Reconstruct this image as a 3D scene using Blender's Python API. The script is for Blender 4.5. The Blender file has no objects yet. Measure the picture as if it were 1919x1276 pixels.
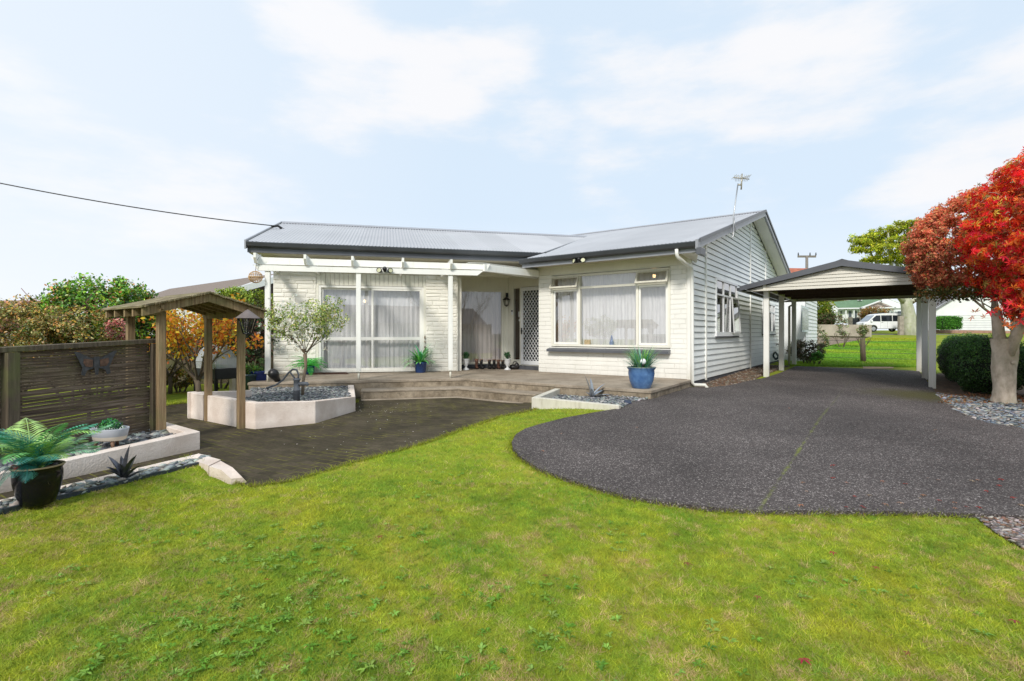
import bpy, math, random
import numpy as np
from mathutils import Vector, Matrix
from mathutils.geometry import delaunay_2d_cdt
random.seed(7); RNG = np.random.default_rng(7)
R = math.radians
scene = bpy.context.scene
COL = scene.collection
# ---------------------------------------------------------------- survey: the lens of the photograph, used to turn measured points into metres
F, CX, CY, E = 965.0, 959.5, 626.0, 0.90      # E = eye height above the terrace (z = 0)
def frame(o, xd):
    x = Vector((xd[0], xd[1], 0)).normalized(); y = Vector((-x.y, x.x, 0))
    return Matrix(((x.x, y.x, 0, o[0]), (x.y, y.y, 0, o[1]), (0, 0, 1, o[2] if len(o) > 2 else 0), (0, 0, 0, 1)))
FR = frame((3.51, 10.23), (.8115, -.5845))    # gabled wing: x along its front, y into the house
FL = frame((-1.33, 12.5), (.972, .235))       # long wing
I4 = Matrix.Identity(4)
def sstep(a, b, t):
    t = min(1, max(0, (t - a) / (b - a))); return t * t * (3 - 2 * t)
CURB = [(-4.75, 0.0), (-3.10, 4.93), (-2.72, 4.66), (-2.25, 4.36)]
def segd(x, y, a, b):
    ax, ay = a; bx, by = b; dx, dy = bx - ax, by - ay
    t = min(1, max(0, ((x - ax) * dx + (y - ay) * dy) / (dx * dx + dy * dy)))
    return math.hypot(x - ax - t * dx, y - ay - t * dy)
RAISED = [(-4.75, 0), (-3.10, 4.93), (-2.72, 4.66), (-2.25, 4.36), (-1.0, 4.0), (0, 0)]
def inpoly(x, y, P):
    c = False; n = len(P); j = n - 1
    for i in range(n):
        xi, yi = P[i]; xj, yj = P[j]
        if (yi > y) != (yj > y) and x < (xj - xi) * (y - yi) / (yj - yi) + xi: c = not c
        j = i
    return c
def inpoly_np(X, Y, P):
    c = np.zeros(len(X), bool); n = len(P); j = n - 1
    for i in range(n):
        xi, yi = P[i]; xj, yj = P[j]
        if yi != yj:
            m = ((yi > Y) != (yj > Y)) & (X < (xj - xi) * (Y - yi) / (yj - yi) + xi); c ^= m
        j = i
    return c
def H(x, y):
    left = -.33 + .016 * (min(y, 10) - 10)
    rx = (x - 3.51) * .8115 - (y - 10.23) * .5845; s = (x - 3.51) * .5845 + (y - 10.23) * .8115
    dr = -.17 - .03 * min(5, max(0, rx)) + .012 * min(12, max(0, s)) + .035 * min(0, s + 2.43)
    w = sstep(-2.6, -.2, rx)
    z = left * (1 - w) + dr * w
    if x < -2.0 and y < 5.0 and inpoly(x, y, RAISED):
        dd = min(segd(x, y, CURB[0], CURB[1]), segd(x, y, CURB[1], CURB[2]))
        z += .13 * sstep(0, .75, segd(x, y, RAISED[3], RAISED[4])) * sstep(0, .9, segd(x, y, RAISED[4], RAISED[5])) * (1 - sstep(.15, 1.3, dd)) * (1 - .9 * sstep(-2.85, -2.2, x) * sstep(3.8, 4.4, y))
    if y > 15:
        z = z * (1 - sstep(15, 18, y)) + (-.14) * sstep(15, 18, y)
        z += .02 * max(0, min(y, 52) - 17) + .62 * sstep(50, 60, y) + .01 * max(0, min(y, 120) - 60)
    return z
def gp(px, py, dz=0.0):
    z = -.35
    for _ in range(25):
        d = (E - z) * F / (py - CY); x = (px - CX) / F * d; z = .5 * z + .5 * (H(x, d) + dz)
    return (x, d, z)
def gxy(px, py): return gp(px, py)[:2]
def at(px, py, d): return Vector(((px - CX) / F * d, d, E + (CY - py) * d / F))
def pl(fr, px, py, s=0.0):           # point seen at (px, py) on the wall plane y = s of a frame -> (x, z) in that frame
    inv = fr.inverted(); o = inv @ Vector((0, 0, E)); p = inv @ Vector(((px - CX) / F, 1, E + (CY - py) / F)); d = p - o
    t = (s - o.y) / d.y; q = o + d * t; return q.x, q.z
def plx(fr, px, py, x0=0.0):         # same on the plane x = x0 -> (y, z)
    inv = fr.inverted(); o = inv @ Vector((0, 0, E)); p = inv @ Vector(((px - CX) / F, 1, E + (CY - py) / F)); d = p - o
    t = (x0 - o.x) / d.x; q = o + d * t; return q.y, q.z
# ---------------------------------------------------------------- objects
W = {}
def thing(name, label, cat, M=None, loc=None, rz=0, group=None, kind=None):
    o = bpy.data.objects.new(name, None); COL.objects.link(o); o.empty_display_size = .2
    if M is None: M = Matrix.Translation(Vector(loc or (0, 0, 0))) @ Matrix.Rotation(rz, 4, 'Z')
    o.matrix_basis = M; W[o.name] = M.copy(); tag(o, label, cat, group, kind); return o
def tag(o, label=None, cat=None, group=None, kind=None):
    if label: o['label'] = label
    if cat: o['category'] = cat
    if group: o['group'] = group
    if kind: o['kind'] = kind
    return o
def link(name, me, m, parent=None, M=None):
    o = bpy.data.objects.new(name, me); COL.objects.link(o)
    if m is not None: me.materials.append(m)
    if parent is not None:
        o.parent = parent; PW = W[parent.name]
        Mw = M if M is not None else PW
        o.matrix_basis = PW.inverted() @ Mw; W[o.name] = Mw.copy()
    else:
        Mw = M if M is not None else I4
        o.matrix_basis = Mw; W[o.name] = Mw.copy()
    return o
class MB:
    def __init__(s): s.v = []; s.f = []; s.sm = []
    def add(s, vs, fs, smooth=False):
        n = len(s.v); s.v += [tuple(p) for p in vs]; s.f += [tuple(i + n for i in f) for f in fs]; s.sm += [smooth] * len(fs); return s
    def box(s, x0, x1, y0, y1, z0, z1):
        return s.add([(x0, y0, z0), (x1, y0, z0), (x1, y1, z0), (x0, y1, z0), (x0, y0, z1), (x1, y0, z1), (x1, y1, z1), (x0, y1, z1)],
                     [(0, 3, 2, 1), (4, 5, 6, 7), (0, 1, 5, 4), (1, 2, 6, 5), (2, 3, 7, 6), (3, 0, 4, 7)])
    def bar(s, a, b, w, h, up=(0, 0, 1)):          # rectangular bar from a to b, w across, h along up
        a = Vector(a); b = Vector(b); d = (b - a).normalized(); u = Vector(up); sd = d.cross(u).normalized(); u = sd.cross(d).normalized()
        vs = []
        for p in (a, b):
            for i, j in ((-1, -1), (1, -1), (1, 1), (-1, 1)): vs.append(p + sd * (w / 2 * i) + u * (h / 2 * j))
        return s.add(vs, [(0, 3, 2, 1), (4, 5, 6, 7), (0, 1, 5, 4), (1, 2, 6, 5), (2, 3, 7, 6), (3, 0, 4, 7)])
    def tube(s, pts, rad, n=8, cap=True):
        pts = [Vector(p) for p in pts]
        if not hasattr(rad, '__len__'): rad = [rad] * len(pts)
        rings = []; up = Vector((0, 0, 1)); prev = None
        for i, p in enumerate(pts):
            d = (pts[min(i + 1, len(pts) - 1)] - pts[max(i - 1, 0)])
            if d.length < 1e-9: d = Vector((0, 0, 1))
            d.normalize()
            if prev is None: prev = d.orthogonal().normalized()
            a = (prev - d * prev.dot(d)); a = a.normalized() if a.length > 1e-6 else d.orthogonal().normalized(); prev = a
            b = d.cross(a)
            rings.append([p + (a * math.cos(2 * math.pi * k / n) + b * math.sin(2 * math.pi * k / n)) * rad[i] for k in range(n)])
        vs = [v for r in rings for v in r]; fs = []
        for i in range(len(rings) - 1):
            for k in range(n): fs.append((i * n + k, i * n + (k + 1) % n, (i + 1) * n + (k + 1) % n, (i + 1) * n + k))
        if cap: fs.append(tuple(range(n - 1, -1, -1))); fs.append(tuple((len(rings) - 1) * n + k for k in range(n)))
        return s.add(vs, fs, True)
    def lathe(s, prof, n=28, c=(0, 0, 0), wob=0):
        vs = []; fs = []
        for r, z in prof:
            for k in range(n):
                a = 2 * math.pi * k / n; vs.append((c[0] + r * math.cos(a), c[1] + r * math.sin(a), c[2] + z))
        for i in range(len(prof) - 1):
            for k in range(n): fs.append((i * n + k, i * n + (k + 1) % n, (i + 1) * n + (k + 1) % n, (i + 1) * n + k))
        return s.add(vs, fs, True)
    def disc(s, c, r, n=28):
        return s.add([(c[0] + r * math.cos(2 * math.pi * k / n), c[1] + r * math.sin(2 * math.pi * k / n), c[2]) for k in range(n)], [tuple(range(n))])
    def sphere(s, c, r, n=14, m=8, sc=(1, 1, 1)):
        pr = []
        vs = []; fs = []
        for i in range(m + 1):
            t = math.pi * i / m
            for k in range(n):
                a = 2 * math.pi * k / n
                vs.append((c[0] + r * sc[0] * math.sin(t) * math.cos(a), c[1] + r * sc[1] * math.sin(t) * math.sin(a), c[2] - r * sc[2] * math.cos(t)))
        for i in range(m):
            for k in range(n): fs.append((i * n + k, i * n + (k + 1) % n, (i + 1) * n + (k + 1) % n, (i + 1) * n + k))
        return s.add(vs, fs, True)
    def prism(s, poly, z0, z1):                     # polygon in xy, extruded in z
        n = len(poly); vs = [(x, y, z0) for x, y in poly] + [(x, y, z1) for x, y in poly]
        return s.add(vs, [tuple(range(n - 1, -1, -1)), tuple(range(n, 2 * n))] + [(i, (i + 1) % n, n + (i + 1) % n, n + i) for i in range(n)])
    def xprism(s, poly, x0, x1):                    # polygon in yz, extruded in x
        n = len(poly); vs = [(x0, y, z) for y, z in poly] + [(x1, y, z) for y, z in poly]
        return s.add(vs, [tuple(range(n)), tuple(range(2 * n - 1, n - 1, -1))] + [(i, n + i, n + (i + 1) % n, (i + 1) % n) for i in range(n)])
    def yprism(s, poly, y0, y1):                    # polygon in xz, extruded in y
        n = len(poly); vs = [(x, y0, z) for x, z in poly] + [(x, y1, z) for x, z in poly]
        return s.add(vs, [tuple(range(n)), tuple(range(2 * n - 1, n - 1, -1))] + [(i, n + i, n + (i + 1) % n, (i + 1) % n) for i in range(n)])
    def build(s, name, m, parent=None, M=None, bevel=0):
        me = bpy.data.meshes.new(name); me.from_pydata(s.v, [], s.f); me.polygons.foreach_set('use_smooth', s.sm); me.update()
        import bmesh
        bm = bmesh.new(); bm.from_mesh(me); bmesh.ops.recalc_face_normals(bm, faces=bm.faces)
        if bevel: bmesh.ops.bevel(bm, geom=list(bm.edges), offset=bevel, segments=1, affect='EDGES')
        bm.to_mesh(me); bm.free()
        return link(name, me, m, parent, M)
def nmesh(name, V, Fc, m, parent=None, M=None, col=None, smooth=False):
    V = np.asarray(V, np.float32); Fc = np.asarray(Fc, np.int32); me = bpy.data.meshes.new(name); nf, k = Fc.shape
    me.vertices.add(len(V)); me.vertices.foreach_set('co', V.ravel()); me.loops.add(nf * k); me.loops.foreach_set('vertex_index', Fc.ravel())
    me.polygons.add(nf); me.polygons.foreach_set('loop_start', np.arange(0, nf * k, k, dtype=np.int32))
    me.polygons.foreach_set('use_smooth', np.full(nf, smooth)); me.update(calc_edges=True)
    if col is not None:
        a = me.attributes.new('Col', 'FLOAT_COLOR', 'FACE'); c = np.ones((nf, 4), np.float32); c[:, :3] = col; a.data.foreach_set('color', c.ravel())
    return link(name, me, m, parent, M)
# ---------------------------------------------------------------- materials
def sr(r, g, b):       # colour seen in a picture 0..255 -> linear
    f = lambda c: ((c / 255) / 12.92) if c / 255 <= .04045 else (((c / 255) + .055) / 1.055) ** 2.4
    return (f(r), f(g), f(b))
def newmat(name):
    m = bpy.data.materials.new(name); m.use_nodes = True; nt = m.node_tree; b = nt.nodes['Principled BSDF']; return m, nt, b
def N(nt, t, **kw):
    n = nt.nodes.new(t)
    for k, v in kw.items():
        if hasattr(n, k): setattr(n, k, v)
        else: n.inputs[k].default_value = v
    return n
def ramp(nt, fac, stops, interp='LINEAR'):
    r = nt.nodes.new('ShaderNodeValToRGB'); r.color_ramp.interpolation = interp; e = r.color_ramp.elements
    while len(e) > 1: e.remove(e[0])
    e[0].position = stops[0][0]; e[0].color = (*stops[0][1], 1) if len(stops[0][1]) == 3 else stops[0][1]
    for p, c in stops[1:]:
        q = e.new(p); q.color = (*c, 1) if len(c) == 3 else c
    nt.links.new(fac, r.inputs[0]); return r.outputs[0]
def mixc(nt, f, a, b, mode='MIX'):
    n = nt.nodes.new('ShaderNodeMix'); n.data_type = 'RGBA'; n.blend_type = mode
    for s, v in ((0, f), (6, a), (7, b)):
        if isinstance(v, bpy.types.NodeSocket): nt.links.new(v, n.inputs[s])
        elif isinstance(v, (int, float)): n.inputs[s].default_value = v
        else: n.inputs[s].default_value = (*v, 1)
    return n.outputs[2]
def g3(v): return (v, v, v)
def coords(nt, scale=(1, 1, 1), rot=(0, 0, 0), kind='Object'):
    tc = nt.nodes.new('ShaderNodeTexCoord'); mp = nt.nodes.new('ShaderNodeMapping'); mp.inputs['Scale'].default_value = scale; mp.inputs['Rotation'].default_value = rot
    nt.links.new(tc.outputs[kind], mp.inputs[0]); return mp.outputs[0]
def noise(nt, vec, scale, detail=4, rough=.55, out=0):
    n = nt.nodes.new('ShaderNodeTexNoise'); n.inputs['Scale'].default_value = scale; n.inputs['Detail'].default_value = detail; n.inputs['Roughness'].default_value = rough
    nt.links.new(vec, n.inputs['Vector']); return n.outputs[out]
def bumpn(nt, b, h, strength=.3, dist=.01):
    n = nt.nodes.new('ShaderNodeBump'); n.inputs['Strength'].default_value = strength; n.inputs['Distance'].default_value = dist
    nt.links.new(h, n.inputs['Height']); nt.links.new(n.outputs[0], b.inputs['Normal']); return n
def mat(name, c, rough=.6, var=.15, scale=4, c2=None, dirt=None, dscale=1.5, bump=.0, bscale=40, bdist=.004, metal=0, spec=.5, stretch=(1, 1, 1), damt=.5):
    m, nt, b = newmat(name); v = coords(nt, stretch); n = noise(nt, v, scale, 6)
    a = tuple(x * (1 - var) for x in c); bb = c2 if c2 else tuple(min(1, x * (1 + var)) for x in c)
    col = ramp(nt, n, [(.3, a), (.7, bb)])
    if dirt:
        n2 = noise(nt, v, dscale, 8, .65); f = ramp(nt, n2, [(.48, (0, 0, 0)), (.72, (damt,) * 3)]); col = mixc(nt, f, col, dirt)
    nt.links.new(col, b.inputs['Base Color']); b.inputs['Roughness'].default_value = rough; b.inputs['Metallic'].default_value = metal
    b.inputs['Specular IOR Level'].default_value = spec
    if bump: bumpn(nt, b, noise(nt, v, bscale, 6, .6), bump, bdist)
    return m
def leafmat(name, tr=.25, rough=.5, spec=.3):
    m, nt, b = newmat(name); at_ = nt.nodes.new('ShaderNodeAttribute'); at_.attribute_name = 'Col'
    nt.links.new(at_.outputs['Color'], b.inputs['Base Color']); b.inputs['Roughness'].default_value = rough; b.inputs['Specular IOR Level'].default_value = spec
    t = nt.nodes.new('ShaderNodeBsdfTranslucent'); nt.links.new(at_.outputs['Color'], t.inputs[0])
    mx = nt.nodes.new('ShaderNodeMixShader'); mx.inputs[0].default_value = tr
    nt.links.new(b.outputs[0], mx.inputs[1]); nt.links.new(t.outputs[0], mx.inputs[2]); nt.links.new(mx.outputs[0], nt.nodes['Material Output'].inputs[0]); return m
LEAF = leafmat('leaf', .38); LEAFG = leafmat('glossy_leaf', .15, .35, .5); GRASSM = leafmat('grass_blade', .3, .6, .15)
cream = sr(232, 226, 212)
def paintmat(name, c, grime=(.30, .27, .2), amt=.45, rough=.45):
    m, nt, b = newmat(name); v = coords(nt); vs = coords(nt, (3, 3, .5)); n = noise(nt, v, 1.3, 5); n2 = noise(nt, vs, 5, 8, .7)
    col = ramp(nt, n, [(.3, tuple(x * .93 for x in c)), (.7, tuple(min(1, x * 1.04) for x in c))])
    f = ramp(nt, n2, [(.55, (0, 0, 0)), (.8, g3(amt))]); col = mixc(nt, f, col, grime)
    tcz = N(nt, 'ShaderNodeTexCoord'); sz = N(nt, 'ShaderNodeSeparateXYZ'); nt.links.new(tcz.outputs['Object'], sz.inputs[0]); mz = N(nt, 'ShaderNodeMapRange'); nt.links.new(sz.outputs[2], mz.inputs[0]); mz.inputs[1].default_value = -.1; mz.inputs[2].default_value = .35; mz.inputs[3].default_value = .8; mz.inputs[4].default_value = 0.0; mq = N(nt, 'ShaderNodeMath', operation='MULTIPLY'); nt.links.new(mz.outputs[0], mq.inputs[0]); nt.links.new(n2, mq.inputs[1]); col = mixc(nt, mq.outputs[0], col, tuple(x * .8 for x in grime))
    nt.links.new(col, b.inputs['Base Color']); b.inputs['Roughness'].default_value = rough
    bumpn(nt, b, noise(nt, v, 60, 4), .12, .002); return m
M = {}
M['brickL'] = paintmat('painted_brick', (.85, .825, .745), (.5, .48, .40), .4)
M['brickR'] = paintmat('painted_block', (.86, .845, .79), (.55, .52, .45), .25)
M['cream'] = paintmat('cream_paint', (.82, .80, .70), (.46, .42, .32), .3)
M['white'] = paintmat('white_paint', (.86, .855, .81), (.5, .46, .33), .3)
M['pure'] = paintmat('clean_white_paint', (.82, .83, .84), (.5, .5, .48), .15)
M['board'] = paintmat('weatherboard_paint', (.84, .865, .84), (.6, .61, .56), .25)
M['beige'] = paintmat('shaded_eave_beige', (.62, .58, .47), (.25, .22, .15), .5)  # beige-brown of the shaded eave is put into the paint colour
M['grey'] = mat('grey_trim_paint', (.10, .105, .12), .4, .12, 3)
M['dgrey'] = mat('dark_gutter_paint', (.055, .06, .068), .35, .15, 3)
M['lgrey'] = mat('light_grey_fascia', (.30, .31, .34), .4, .08, 3)
M['base'] = mat('dark_foundation_paint', (.06, .063, .072), .7, .3, 5)
M['dark'] = mat('dark_interior', (.03, .028, .026), .8, .3, 3)
M['room'] = mat('room_wall', (.65, .60, .52), .8, .2, 2)
M['black'] = mat('black_plastic', (.012, .012, .013), .4, .3, 8)
M['steel'] = mat('galvanised_steel', (.42, .43, .44), .38, .15, 12, metal=.8)
M['rope'] = mat('rattan', (.40, .25, .12), .8, .3, 30)
def corrugate_mat():
    m, nt, b = newmat('roofing_iron'); v = coords(nt); n = noise(nt, v, .8, 5); n2 = noise(nt, v, 14, 6, .7)
    col = ramp(nt, n, [(.3, (.40, .405, .425)), (.7, (.47, .475, .495))]); f = ramp(nt, n2, [(.6, (0, 0, 0)), (.8, g3(.35))]); col = mixc(nt, f, col, (.30, .30, .31))
    sx_ = N(nt, 'ShaderNodeSeparateXYZ'); nt.links.new(v, sx_.inputs[0]); dv = N(nt, 'ShaderNodeMath', operation='DIVIDE'); nt.links.new(sx_.outputs[0], dv.inputs[0]); dv.inputs[1].default_value = .76; fl_ = N(nt, 'ShaderNodeMath', operation='FLOOR'); nt.links.new(dv.outputs[0], fl_.inputs[0]); wn_ = N(nt, 'ShaderNodeTexWhiteNoise', noise_dimensions='1D'); nt.links.new(fl_.outputs[0], wn_.inputs['W']); col = mixc(nt, 1, col, ramp(nt, wn_.outputs['Value'], [(0, g3(.88)), (1, g3(1.04))]), 'MULTIPLY')
    nt.links.new(col, b.inputs['Base Color']); b.inputs['Roughness'].default_value = .45; return m
M['roof'] = corrugate_mat(); M['cream2'] = paintmat('darker_cream_paint', (.60, .575, .50), (.36, .33, .26), .35)  # second cream in a darker tone, for the carport gables
def concrete_mat(name, c1, c2, dark, amt=.8, sc=1.2):
    m, nt, b = newmat(name); v = coords(nt); n = noise(nt, v, sc, 8, .65); n2 = noise(nt, v, 25, 6, .7); n3 = noise(nt, v, sc * 2.3, 9, .7)
    col = ramp(nt, n, [(.32, c1), (.66, c2)]); f = ramp(nt, n3, [(.45, (0, 0, 0)), (.75, g3(amt))]); col = mixc(nt, f, col, dark)
    col = mixc(nt, .35, col, ramp(nt, n2, [(.35, g3(.25)), (.65, g3(.9))]), 'MULTIPLY')
    nt.links.new(col, b.inputs['Base Color']); b.inputs['Roughness'].default_value = .9; b.inputs['Specular IOR Level'].default_value = .2; bumpn(nt, b, n2, .3, .004); return m
M['conc'] = concrete_mat('weathered_concrete', (.30, .245, .185), (.47, .395, .31), (.17, .14, .10), .7)
M['riser'] = concrete_mat('stained_concrete', (.24, .19, .13), (.42, .35, .26), (.08, .06, .04), .9, 2.5)
def stucco():
    m, nt, b = newmat('rough_white_stucco'); v = coords(nt); n = noise(nt, v, 2.2, 8, .65); n2 = noise(nt, v, 55, 6, .65); vo = N(nt, 'ShaderNodeTexVoronoi', Scale=60.0); nt.links.new(v, vo.inputs['Vector'])
    col = ramp(nt, n, [(.35, (.64, .53, .45)), (.65, (.86, .76, .68))]); f = ramp(nt, n2, [(.6, (0, 0, 0)), (.78, g3(.55))]); col = mixc(nt, f, col, (.40, .33, .27))
    tc = N(nt, 'ShaderNodeTexCoord'); sx = N(nt, 'ShaderNodeSeparateXYZ'); nt.links.new(tc.outputs['Object'], sx.inputs[0])
    mr = N(nt, 'ShaderNodeMapRange'); nt.links.new(sx.outputs[2], mr.inputs[0]); mr.inputs[1].default_value = -.42; mr.inputs[2].default_value = -.28; mr.inputs[3].default_value = .7; mr.inputs[4].default_value = 0.0
    mm = N(nt, 'ShaderNodeMath', operation='MULTIPLY'); nt.links.new(mr.outputs[0], mm.inputs[0]); nt.links.new(n, mm.inputs[1]); col = mixc(nt, mm.outputs[0], col, (.16, .13, .08))
    nt.links.new(col, b.inputs['Base Color']); b.inputs['Roughness'].default_value = .85
    ad = N(nt, 'ShaderNodeMath', operation='ADD'); nt.links.new(n2, ad.inputs[0]); nt.links.new(vo.outputs['Distance'], ad.inputs[1]); bumpn(nt, b, ad.outputs[0], .45, .006); return m
M['stucco'] = stucco()
def wood(name, c1, c2, c3, moss=None, mamt=.6, stretch=(30, 30, 1.5)):
    m, nt, b = newmat(name); v = coords(nt, stretch); v1 = coords(nt); n = noise(nt, v, 1.5, 8, .65); n2 = noise(nt, v1, 3, 6)
    col = ramp(nt, n, [(.3, c1), (.5, c2), (.7, c3)])
    if moss: col = mixc(nt, ramp(nt, n2, [(.5, (0, 0, 0)), (.66, g3(mamt))]), col, moss)
    nt.links.new(col, b.inputs['Base Color']); b.inputs['Roughness'].default_value = .85; bumpn(nt, b, n, .4, .004); return m
M['post'] = wood('weathered_timber', (.12, .075, .04), (.26, .175, .09), (.38, .285, .165), (.15, .145, .05))
M['postdark'] = wood('old_dark_timber', (.05, .04, .025), (.10, .075, .05), (.16, .13, .09), (.12, .13, .04))
M['slat'] = wood('blackened_slats', (.03, .02, .013), (.11, .075, .05), (.27, .205, .155), (.16, .15, .06), .3, (2.2, 1.2, 34))
M['batten'] = wood('mossy_batten', (.07, .05, .025), (.17, .135, .07), (.34, .29, .18), (.17, .17, .06), .6, (2, 2, 30))
def glass(name, refl=1.0, tint=(1, 1, 1)):
    m, nt, b = newmat(name); lw = N(nt, 'ShaderNodeLayerWeight', Blend=.5); pw = N(nt, 'ShaderNodeMath', operation='POWER'); nt.links.new(lw.outputs['Facing'], pw.inputs[0]); pw.inputs[1].default_value = 3.0; fr = N(nt, 'ShaderNodeMath', operation='MULTIPLY_ADD'); nt.links.new(pw.outputs[0], fr.inputs[0]); fr.inputs[1].default_value = .55; fr.inputs[2].default_value = .12; gl = N(nt, 'ShaderNodeBsdfGlossy', Roughness=.015); tr = N(nt, 'ShaderNodeBsdfTransparent'); tr.inputs[0].default_value = (*tint, 1)
    mu = N(nt, 'ShaderNodeMath', operation='MULTIPLY'); nt.links.new(fr.outputs[0], mu.inputs[0]); mu.inputs[1].default_value = refl
    mx = N(nt, 'ShaderNodeMixShader'); nt.links.new(mu.outputs[0], mx.inputs[0]); nt.links.new(tr.outputs[0], mx.inputs[1]); nt.links.new(gl.outputs[0], mx.inputs[2]); nt.links.new(mx.outputs[0], nt.nodes['Material Output'].inputs[0])
    return m
M['glass'] = glass('window_glass', 1.8); M['film'] = glass('clear_plastic', 2.0, (.6, .63, .64)); M['glassdoor'] = glass('entry_glass', 1.5, (.95, .95, .95))
def sheer(name, c, tr):
    m, nt, b = newmat(name); v = coords(nt, (1, 1, .12)); n = noise(nt, v, 26, 4); col = ramp(nt, n, [(.3, tuple(x * .8 for x in c)), (.7, c)])
    nt.links.new(col, b.inputs['Base Color']); b.inputs['Roughness'].default_value = .9
    t = N(nt, 'ShaderNodeBsdfTransparent'); mx = N(nt, 'ShaderNodeMixShader'); mx.inputs[0].default_value = tr
    nt.links.new(b.outputs[0], mx.inputs[1]); nt.links.new(t.outputs[0], mx.inputs[2]); nt.links.new(mx.outputs[0], nt.nodes['Material Output'].inputs[0]); return m
M['curtain'] = sheer('sheer_curtain', (.95, .95, .96), .12); M['rosecurtain'] = sheer('rose_sheer_curtain', (.80, .72, .69), .15)  # rose-tinted sheer for the entry window
def lampmat(name, c, s):
    m, nt, b = newmat(name); b.inputs['Emission Color'].default_value = (*c, 1); b.inputs['Emission Strength'].default_value = s; return m
M['bulb'] = lampmat('lit_bulb', (1, .62, .3), 16)
def drive_mat():
    m, nt, b = newmat('exposed_aggregate'); v = coords(nt); vo = N(nt, 'ShaderNodeTexVoronoi', Scale=110.0); nt.links.new(v, vo.inputs['Vector'])
    vo2 = N(nt, 'ShaderNodeTexVoronoi', Scale=230.0); nt.links.new(v, vo2.inputs['Vector'])
    sp = N(nt, 'ShaderNodeSeparateColor'); nt.links.new(vo.outputs['Color'], sp.inputs[0]); sp2 = N(nt, 'ShaderNodeSeparateColor'); nt.links.new(vo2.outputs['Color'], sp2.inputs[0])
    col = ramp(nt, sp.outputs[0], [(0, (.042, .033, .031)), (.5, (.084, .068, .063)), (.76, (.138, .115, .106)), (.9, (.27, .235, .22)), (1, (.62, .56, .52))])
    col = mixc(nt, .4, col, ramp(nt, sp2.outputs[1], [(0, (.027, .022, .022)), (.8, (.115, .097, .092)), (1, (.40, .37, .36))]))
    ed = ramp(nt, vo.outputs['Distance'], [(.0, g3(1)), (.75, g3(.45))]); col = mixc(nt, .7, col, ed, 'MULTIPLY')
    n = noise(nt, v, .55, 8, .65); col = mixc(nt, .9, col, ramp(nt, n, [(.3, g3(.62)), (.5, g3(1.0)), (.7, g3(1.45))]), 'MULTIPLY')
    # mossy green joint and mossy patch beside the hedge
    tc = N(nt, 'ShaderNodeTexCoord'); n4 = noise(nt, v, 6, 8, .7)
    a = Vector(gp(1422, 966)); c = Vector(gp(1560, 760)); d = (c - a); d.z = 0; L = d.length; d.normalize(); nrm = Vector((-d.y, d.x, 0))
    dp = N(nt, 'ShaderNodeVectorMath', operation='DOT_PRODUCT'); nt.links.new(tc.outputs['Object'], dp.inputs[0]); dp.inputs[1].default_value = nrm
    sb = N(nt, 'ShaderNodeMath', operation='SUBTRACT'); nt.links.new(dp.outputs['Value'], sb.inputs[0]); sb.inputs[1].default_value = nrm.dot(a)
    ab = N(nt, 'ShaderNodeMath', operation='ABSOLUTE'); nt.links.new(sb.outputs[0], ab.inputs[0])
    nm = N(nt, 'ShaderNodeMath', operation='MULTIPLY_ADD'); nt.links.new(n4, nm.inputs[0]); nm.inputs[1].default_value = .09; nt.links.new(ab.outputs[0], nm.inputs[2])
    f = mixc(nt, 1, ramp(nt, nm.outputs[0], [(.038, g3(.85)), (.066, g3(0))]), ramp(nt, noise(nt, v, 2.3, 7, .75), [(.42, g3(.08)), (.56, g3(1))]), 'MULTIPLY')
    sy = N(nt, 'ShaderNodeSeparateXYZ'); nt.links.new(tc.outputs['Object'], sy.inputs[0]); my = N(nt, 'ShaderNodeMapRange'); nt.links.new(sy.outputs[1], my.inputs[0]); my.inputs[1].default_value = 5.0; my.inputs[2].default_value = 9.5; my.inputs[3].default_value = 1.0; my.inputs[4].default_value = .12
    f = mixc(nt, 1, f, my.outputs[0], 'MULTIPLY')
    col = mixc(nt, f, col, mixc(nt, n4, (.09, .11, .012), (.26, .30, .03)))
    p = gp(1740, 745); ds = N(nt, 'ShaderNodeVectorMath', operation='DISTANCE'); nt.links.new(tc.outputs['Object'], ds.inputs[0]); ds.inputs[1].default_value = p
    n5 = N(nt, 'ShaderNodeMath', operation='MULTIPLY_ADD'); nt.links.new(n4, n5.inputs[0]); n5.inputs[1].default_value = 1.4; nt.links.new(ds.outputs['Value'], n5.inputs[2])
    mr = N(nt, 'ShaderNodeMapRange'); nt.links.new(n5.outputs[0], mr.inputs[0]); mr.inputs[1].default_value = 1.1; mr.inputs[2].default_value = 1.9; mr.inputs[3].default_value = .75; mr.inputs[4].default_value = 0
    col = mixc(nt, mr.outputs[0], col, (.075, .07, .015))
    nt.links.new(col, b.inputs['Base Color']); b.inputs['Roughness'].default_value = .8; b.inputs['Specular IOR Level'].default_value = .25; bumpn(nt, b, vo.outputs['Distance'], .7, .006).invert = True
    return m
M['drive'] = drive_mat()
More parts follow.
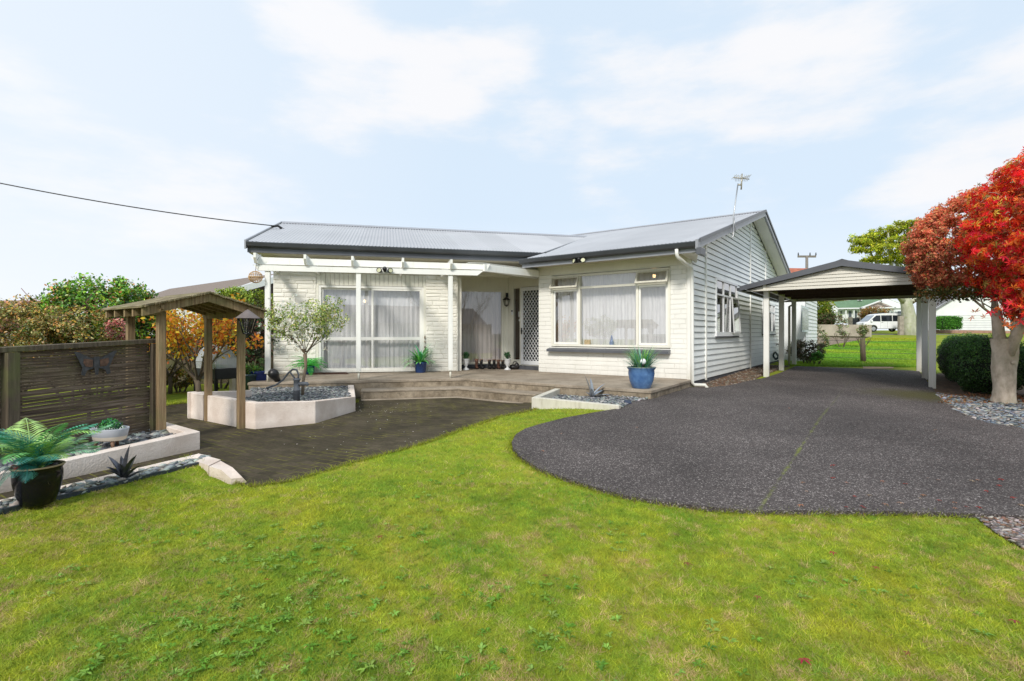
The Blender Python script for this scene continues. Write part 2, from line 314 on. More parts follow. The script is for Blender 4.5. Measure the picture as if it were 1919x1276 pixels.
def paver_mat():
    m, nt, b = newmat('mossy_clay_pavers'); v = coords(nt, (1, 1, 1), (0, 0, R(34))); v1 = coords(nt)
    br = N(nt, 'ShaderNodeTexBrick', Scale=1.0); nt.links.new(v, br.inputs['Vector']); br.inputs['Brick Width'].default_value = .21; br.inputs['Row Height'].default_value = .105; br.inputs['Mortar Size'].default_value = .007
    br.inputs['Mortar Smooth'].default_value = .3; br.inputs['Color1'].default_value = (.056, .046, .030, 1); br.inputs['Color2'].default_value = (.088, .071, .047, 1)
    n = noise(nt, v1, .9, 7, .6); n2 = noise(nt, v1, 30, 6, .7); n3 = noise(nt, v1, 2.1, 6, .6)
    mo = mixc(nt, ramp(nt, n3, [(.46, (0, 0, 0)), (.66, g3(1))]), (.06, .055, .03), (.21, .20, .035)); nt.links.new(mo, br.inputs['Mortar'])
    col = mixc(nt, .75, br.outputs['Color'], ramp(nt, n, [(.3, g3(.55)), (.7, g3(1.35))]), 'MULTIPLY')
    col = mixc(nt, .6, col, ramp(nt, n2, [(.3, g3(.5)), (.7, g3(1.4))]), 'MULTIPLY')
    nt.links.new(col, b.inputs['Base Color']); b.inputs['Roughness'].default_value = .9; b.inputs['Specular IOR Level'].default_value = .12; bumpn(nt, b, n2, .4, .004); return m
M['paver'] = paver_mat()
def ground_mat():
    m, nt, b = newmat('mown_mossy_turf'); v = coords(nt); n = noise(nt, v, .7, 6, .6); n2 = noise(nt, v, 9, 8, .7); n3 = noise(nt, v, 2.2, 6, .6)
    col = ramp(nt, n3, [(.32, (.13, .21, .015)), (.5, (.22, .28, .02)), (.68, (.31, .29, .04))])
    col = mixc(nt, ramp(nt, n2, [(.52, g3(0)), (.72, g3(.6))]), col, (.20, .14, .06)); col = mixc(nt, .45, col, ramp(nt, n, [(.3, g3(.75)), (.7, g3(1.25))]), 'MULTIPLY')
    nt.links.new(col, b.inputs['Base Color']); b.inputs['Roughness'].default_value = .9; b.inputs['Specular IOR Level'].default_value = .1; bumpn(nt, b, n2, .5, .01); return m
M['turf'] = ground_mat()
M['soil'] = mat('brown_leaf_litter', (.12, .07, .04), .9, .5, 14, c2=(.24, .14, .08), bump=.6, bscale=60, bdist=.01)
M['road'] = mat('asphalt', (.12, .12, .12), .9, .2, 20)
def stonemat():
    m, nt, b = newmat('river_pebble'); a = N(nt, 'ShaderNodeAttribute'); a.attribute_name = 'Col'; v = coords(nt); n = noise(nt, v, 40, 4)
    col = mixc(nt, .5, a.outputs['Color'], ramp(nt, n, [(.3, g3(.6)), (.7, g3(1.3))]), 'MULTIPLY'); nt.links.new(col, b.inputs['Base Color']); b.inputs['Roughness'].default_value = .6; return m
M['stone'] = stonemat()
# ---------------------------------------------------------------- scatter helpers
def unit(a): return a / np.maximum(np.linalg.norm(a, axis=1, keepdims=True), 1e-9)
SH = {'rhomb': (np.array([[0, 0, 0], [.28, .5, .05], [0, 1, 0], [-.28, .5, .05]]), np.array([[0, 1, 2, 3]])),
      'oval': (np.array([[0, 0, 0], [.22, .25, .03], [.26, .6, .04], [0, 1, 0], [-.26, .6, .04], [-.22, .25, .03]]), np.array([[0, 1, 2, 3], [0, 3, 4, 5]]))}
def _maple():
    vs = []; fs = []
    for k, (a, l) in enumerate(((-2.0, .55), (-1.0, .85), (0, 1.0), (1.0, .85), (2.0, .55))):
        d = np.array([math.sin(a), math.cos(a), 0]); p = np.array([d[1], -d[0], 0]); n = len(vs)
        vs += [np.zeros(3), d * l * .45 + p * .15 * l, d * l - np.array([0, 0, .18]), d * l * .45 - p * .15 * l]; fs.append([n, n + 1, n + 2, n + 3])
    return np.array(vs), np.array(fs)
SH['maple'] = _maple()
def leaves(name, P, size, cols, m=None, parent=None, shape='rhomb', nrm=None, nb=.6, Mx=None, up=0.0, fold=True):
    n = len(P); sv, sf = SH[shape]; P = np.asarray(P, float)
    a = unit(RNG.normal(size=(n, 3)) + np.array([0, 0, up])); nn = RNG.normal(size=(n, 3))
    if nrm is not None: nn = nn * (1 - nb) + unit(np.asarray(nrm)) * nb * 1.6
    nn = unit(nn); a = unit(a - nn * np.sum(a * nn, 1, keepdims=True)); b = np.cross(a, nn)
    s = (size * RNG.uniform(.6, 1.3, n))[:, None] if np.isscalar(size) else (np.asarray(size) * RNG.uniform(.7, 1.25, n))[:, None]
    V = P[:, None, :] + s[:, None] * (b[:, None, :] * sv[None, :, 0:1] + a[:, None, :] * sv[None, :, 1:2] + nn[:, None, :] * sv[None, :, 2:3])
    k = len(sv); Fc = (np.arange(n)[:, None, None] * k + sf[None]).reshape(-1, sf.shape[1]); c = np.repeat(np.asarray(cols), len(sf), 0)
    return nmesh(name, V.reshape(-1, 3), Fc, m or LEAF, parent, Mx, c)
def pick(pal, n, var=.25, w=None):
    pal = np.asarray(pal, float); i = RNG.choice(len(pal), n, p=w); c = pal[i] * RNG.uniform(1 - var, 1 + var, (n, 1)); return np.clip(c * RNG.uniform(.92, 1.08, (n, 3)), 0, 1)
def clumps(cs, rs, per, shell=.5):     # points in clumps, returned with outward normals
    P = []; Nn = []
    for c, r in zip(cs, rs):
        k = per
        d = unit(RNG.normal(size=(k, 3))); q = RNG.uniform(shell, 1, (k, 1)) ** .6; r3 = np.array(r) if hasattr(r, '__len__') else np.array([r, r, r * .8])
        P.append(np.array(c) + d * q * r3); Nn.append(d)
    return np.concatenate(P), np.concatenate(Nn)
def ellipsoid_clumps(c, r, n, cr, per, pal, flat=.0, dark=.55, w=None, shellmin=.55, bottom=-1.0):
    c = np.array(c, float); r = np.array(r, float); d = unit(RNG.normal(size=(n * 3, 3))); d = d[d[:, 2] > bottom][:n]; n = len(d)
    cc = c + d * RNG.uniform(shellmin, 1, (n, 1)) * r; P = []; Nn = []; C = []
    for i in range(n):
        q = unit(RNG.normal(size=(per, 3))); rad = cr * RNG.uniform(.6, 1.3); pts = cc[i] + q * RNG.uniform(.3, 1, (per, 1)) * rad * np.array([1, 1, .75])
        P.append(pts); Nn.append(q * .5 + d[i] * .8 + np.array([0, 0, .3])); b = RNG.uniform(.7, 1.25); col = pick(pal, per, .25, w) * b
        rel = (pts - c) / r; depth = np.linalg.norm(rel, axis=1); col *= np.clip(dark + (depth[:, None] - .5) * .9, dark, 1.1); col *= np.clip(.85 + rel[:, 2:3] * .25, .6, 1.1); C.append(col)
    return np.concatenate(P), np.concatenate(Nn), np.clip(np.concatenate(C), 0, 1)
def branch(mb, p, d, L, r, depth, spread=.5, n=3, up=.15):
    p = Vector(p); d = Vector(d).normalized(); pts = [p]; rad = [r]; q = p.copy(); dd = d.copy(); k = 4
    for i in range(k):
        dd = (dd + Vector((random.uniform(-1, 1), random.uniform(-1, 1), random.uniform(-1, 1))) * .13 + Vector((0, 0, up * .2))).normalized(); q = q + dd * (L / k); pts.append(q.copy()); rad.append(r * (1 - .45 * (i + 1) / k))
    mb.tube(pts, rad, 6 if r > .02 else 4, False); ends = [q]
    if depth > 0:
        for j in range(n):
            t = pts[random.choice([2, 3, 4])] if j else q
            nd = (dd + Vector((random.uniform(-1, 1), random.uniform(-1, 1), random.uniform(-.5, 1) )) * spread).normalized(); ends += branch(mb, t, nd, L * random.uniform(.55, .8), r * .5, depth - 1, spread, n, up)
    return ends
ICO_V, ICO_F = None, None
def _ico():
    import bmesh
    bm = bmesh.new(); bmesh.ops.create_icosphere(bm, subdivisions=1, radius=1); v = np.array([x.co[:] for x in bm.verts]); f = np.array([[y.index for y in x.verts] for x in bm.faces]); bm.free(); return v, f
ICO_V, ICO_F = _ico()
def pebbles(name, label, poly, n, size, pal, zf, flat=.45, holes=()):
    xs = [p[0] for p in poly]; ys = [p[1] for p in poly]; k = n * 3
    X = RNG.uniform(min(xs), max(xs), k); Y = RNG.uniform(min(ys), max(ys), k); ok = inpoly_np(X, Y, poly); X = X[ok][:n]; Y = Y[ok][:n]; n = len(X)
    Z = np.array([zf(x, y) for x, y in zip(X, Y)]); s = size * RNG.uniform(.55, 1.35, n); a = RNG.uniform(0, 6.28, n); el = RNG.uniform(1.1, 1.7, n)
    V = ICO_V[None] * RNG.uniform(.8, 1.2, (n, len(ICO_V), 1)); V = V * np.stack([s * el, s, s * flat], 1)[:, None, :]
    tl = RNG.normal(0, .3, n); Vz = V[..., 2] + V[..., 0] * np.sin(tl)[:, None]; ca, sa = np.cos(a)[:, None], np.sin(a)[:, None]
    V = np.stack([V[..., 0] * ca - V[..., 1] * sa + X[:, None], V[..., 0] * sa + V[..., 1] * ca + Y[:, None], Vz + Z[:, None] + RNG.uniform(0, size * .6, n)[:, None]], 2)
    Fc = (np.arange(n)[:, None, None] * len(ICO_V) + ICO_F[None]).reshape(-1, 3); c = np.repeat(pick(pal, n, .3), len(ICO_F), 0)
    o = nmesh(name, V.reshape(-1, 3), Fc, M['stone'], None, None, c, True); tag(o, label, 'gravel', kind='stuff'); return o
def sheet(name, poly, zf, res, m, dz=0.0, skirt=0.0, kind='structure'):
    P = [Vector(p) for p in poly]; dens = []
    for i in range(len(P)):
        a, b = P[i], P[(i + 1) % len(P)]; k = max(1, int((b - a).length / (res * 1.0)))
        for j in range(k): dens.append(a + (b - a) * j / k)
    nb = len(dens); xs = [p.x for p in P]; ys = [p.y for p in P]; pts = list(dens); pp = [(p.x, p.y) for p in dens]
    x = min(xs) + res / 2
    while x < max(xs):
        y = min(ys) + res / 2
        while y < max(ys):
            if inpoly(x, y, pp): pts.append(Vector((x, y)))
            y += res
        x += res
    v2, e2, f2, *_ = delaunay_2d_cdt(pts, [(i, (i + 1) % nb) for i in range(nb)], [], 1, 1e-5)
    vs = [(p.x, p.y, zf(p.x, p.y) + dz) for p in v2]; mb = MB(); mb.add(vs, [tuple(f) for f in f2], True)
    if skirt:
        n = len(dens); bv = [(p.x, p.y, zf(p.x, p.y) + dz) for p in dens] + [(p.x, p.y, zf(p.x, p.y) + dz - skirt) for p in dens]
        mb.add(bv, [(i, (i + 1) % n, n + (i + 1) % n, n + i) for i in range(n)])
    me = bpy.data.meshes.new(name); me.from_pydata(mb.v, [], mb.f); me.polygons.foreach_set('use_smooth', mb.sm); me.update()
    o = link(name, me, m); tag(o, kind=kind); return o
# ================================================================ GROUND
def axis(lo, hi, res, far, g=1.25):
    a = list(np.arange(lo, hi + res / 2, res)); st = res; x = lo; L = []
    while x > -far: st *= g; x -= st; L.append(x)
    st = res; x = hi; Rr = []
    while x < far: st *= g; x += st; Rr.append(x)
    return L[::-1] + a + Rr
def make_ground():
    xs = axis(-6, 10, .1, 420); ys = [y for y in axis(1.0, 12, .1, 420)]
    nx, ny = len(xs), len(ys); vs = [(x, y, H(x, y)) for y in ys for x in xs]
    f = [(j * nx + i, j * nx + i + 1, (j + 1) * nx + i + 1, (j + 1) * nx + i) for j in range(ny - 1) for i in range(nx - 1)]
    me = bpy.data.meshes.new('lawn'); me.from_pydata(vs, [], f); me.polygons.foreach_set('use_smooth', [True] * len(f)); me.update()
    tag(link('lawn', me, M['turf']), kind='structure')
make_ground()
PAVE = [gxy(*p) for p in [(655, 742), (760, 740), (871, 737), (1003, 748), (1003, 769), (939, 781), (874, 803), (804, 829), (742, 847), (690, 860), (600, 886), (545, 903), (476, 912)]] + \
       [(-2.25, 4.36), (-2.78, 4.70), (-3.13, 4.93), (-4.0, 2.3), (-4.7, .2), (-6, .2), (-6, 6.0), (-6.2, 8.6), (-5.9, 9.2), (-5.0, 9.2), (-4.0, 9.4), (-2.8, 9.3)]
sheet('paving', PAVE, lambda x, y: H(x, y), .25, M['paver'], .006)
DRIVE = [gxy(*p) for p in [(1217, 751), (1254, 739), (1290, 728), (1330, 729), (1362, 726), (1405, 716), (1432, 711), (1462, 701), (1492, 688), (1600, 692), (1722, 697), (1734, 712), (1752, 736), (1764, 752), (1790, 772), (1830, 790), (1880, 801), (1919, 807), (2050, 830), (2400, 900), (2400, 985), (2100, 982), (1919, 976), (1820, 971), (1700, 967), (1560, 966), (1420, 965), (1330, 959), (1250, 949), (1180, 938), (1120, 922), (1060, 903), (1010, 884), (978, 864), (961, 846), (959, 834), (967, 819), (985, 808), (1010, 800), (1060, 787), (1120, 776), (1168, 768), (1186, 757)]]
sheet('driveway', DRIVE, lambda x, y: H(x, y), .3, M['drive'], .035, .06)
RV = lambda x, y: (FR @ Vector((x, y, 0)))[:2]
# gravel beside the gabled wall, bed under the maple
GBED = [RV(.02, .15), RV(.02, 8), RV(.75, 8), RV(.7, 3.4)] + [gxy(1405, 717), gxy(1362, 727), gxy(1330, 730)]
sheet('soil_strip', GBED, lambda x, y: H(x, y), .3, M['soil'], .008)
pebbles('gravel', 'small brown and grey gravel along the foot of the weatherboard wall', GBED, 2600, .018, [sr(120, 110, 95), sr(150, 140, 125), sr(95, 85, 75), sr(110, 80, 60)], lambda x, y: H(x, y) + .01)
MBED = [gxy(*p) for p in [(1752, 737), (1764, 753), (1790, 773), (1830, 791), (1880, 802), (1919, 808), (2200, 860), (2300, 760), (2100, 735), (1990, 715), (1900, 700), (1760, 700), (1735, 708)]]
sheet('mulch_bed', MBED, lambda x, y: H(x, y), .3, M['soil'], .01)
MB2 = [gxy(*p) for p in [(1752, 738), (1766, 754), (1790, 773.5), (1830, 791.5), (1880, 802.5), (1919, 809), (2180, 857), (2200, 780), (2000, 757), (1900, 752), (1800, 746)]]
pebbles('slate_chips', 'loose blue grey slate chips in the bed under the maple', MB2, 5200, .034, [sr(125, 135, 145), sr(150, 155, 158), sr(95, 105, 115), sr(165, 160, 150), sr(110, 100, 90)], lambda x, y: H(x, y) + .012, .22)
BR = [gxy(*p) for p in [(1830, 973), (1860, 972), (1919, 977), (2100, 984), (2100, 1100), (1919, 1030), (1880, 1010)]]
sheet('gravel_corner', BR, lambda x, y: H(x, y), .2, M['soil'], .004)
pebbles('corner_gravel', 'loose grey and brown gravel at the drive edge, right corner', BR, 2200, .014, [sr(125, 120, 118), sr(160, 150, 145), sr(95, 85, 78), sr(120, 90, 70)], lambda x, y: H(x, y) + .01, .4)
# dirt patch, far road
sheet('bare_path', [gxy(*p) for p in [(1616, 679), (1676, 680), (1674, 691), (1618, 692)]], H, .5, mat('dry_sand', (.42, .27, .15), .95, .2, 8), .012)
sheet('road', [(18, 54.2), (60, 50.2), (60, 53.6), (18, 57.4)], H, 1.5, M['road'], .03)
# ---------------------------------------------------------------- grass blades
CURBPOLY = [(-3.9, 2.5), (-3.25, 4.99), (-3.03, 5.05), (-2.6, 4.78), (-2.15, 4.36), (-2.45, 4.34), (-2.85, 4.45), (-3.0, 4.3), (-3.7, 2.2)]
EDGE = [(-3.75, 2.6), (-2.85, 4.62)]
def grass():
    def regions(X, Y):
        bad = inpoly_np(X, Y, PAVE) | inpoly_np(X, Y, DRIVE) | inpoly_np(X, Y, BR) | inpoly_np(X, Y, MBED) | inpoly_np(X, Y, GBED)
        bad |= inpoly_np(X, Y, PEBBED) | inpoly_np(X, Y, BEDR)
        return ~bad
    GR = {}
    def vn(X, Y, sc):
        if sc not in GR: GR[sc] = RNG.uniform(-1, 1, (256, 256))
        G = GR[sc]; u = X / sc + 500.3; v = Y / sc + 300.7; i = np.floor(u).astype(int); j = np.floor(v).astype(int); fu = u - i; fv = v - j; fu = fu * fu * (3 - 2 * fu); fv = fv * fv * (3 - 2 * fv)
        q = lambda a, b: G[a % 256, b % 256]
        return (q(i, j) * (1 - fu) + q(i + 1, j) * fu) * (1 - fv) + (q(i, j + 1) * (1 - fu) + q(i + 1, j + 1) * fu) * fv
    Vs = []; Cs = []
    def field(n, x0, x1, y0, y1, wd, ht, dist_exp=1.0):
        Y = y0 + (y1 - y0) * RNG.uniform(0, 1, n) ** dist_exp; X = RNG.uniform(-1, 1, n) * (Y * 1.06 + .5); ok = (X > x0) & (X < x1) & regions(X + RNG.normal(0, .03, n), Y + RNG.normal(0, .03, n)); X = X[ok]; Y = Y[ok]; n = len(X)
        Z = np.array([H(x, y) for x, y in zip(X, Y)])
        s = 1.0 + .18 * np.clip(Y - 3, 0, 12); w = wd * s * RNG.uniform(.6, 1.4, n); h = ht * RNG.uniform(.5, 1.4, n) * (1 + .05 * Y)
        a = RNG.uniform(0, 6.283, n); lean = RNG.normal(0, .75, (n, 2)) * h[:, None]
        B = np.stack([X, Y, Z - .003], 1); dx = np.stack([np.cos(a) * w, np.sin(a) * w, np.zeros(n)], 1); T = B + np.stack([lean[:, 0], lean[:, 1], h * .8], 1)
        Vs.append(np.stack([B - dx, B + dx, T], 1))
        # colour field: patches of moss yellow, green, dry straw
        g = vn(X, Y, 1.1) * .55 + vn(X, Y, .33) * .6 + vn(X, Y, .09) * .55 + vn(X, Y, .035) * .5 + RNG.normal(0, .22, n)
        dry = vn(X, Y, .9) * .25 + vn(X, Y, .2) * .45 + vn(X, Y, .06) * .75 + vn(X, Y, .028) * .5 + RNG.normal(0, .28, n)
        green = np.array([.17, .33, .04]); yel = np.array([.48, .50, .04]); mid = np.array([.31, .41, .045]); straw = np.array([.60, .43, .22])
        lx, ly = gxy(900, 822); lush = np.exp(-(((X - lx) / 2.6) ** 2 + ((Y - ly) / 1.3) ** 2)); g = g + .35 * lush; dry = dry - .5 * lush
        t = np.clip(g * .5 + .5, 0, 1)[:, None]; c = np.where(t < .5, green + (mid - green) * t * 2, mid + (yel - mid) * (t - .5) * 2)
        d = np.clip((dry - .22) * 1.5, 0, .9)[:, None] * np.clip(1.3 - Y / 12, .3, 1)[:, None]; c = c * (1 - d) + straw * d; c *= RNG.uniform(.62, 1.12, (n, 1)) * (1.06 + .28 * vn(X, Y, .04) + .15 * vn(X, Y, .12) + .06 * vn(X, Y, 1.4))[:, None] * (1 + .18 * lush)[:, None]; Cs.append(np.clip(c, 0, 1))
    field(430000, -9, 9, 1.75, 9.6, .0021, .021, 1.25)
    field(240000, -9, 9, 1.75, 4.3, .0019, .019, 1.1)
    fx, fy = [], []
    for poly, k in ((PAVE, 900), (DRIVE, 900)):
        for a, b in zip(poly, poly[1:] + poly[:1]):
            L = math.hypot(b[0] - a[0], b[1] - a[1]); m_ = int(L * k)
            if m_: t = RNG.uniform(0, 1, m_); fx.append(a[0] + (b[0] - a[0]) * t); fy.append(a[1] + (b[1] - a[1]) * t)
    X = np.concatenate(fx) + 0; Y = np.concatenate(fy) + 0; amp_ = .018 + .022 * np.clip(vn(X, Y, .12) + .3 * vn(X, Y, .4), 0, 1); X = X + RNG.normal(0, 1, len(X)) * amp_; Y = Y + RNG.normal(0, 1, len(Y)) * amp_
    ok = regions(X + RNG.normal(0, .05, len(X)), Y + RNG.normal(0, .05, len(X))) & (Y > 1.5) & (Y < 11) & (np.abs(X) < Y * 1.2 + .5); X = X[ok]; Y = Y[ok]; n = len(X); Z = np.array([H(x, y) for x, y in zip(X, Y)])
    a = RNG.uniform(0, 6.28, n); h = .038 * RNG.uniform(.5, 1.4, n); w = .0022 * (1 + .18 * np.clip(Y - 3, 0, 12)); ln = RNG.normal(0, .9, (n, 2)) * h[:, None]; B = np.stack([X, Y, Z], 1); dx = np.stack([np.cos(a) * w, np.sin(a) * w, 0 * w], 1)
    Vs.append(np.stack([B - dx, B + dx, B + np.stack([ln[:, 0], ln[:, 1], h], 1)], 1)); cc_ = np.where((RNG.uniform(0, 1, n) < .2)[:, None], np.array([.30, .22, .08]), np.array([.34, .40, .03])) * RNG.uniform(.5, 1.15, (n, 1)); Cs.append(cc_)
    V = np.concatenate(Vs); C = np.concatenate(Cs); n = len(V)
    o = nmesh('grass', V.reshape(-1, 3), np.arange(n * 3).reshape(-1, 3), GRASSM, None, None, C); tag(o, 'short mossy yellow green grass of the front lawn', 'grass', kind='stuff')
    # field behind the carport
    n = 60000; t = RNG.uniform(0, 1, n); Y = 16.3 + 35 * t ** 1.6; X = Y * RNG.uniform(.52, .82, n); Z = np.array([H(x, y) for x, y in zip(X, Y)])
    h = .09 * RNG.uniform(.4, 1.3, n) * (1 + Y * .01); w = .010 + .0012 * (Y - 16); a = RNG.uniform(0, 6.28, n); ln = RNG.normal(0, .6, (n, 2)) * h[:, None]
    B = np.stack([X, Y, Z], 1); dx = np.stack([np.cos(a) * w, np.sin(a) * w, 0 * w], 1); T = B + np.stack([ln[:, 0], ln[:, 1], h * .6], 1)
    k = np.sin(X * .9 + np.sin(Y * .5)) * .5 + np.sin(Y * .8) * .4 + RNG.normal(0, .3, n); c = np.array([.24, .42, .04]) + np.clip(k, -.5, 1)[:, None] * np.array([.13, .07, .0]); far = np.clip((Y - 38) / 10, 0, 1)[:, None]; c = c * (1 - far) + np.array([.46, .44, .03]) * far
    o = nmesh('field_grass', np.stack([B - dx, B + dx, T], 1).reshape(-1, 3), np.arange(n * 3).reshape(-1, 3), GRASSM, None, None, np.clip(c * RNG.uniform(.8, 1.2, (n, 1)), 0, 1)); tag(o, 'bright green sloping grass beyond the carport', 'grass', kind='stuff')
    # broad leaved rosettes in the lawn
    P = []; Q = []; Cc = []; clus = [(gxy(*p), r, k) for p, r, k in [((400, 1235), .45, 26), ((560, 1150), .45, 20), ((500, 1060), .3, 10), ((620, 1040), .3, 10), ((350, 1180), .3, 12), ((1020, 1200), .12, 4), ((1050, 1115), .15, 4), ((690, 1250), .3, 10), ((880, 1240), .25, 6), ((200, 1230), .3, 8), ((720, 1130), .3, 6), ((940, 1120), .2, 4), ((100, 1090), .25, 5), ((1100, 1240), .3, 5), ((1330, 1240), .3, 4), ((760, 1000), .3, 6), ((480, 1010), .35, 8), ((1180, 1010), .3, 4), ((1500, 1080), .3, 4), ((1700, 1130), .3, 4), ((820, 900), .4, 6), ((300, 1010), .3, 6)]]
    vs = []; fs = []; cs = []
    for (x, y), r, k in clus:
        for _ in range(int(k * 3)):
            cx, cy = x + random.gauss(0, r * .45), y + random.gauss(0, r * .45); cz = H(cx, cy) + .012; L = random.uniform(.014, .036); base = pick([(.15, .31, .03), (.20, .37, .04), (.28, .44, .08)], 1, .15)[0]; a0 = random.random() * 6
            for j in range(random.randint(6, 10)):
                a = a0 + random.uniform(0, 6.283); l = L * random.uniform(.7, 1.3); w = l * .17; ca, sa = math.cos(a), math.sin(a); z1 = random.uniform(.1, .4) * l; n0 = len(vs)
                for u, vv, zz in ((.08, 0, 0), (.45, w, z1), (1, 0, z1 * .7), (.45, -w, z1)): vs.append((cx + ca * u * l - sa * vv, cy + sa * u * l + ca * vv, cz + zz))
                fs.append((n0, n0 + 1, n0 + 2, n0 + 3)); cs.append(np.array(base) * random.uniform(.8, 1.25))
    o = nmesh('lawn_weeds', vs, fs, LEAF, None, None, cs); tag(o, 'broad leaved green weeds growing flat in the lawn', 'weeds', kind='stuff')
# ================================================================ HOUSE
house = thing('house', 'long cream bungalow with grey iron roof and two angled wings', 'house', FR)
def sub(root, name, label=None): pass
def wall_rects(mb, x0, x1, z0, z1, holes, y0, y1):      # wall with openings, pieces butted end to end
    xs = sorted({x0, x1, *[h[0] for h in holes], *[h[1] for h in holes]})
    for a, b in zip(xs, xs[1:]):
        hs = sorted([h for h in holes if h[0] <= a + 1e-6 and h[1] >= b - 1e-6], key=lambda h: h[2]); z = z0
        for h in hs:
            if h[2] > z + 1e-4: mb.box(a, b, y0, y1, z, h[2])
            z = h[3]
        if z1 > z + 1e-4: mb.box(a, b, y0, y1, z, z1)
def blocks(mb, x0, x1, z0, z1, holes, y, course, lmin, lmax, rough, g=.003, e=.008):     # courses of separate stones proud of plane y (towards -y)
    z = z0; 
    while z < z1 - .02:
        c = course * random.choice([1, 1, .8, 1.2]) if rough > .008 else course; zt = min(z + c, z1); x = x0 - random.uniform(0, lmax * .8)
        while x < x1:
            l = random.uniform(lmin, lmax); a, b = max(x, x0), min(x + l, x1); x += l
            segs = [(a, b)]
            for h in holes:
                if h[2] < zt - .01 and h[3] > z + .01:
                    ns = []
                    for p, q in segs:
                        if h[1] <= p or h[0] >= q: ns.append((p, q)); continue
                        if h[0] > p: ns.append((p, h[0]))
                        if h[1] < q: ns.append((h[1], q))
                    segs = ns
            for p, q in segs:
                if q - p < .02: continue
                d = [y - .006 - random.uniform(0, rough) for _ in range(4)]; X0, X1, Z0, Z1 = p + g, q - g, z + g, zt - g
                fx0, fx1, fz0, fz1 = X0 + e, X1 - e, Z0 + e, Z1 - e; m_ = ((fx0 + fx1) / 2 + random.uniform(-.02, .02), y - .006 - random.uniform(.3, 1.3) * rough, (fz0 + fz1) / 2)
                mb.add([(X0, y, Z0), (X1, y, Z0), (X1, y, Z1), (X0, y, Z1), (fx0, d[0], fz0), (fx1, d[1], fz0), (fx1, d[2], fz1), (fx0, d[3], fz1), m_],
                       [(0, 1, 5, 4), (1, 2, 6, 5), (2, 3, 7, 6), (3, 0, 4, 7), (4, 5, 8), (5, 6, 8), (6, 7, 8), (7, 4, 8)])
        z = zt
# ---- long wing (FL frame): brick from x=-4.13 to 0, sliding door
xd0, _ = pl(FL, 597, 660); xd1, _ = pl(FL, 794, 660); xl = -4.13; zt = 2.62; dz1 = 2.0
door_hole = (xd0 - .05, xd1 + .05, 0.0, 2.32)
mb = MB(); wall_rects(mb, xl, 0, -.3, zt, [door_hole], .002, .12); mb.build('wall', M['brickL'], house, FL)
for xa0, xb0 in ((xl, door_hole[0]), (door_hole[1], 0)): mb = MB(); blocks(mb, xa0, xb0, 0.0, 2.3, [], 0.0, .095, .16, .5, .009, .003, .012); mb.build('brick_face', M['brickL'], house, FL)
mb = MB()
for i in range(24):
    z0 = i * .095; 
    mb.add([(0, 0, 0)] * 0, [])
    mb.box(-.0, .006 + random.uniform(.002, .010), .0, .06, z0 + .004, z0 + .091); mb.box(.0, .006 + random.uniform(.002, .01), .065, .115, z0 + .004, z0 + .091)
mb.build('wall_end', M['brickL'], house, FL)
mb = MB(); mb.box(xl, 2.0, -.02, .001, 2.31, zt); mb.build('frieze_board', M['beige'], house, FL)
# vertical boards over the sliding door
mb = MB(); x = door_hole[0]
while x < door_hole[1] - .01:
    mb.box(x + .003, min(x + .10, door_hole[1]) - .003, .02, .05, 2.03, 2.31); x += .10
mb.build('board_panel', M['cream'], house, FL)
def room(fr, x0, x1, y0, y1, z0, z1, m, nm='room_lining'):
    mb = MB(); v = [(x0, y0, z0), (x1, y0, z0), (x1, y1, z0), (x0, y1, z0), (x0, y0, z1), (x1, y0, z1), (x1, y1, z1), (x0, y1, z1)]
    mb.add(v, [(0, 1, 2, 3), (4, 5, 6, 7), (1, 2, 6, 5), (2, 3, 7, 6), (3, 0, 4, 7)]); mb.build(nm, m, house, fr)
def curtain(nm, fr, x0, x1, y, z0, z1, m, parent, amp=.035, per=.11, gap=()):
    mb = MB(); n = int((x1 - x0) / .012); vs = []; ph = 0
    xs = [x0 + (x1 - x0) * i / n for i in range(n + 1)]; off = []
    for i, x in enumerate(xs):
        ph += 2 * math.pi * .012 / per * random.uniform(.5, 1.6); off.append(amp * math.sin(ph) * (.6 + .4 * math.sin(ph * .23)))
    rows = 5
    for j in range(rows + 1):
        t = j / rows
        for i, x in enumerate(xs): vs.append((x + .01 * math.sin(i * .7 + t * 3), y + off[i] * (.5 + .5 * (1 - t)), z0 + (z1 - z0) * t))
    w = n + 1; fs = [(j * w + i, j * w + i + 1, (j + 1) * w + i + 1, (j + 1) * w + i) for j in range(rows) for i in range(n) if not any(g[0] < xs[i] < g[1] for g in gap)]
    mb.add(vs, fs, True); return mb.build(nm, m, parent, fr)
def frame_rect(mb, x0, x1, z0, z1, w, y0, y1):
    mb.box(x0, x0 + w, y0, y1, z0, z1); mb.box(x1 - w, x1, y0, y1, z0, z1); mb.box(x0 + w, x1 - w, y0, y1, z0, z0 + w); mb.box(x0 + w, x1 - w, y0, y1, z1 - w, z1)
def pane(x0, x1, z0, z1, y, parent, fr, m=None, nm='pane'):
    mb = MB(); mb.add([(x0, y, z0), (x1, y, z0), (x1, y, z1), (x0, y, z1)], [(0, 1, 2, 3)]); return mb.build(nm, m or M['glass'], parent, fr)
xm, _ = pl(FL, 698.5, 640)
mb = MB(); frame_rect(mb, xd0, xd1, .015, 2.02, .05, .01, .09); sd = mb.build('sliding_door', M['white'], house, FL)
for a, b, y in ((xd0 + .05, xm + .03, .062), (xm - .03, xd1 - .05, .022)):
    mb = MB(); frame_rect(mb, a, b, .065, 1.97, .045, y, y + .03); mb.box(a + .045, b - .045, y, y + .03, .76, .83); mb.build('door_leaf', M['white'], sd, FL)
    pane(a + .045, b - .045, .11, .76, y + .015, sd, FL); pane(a + .045, b - .045, .83, 1.925, y + .015, sd, FL)
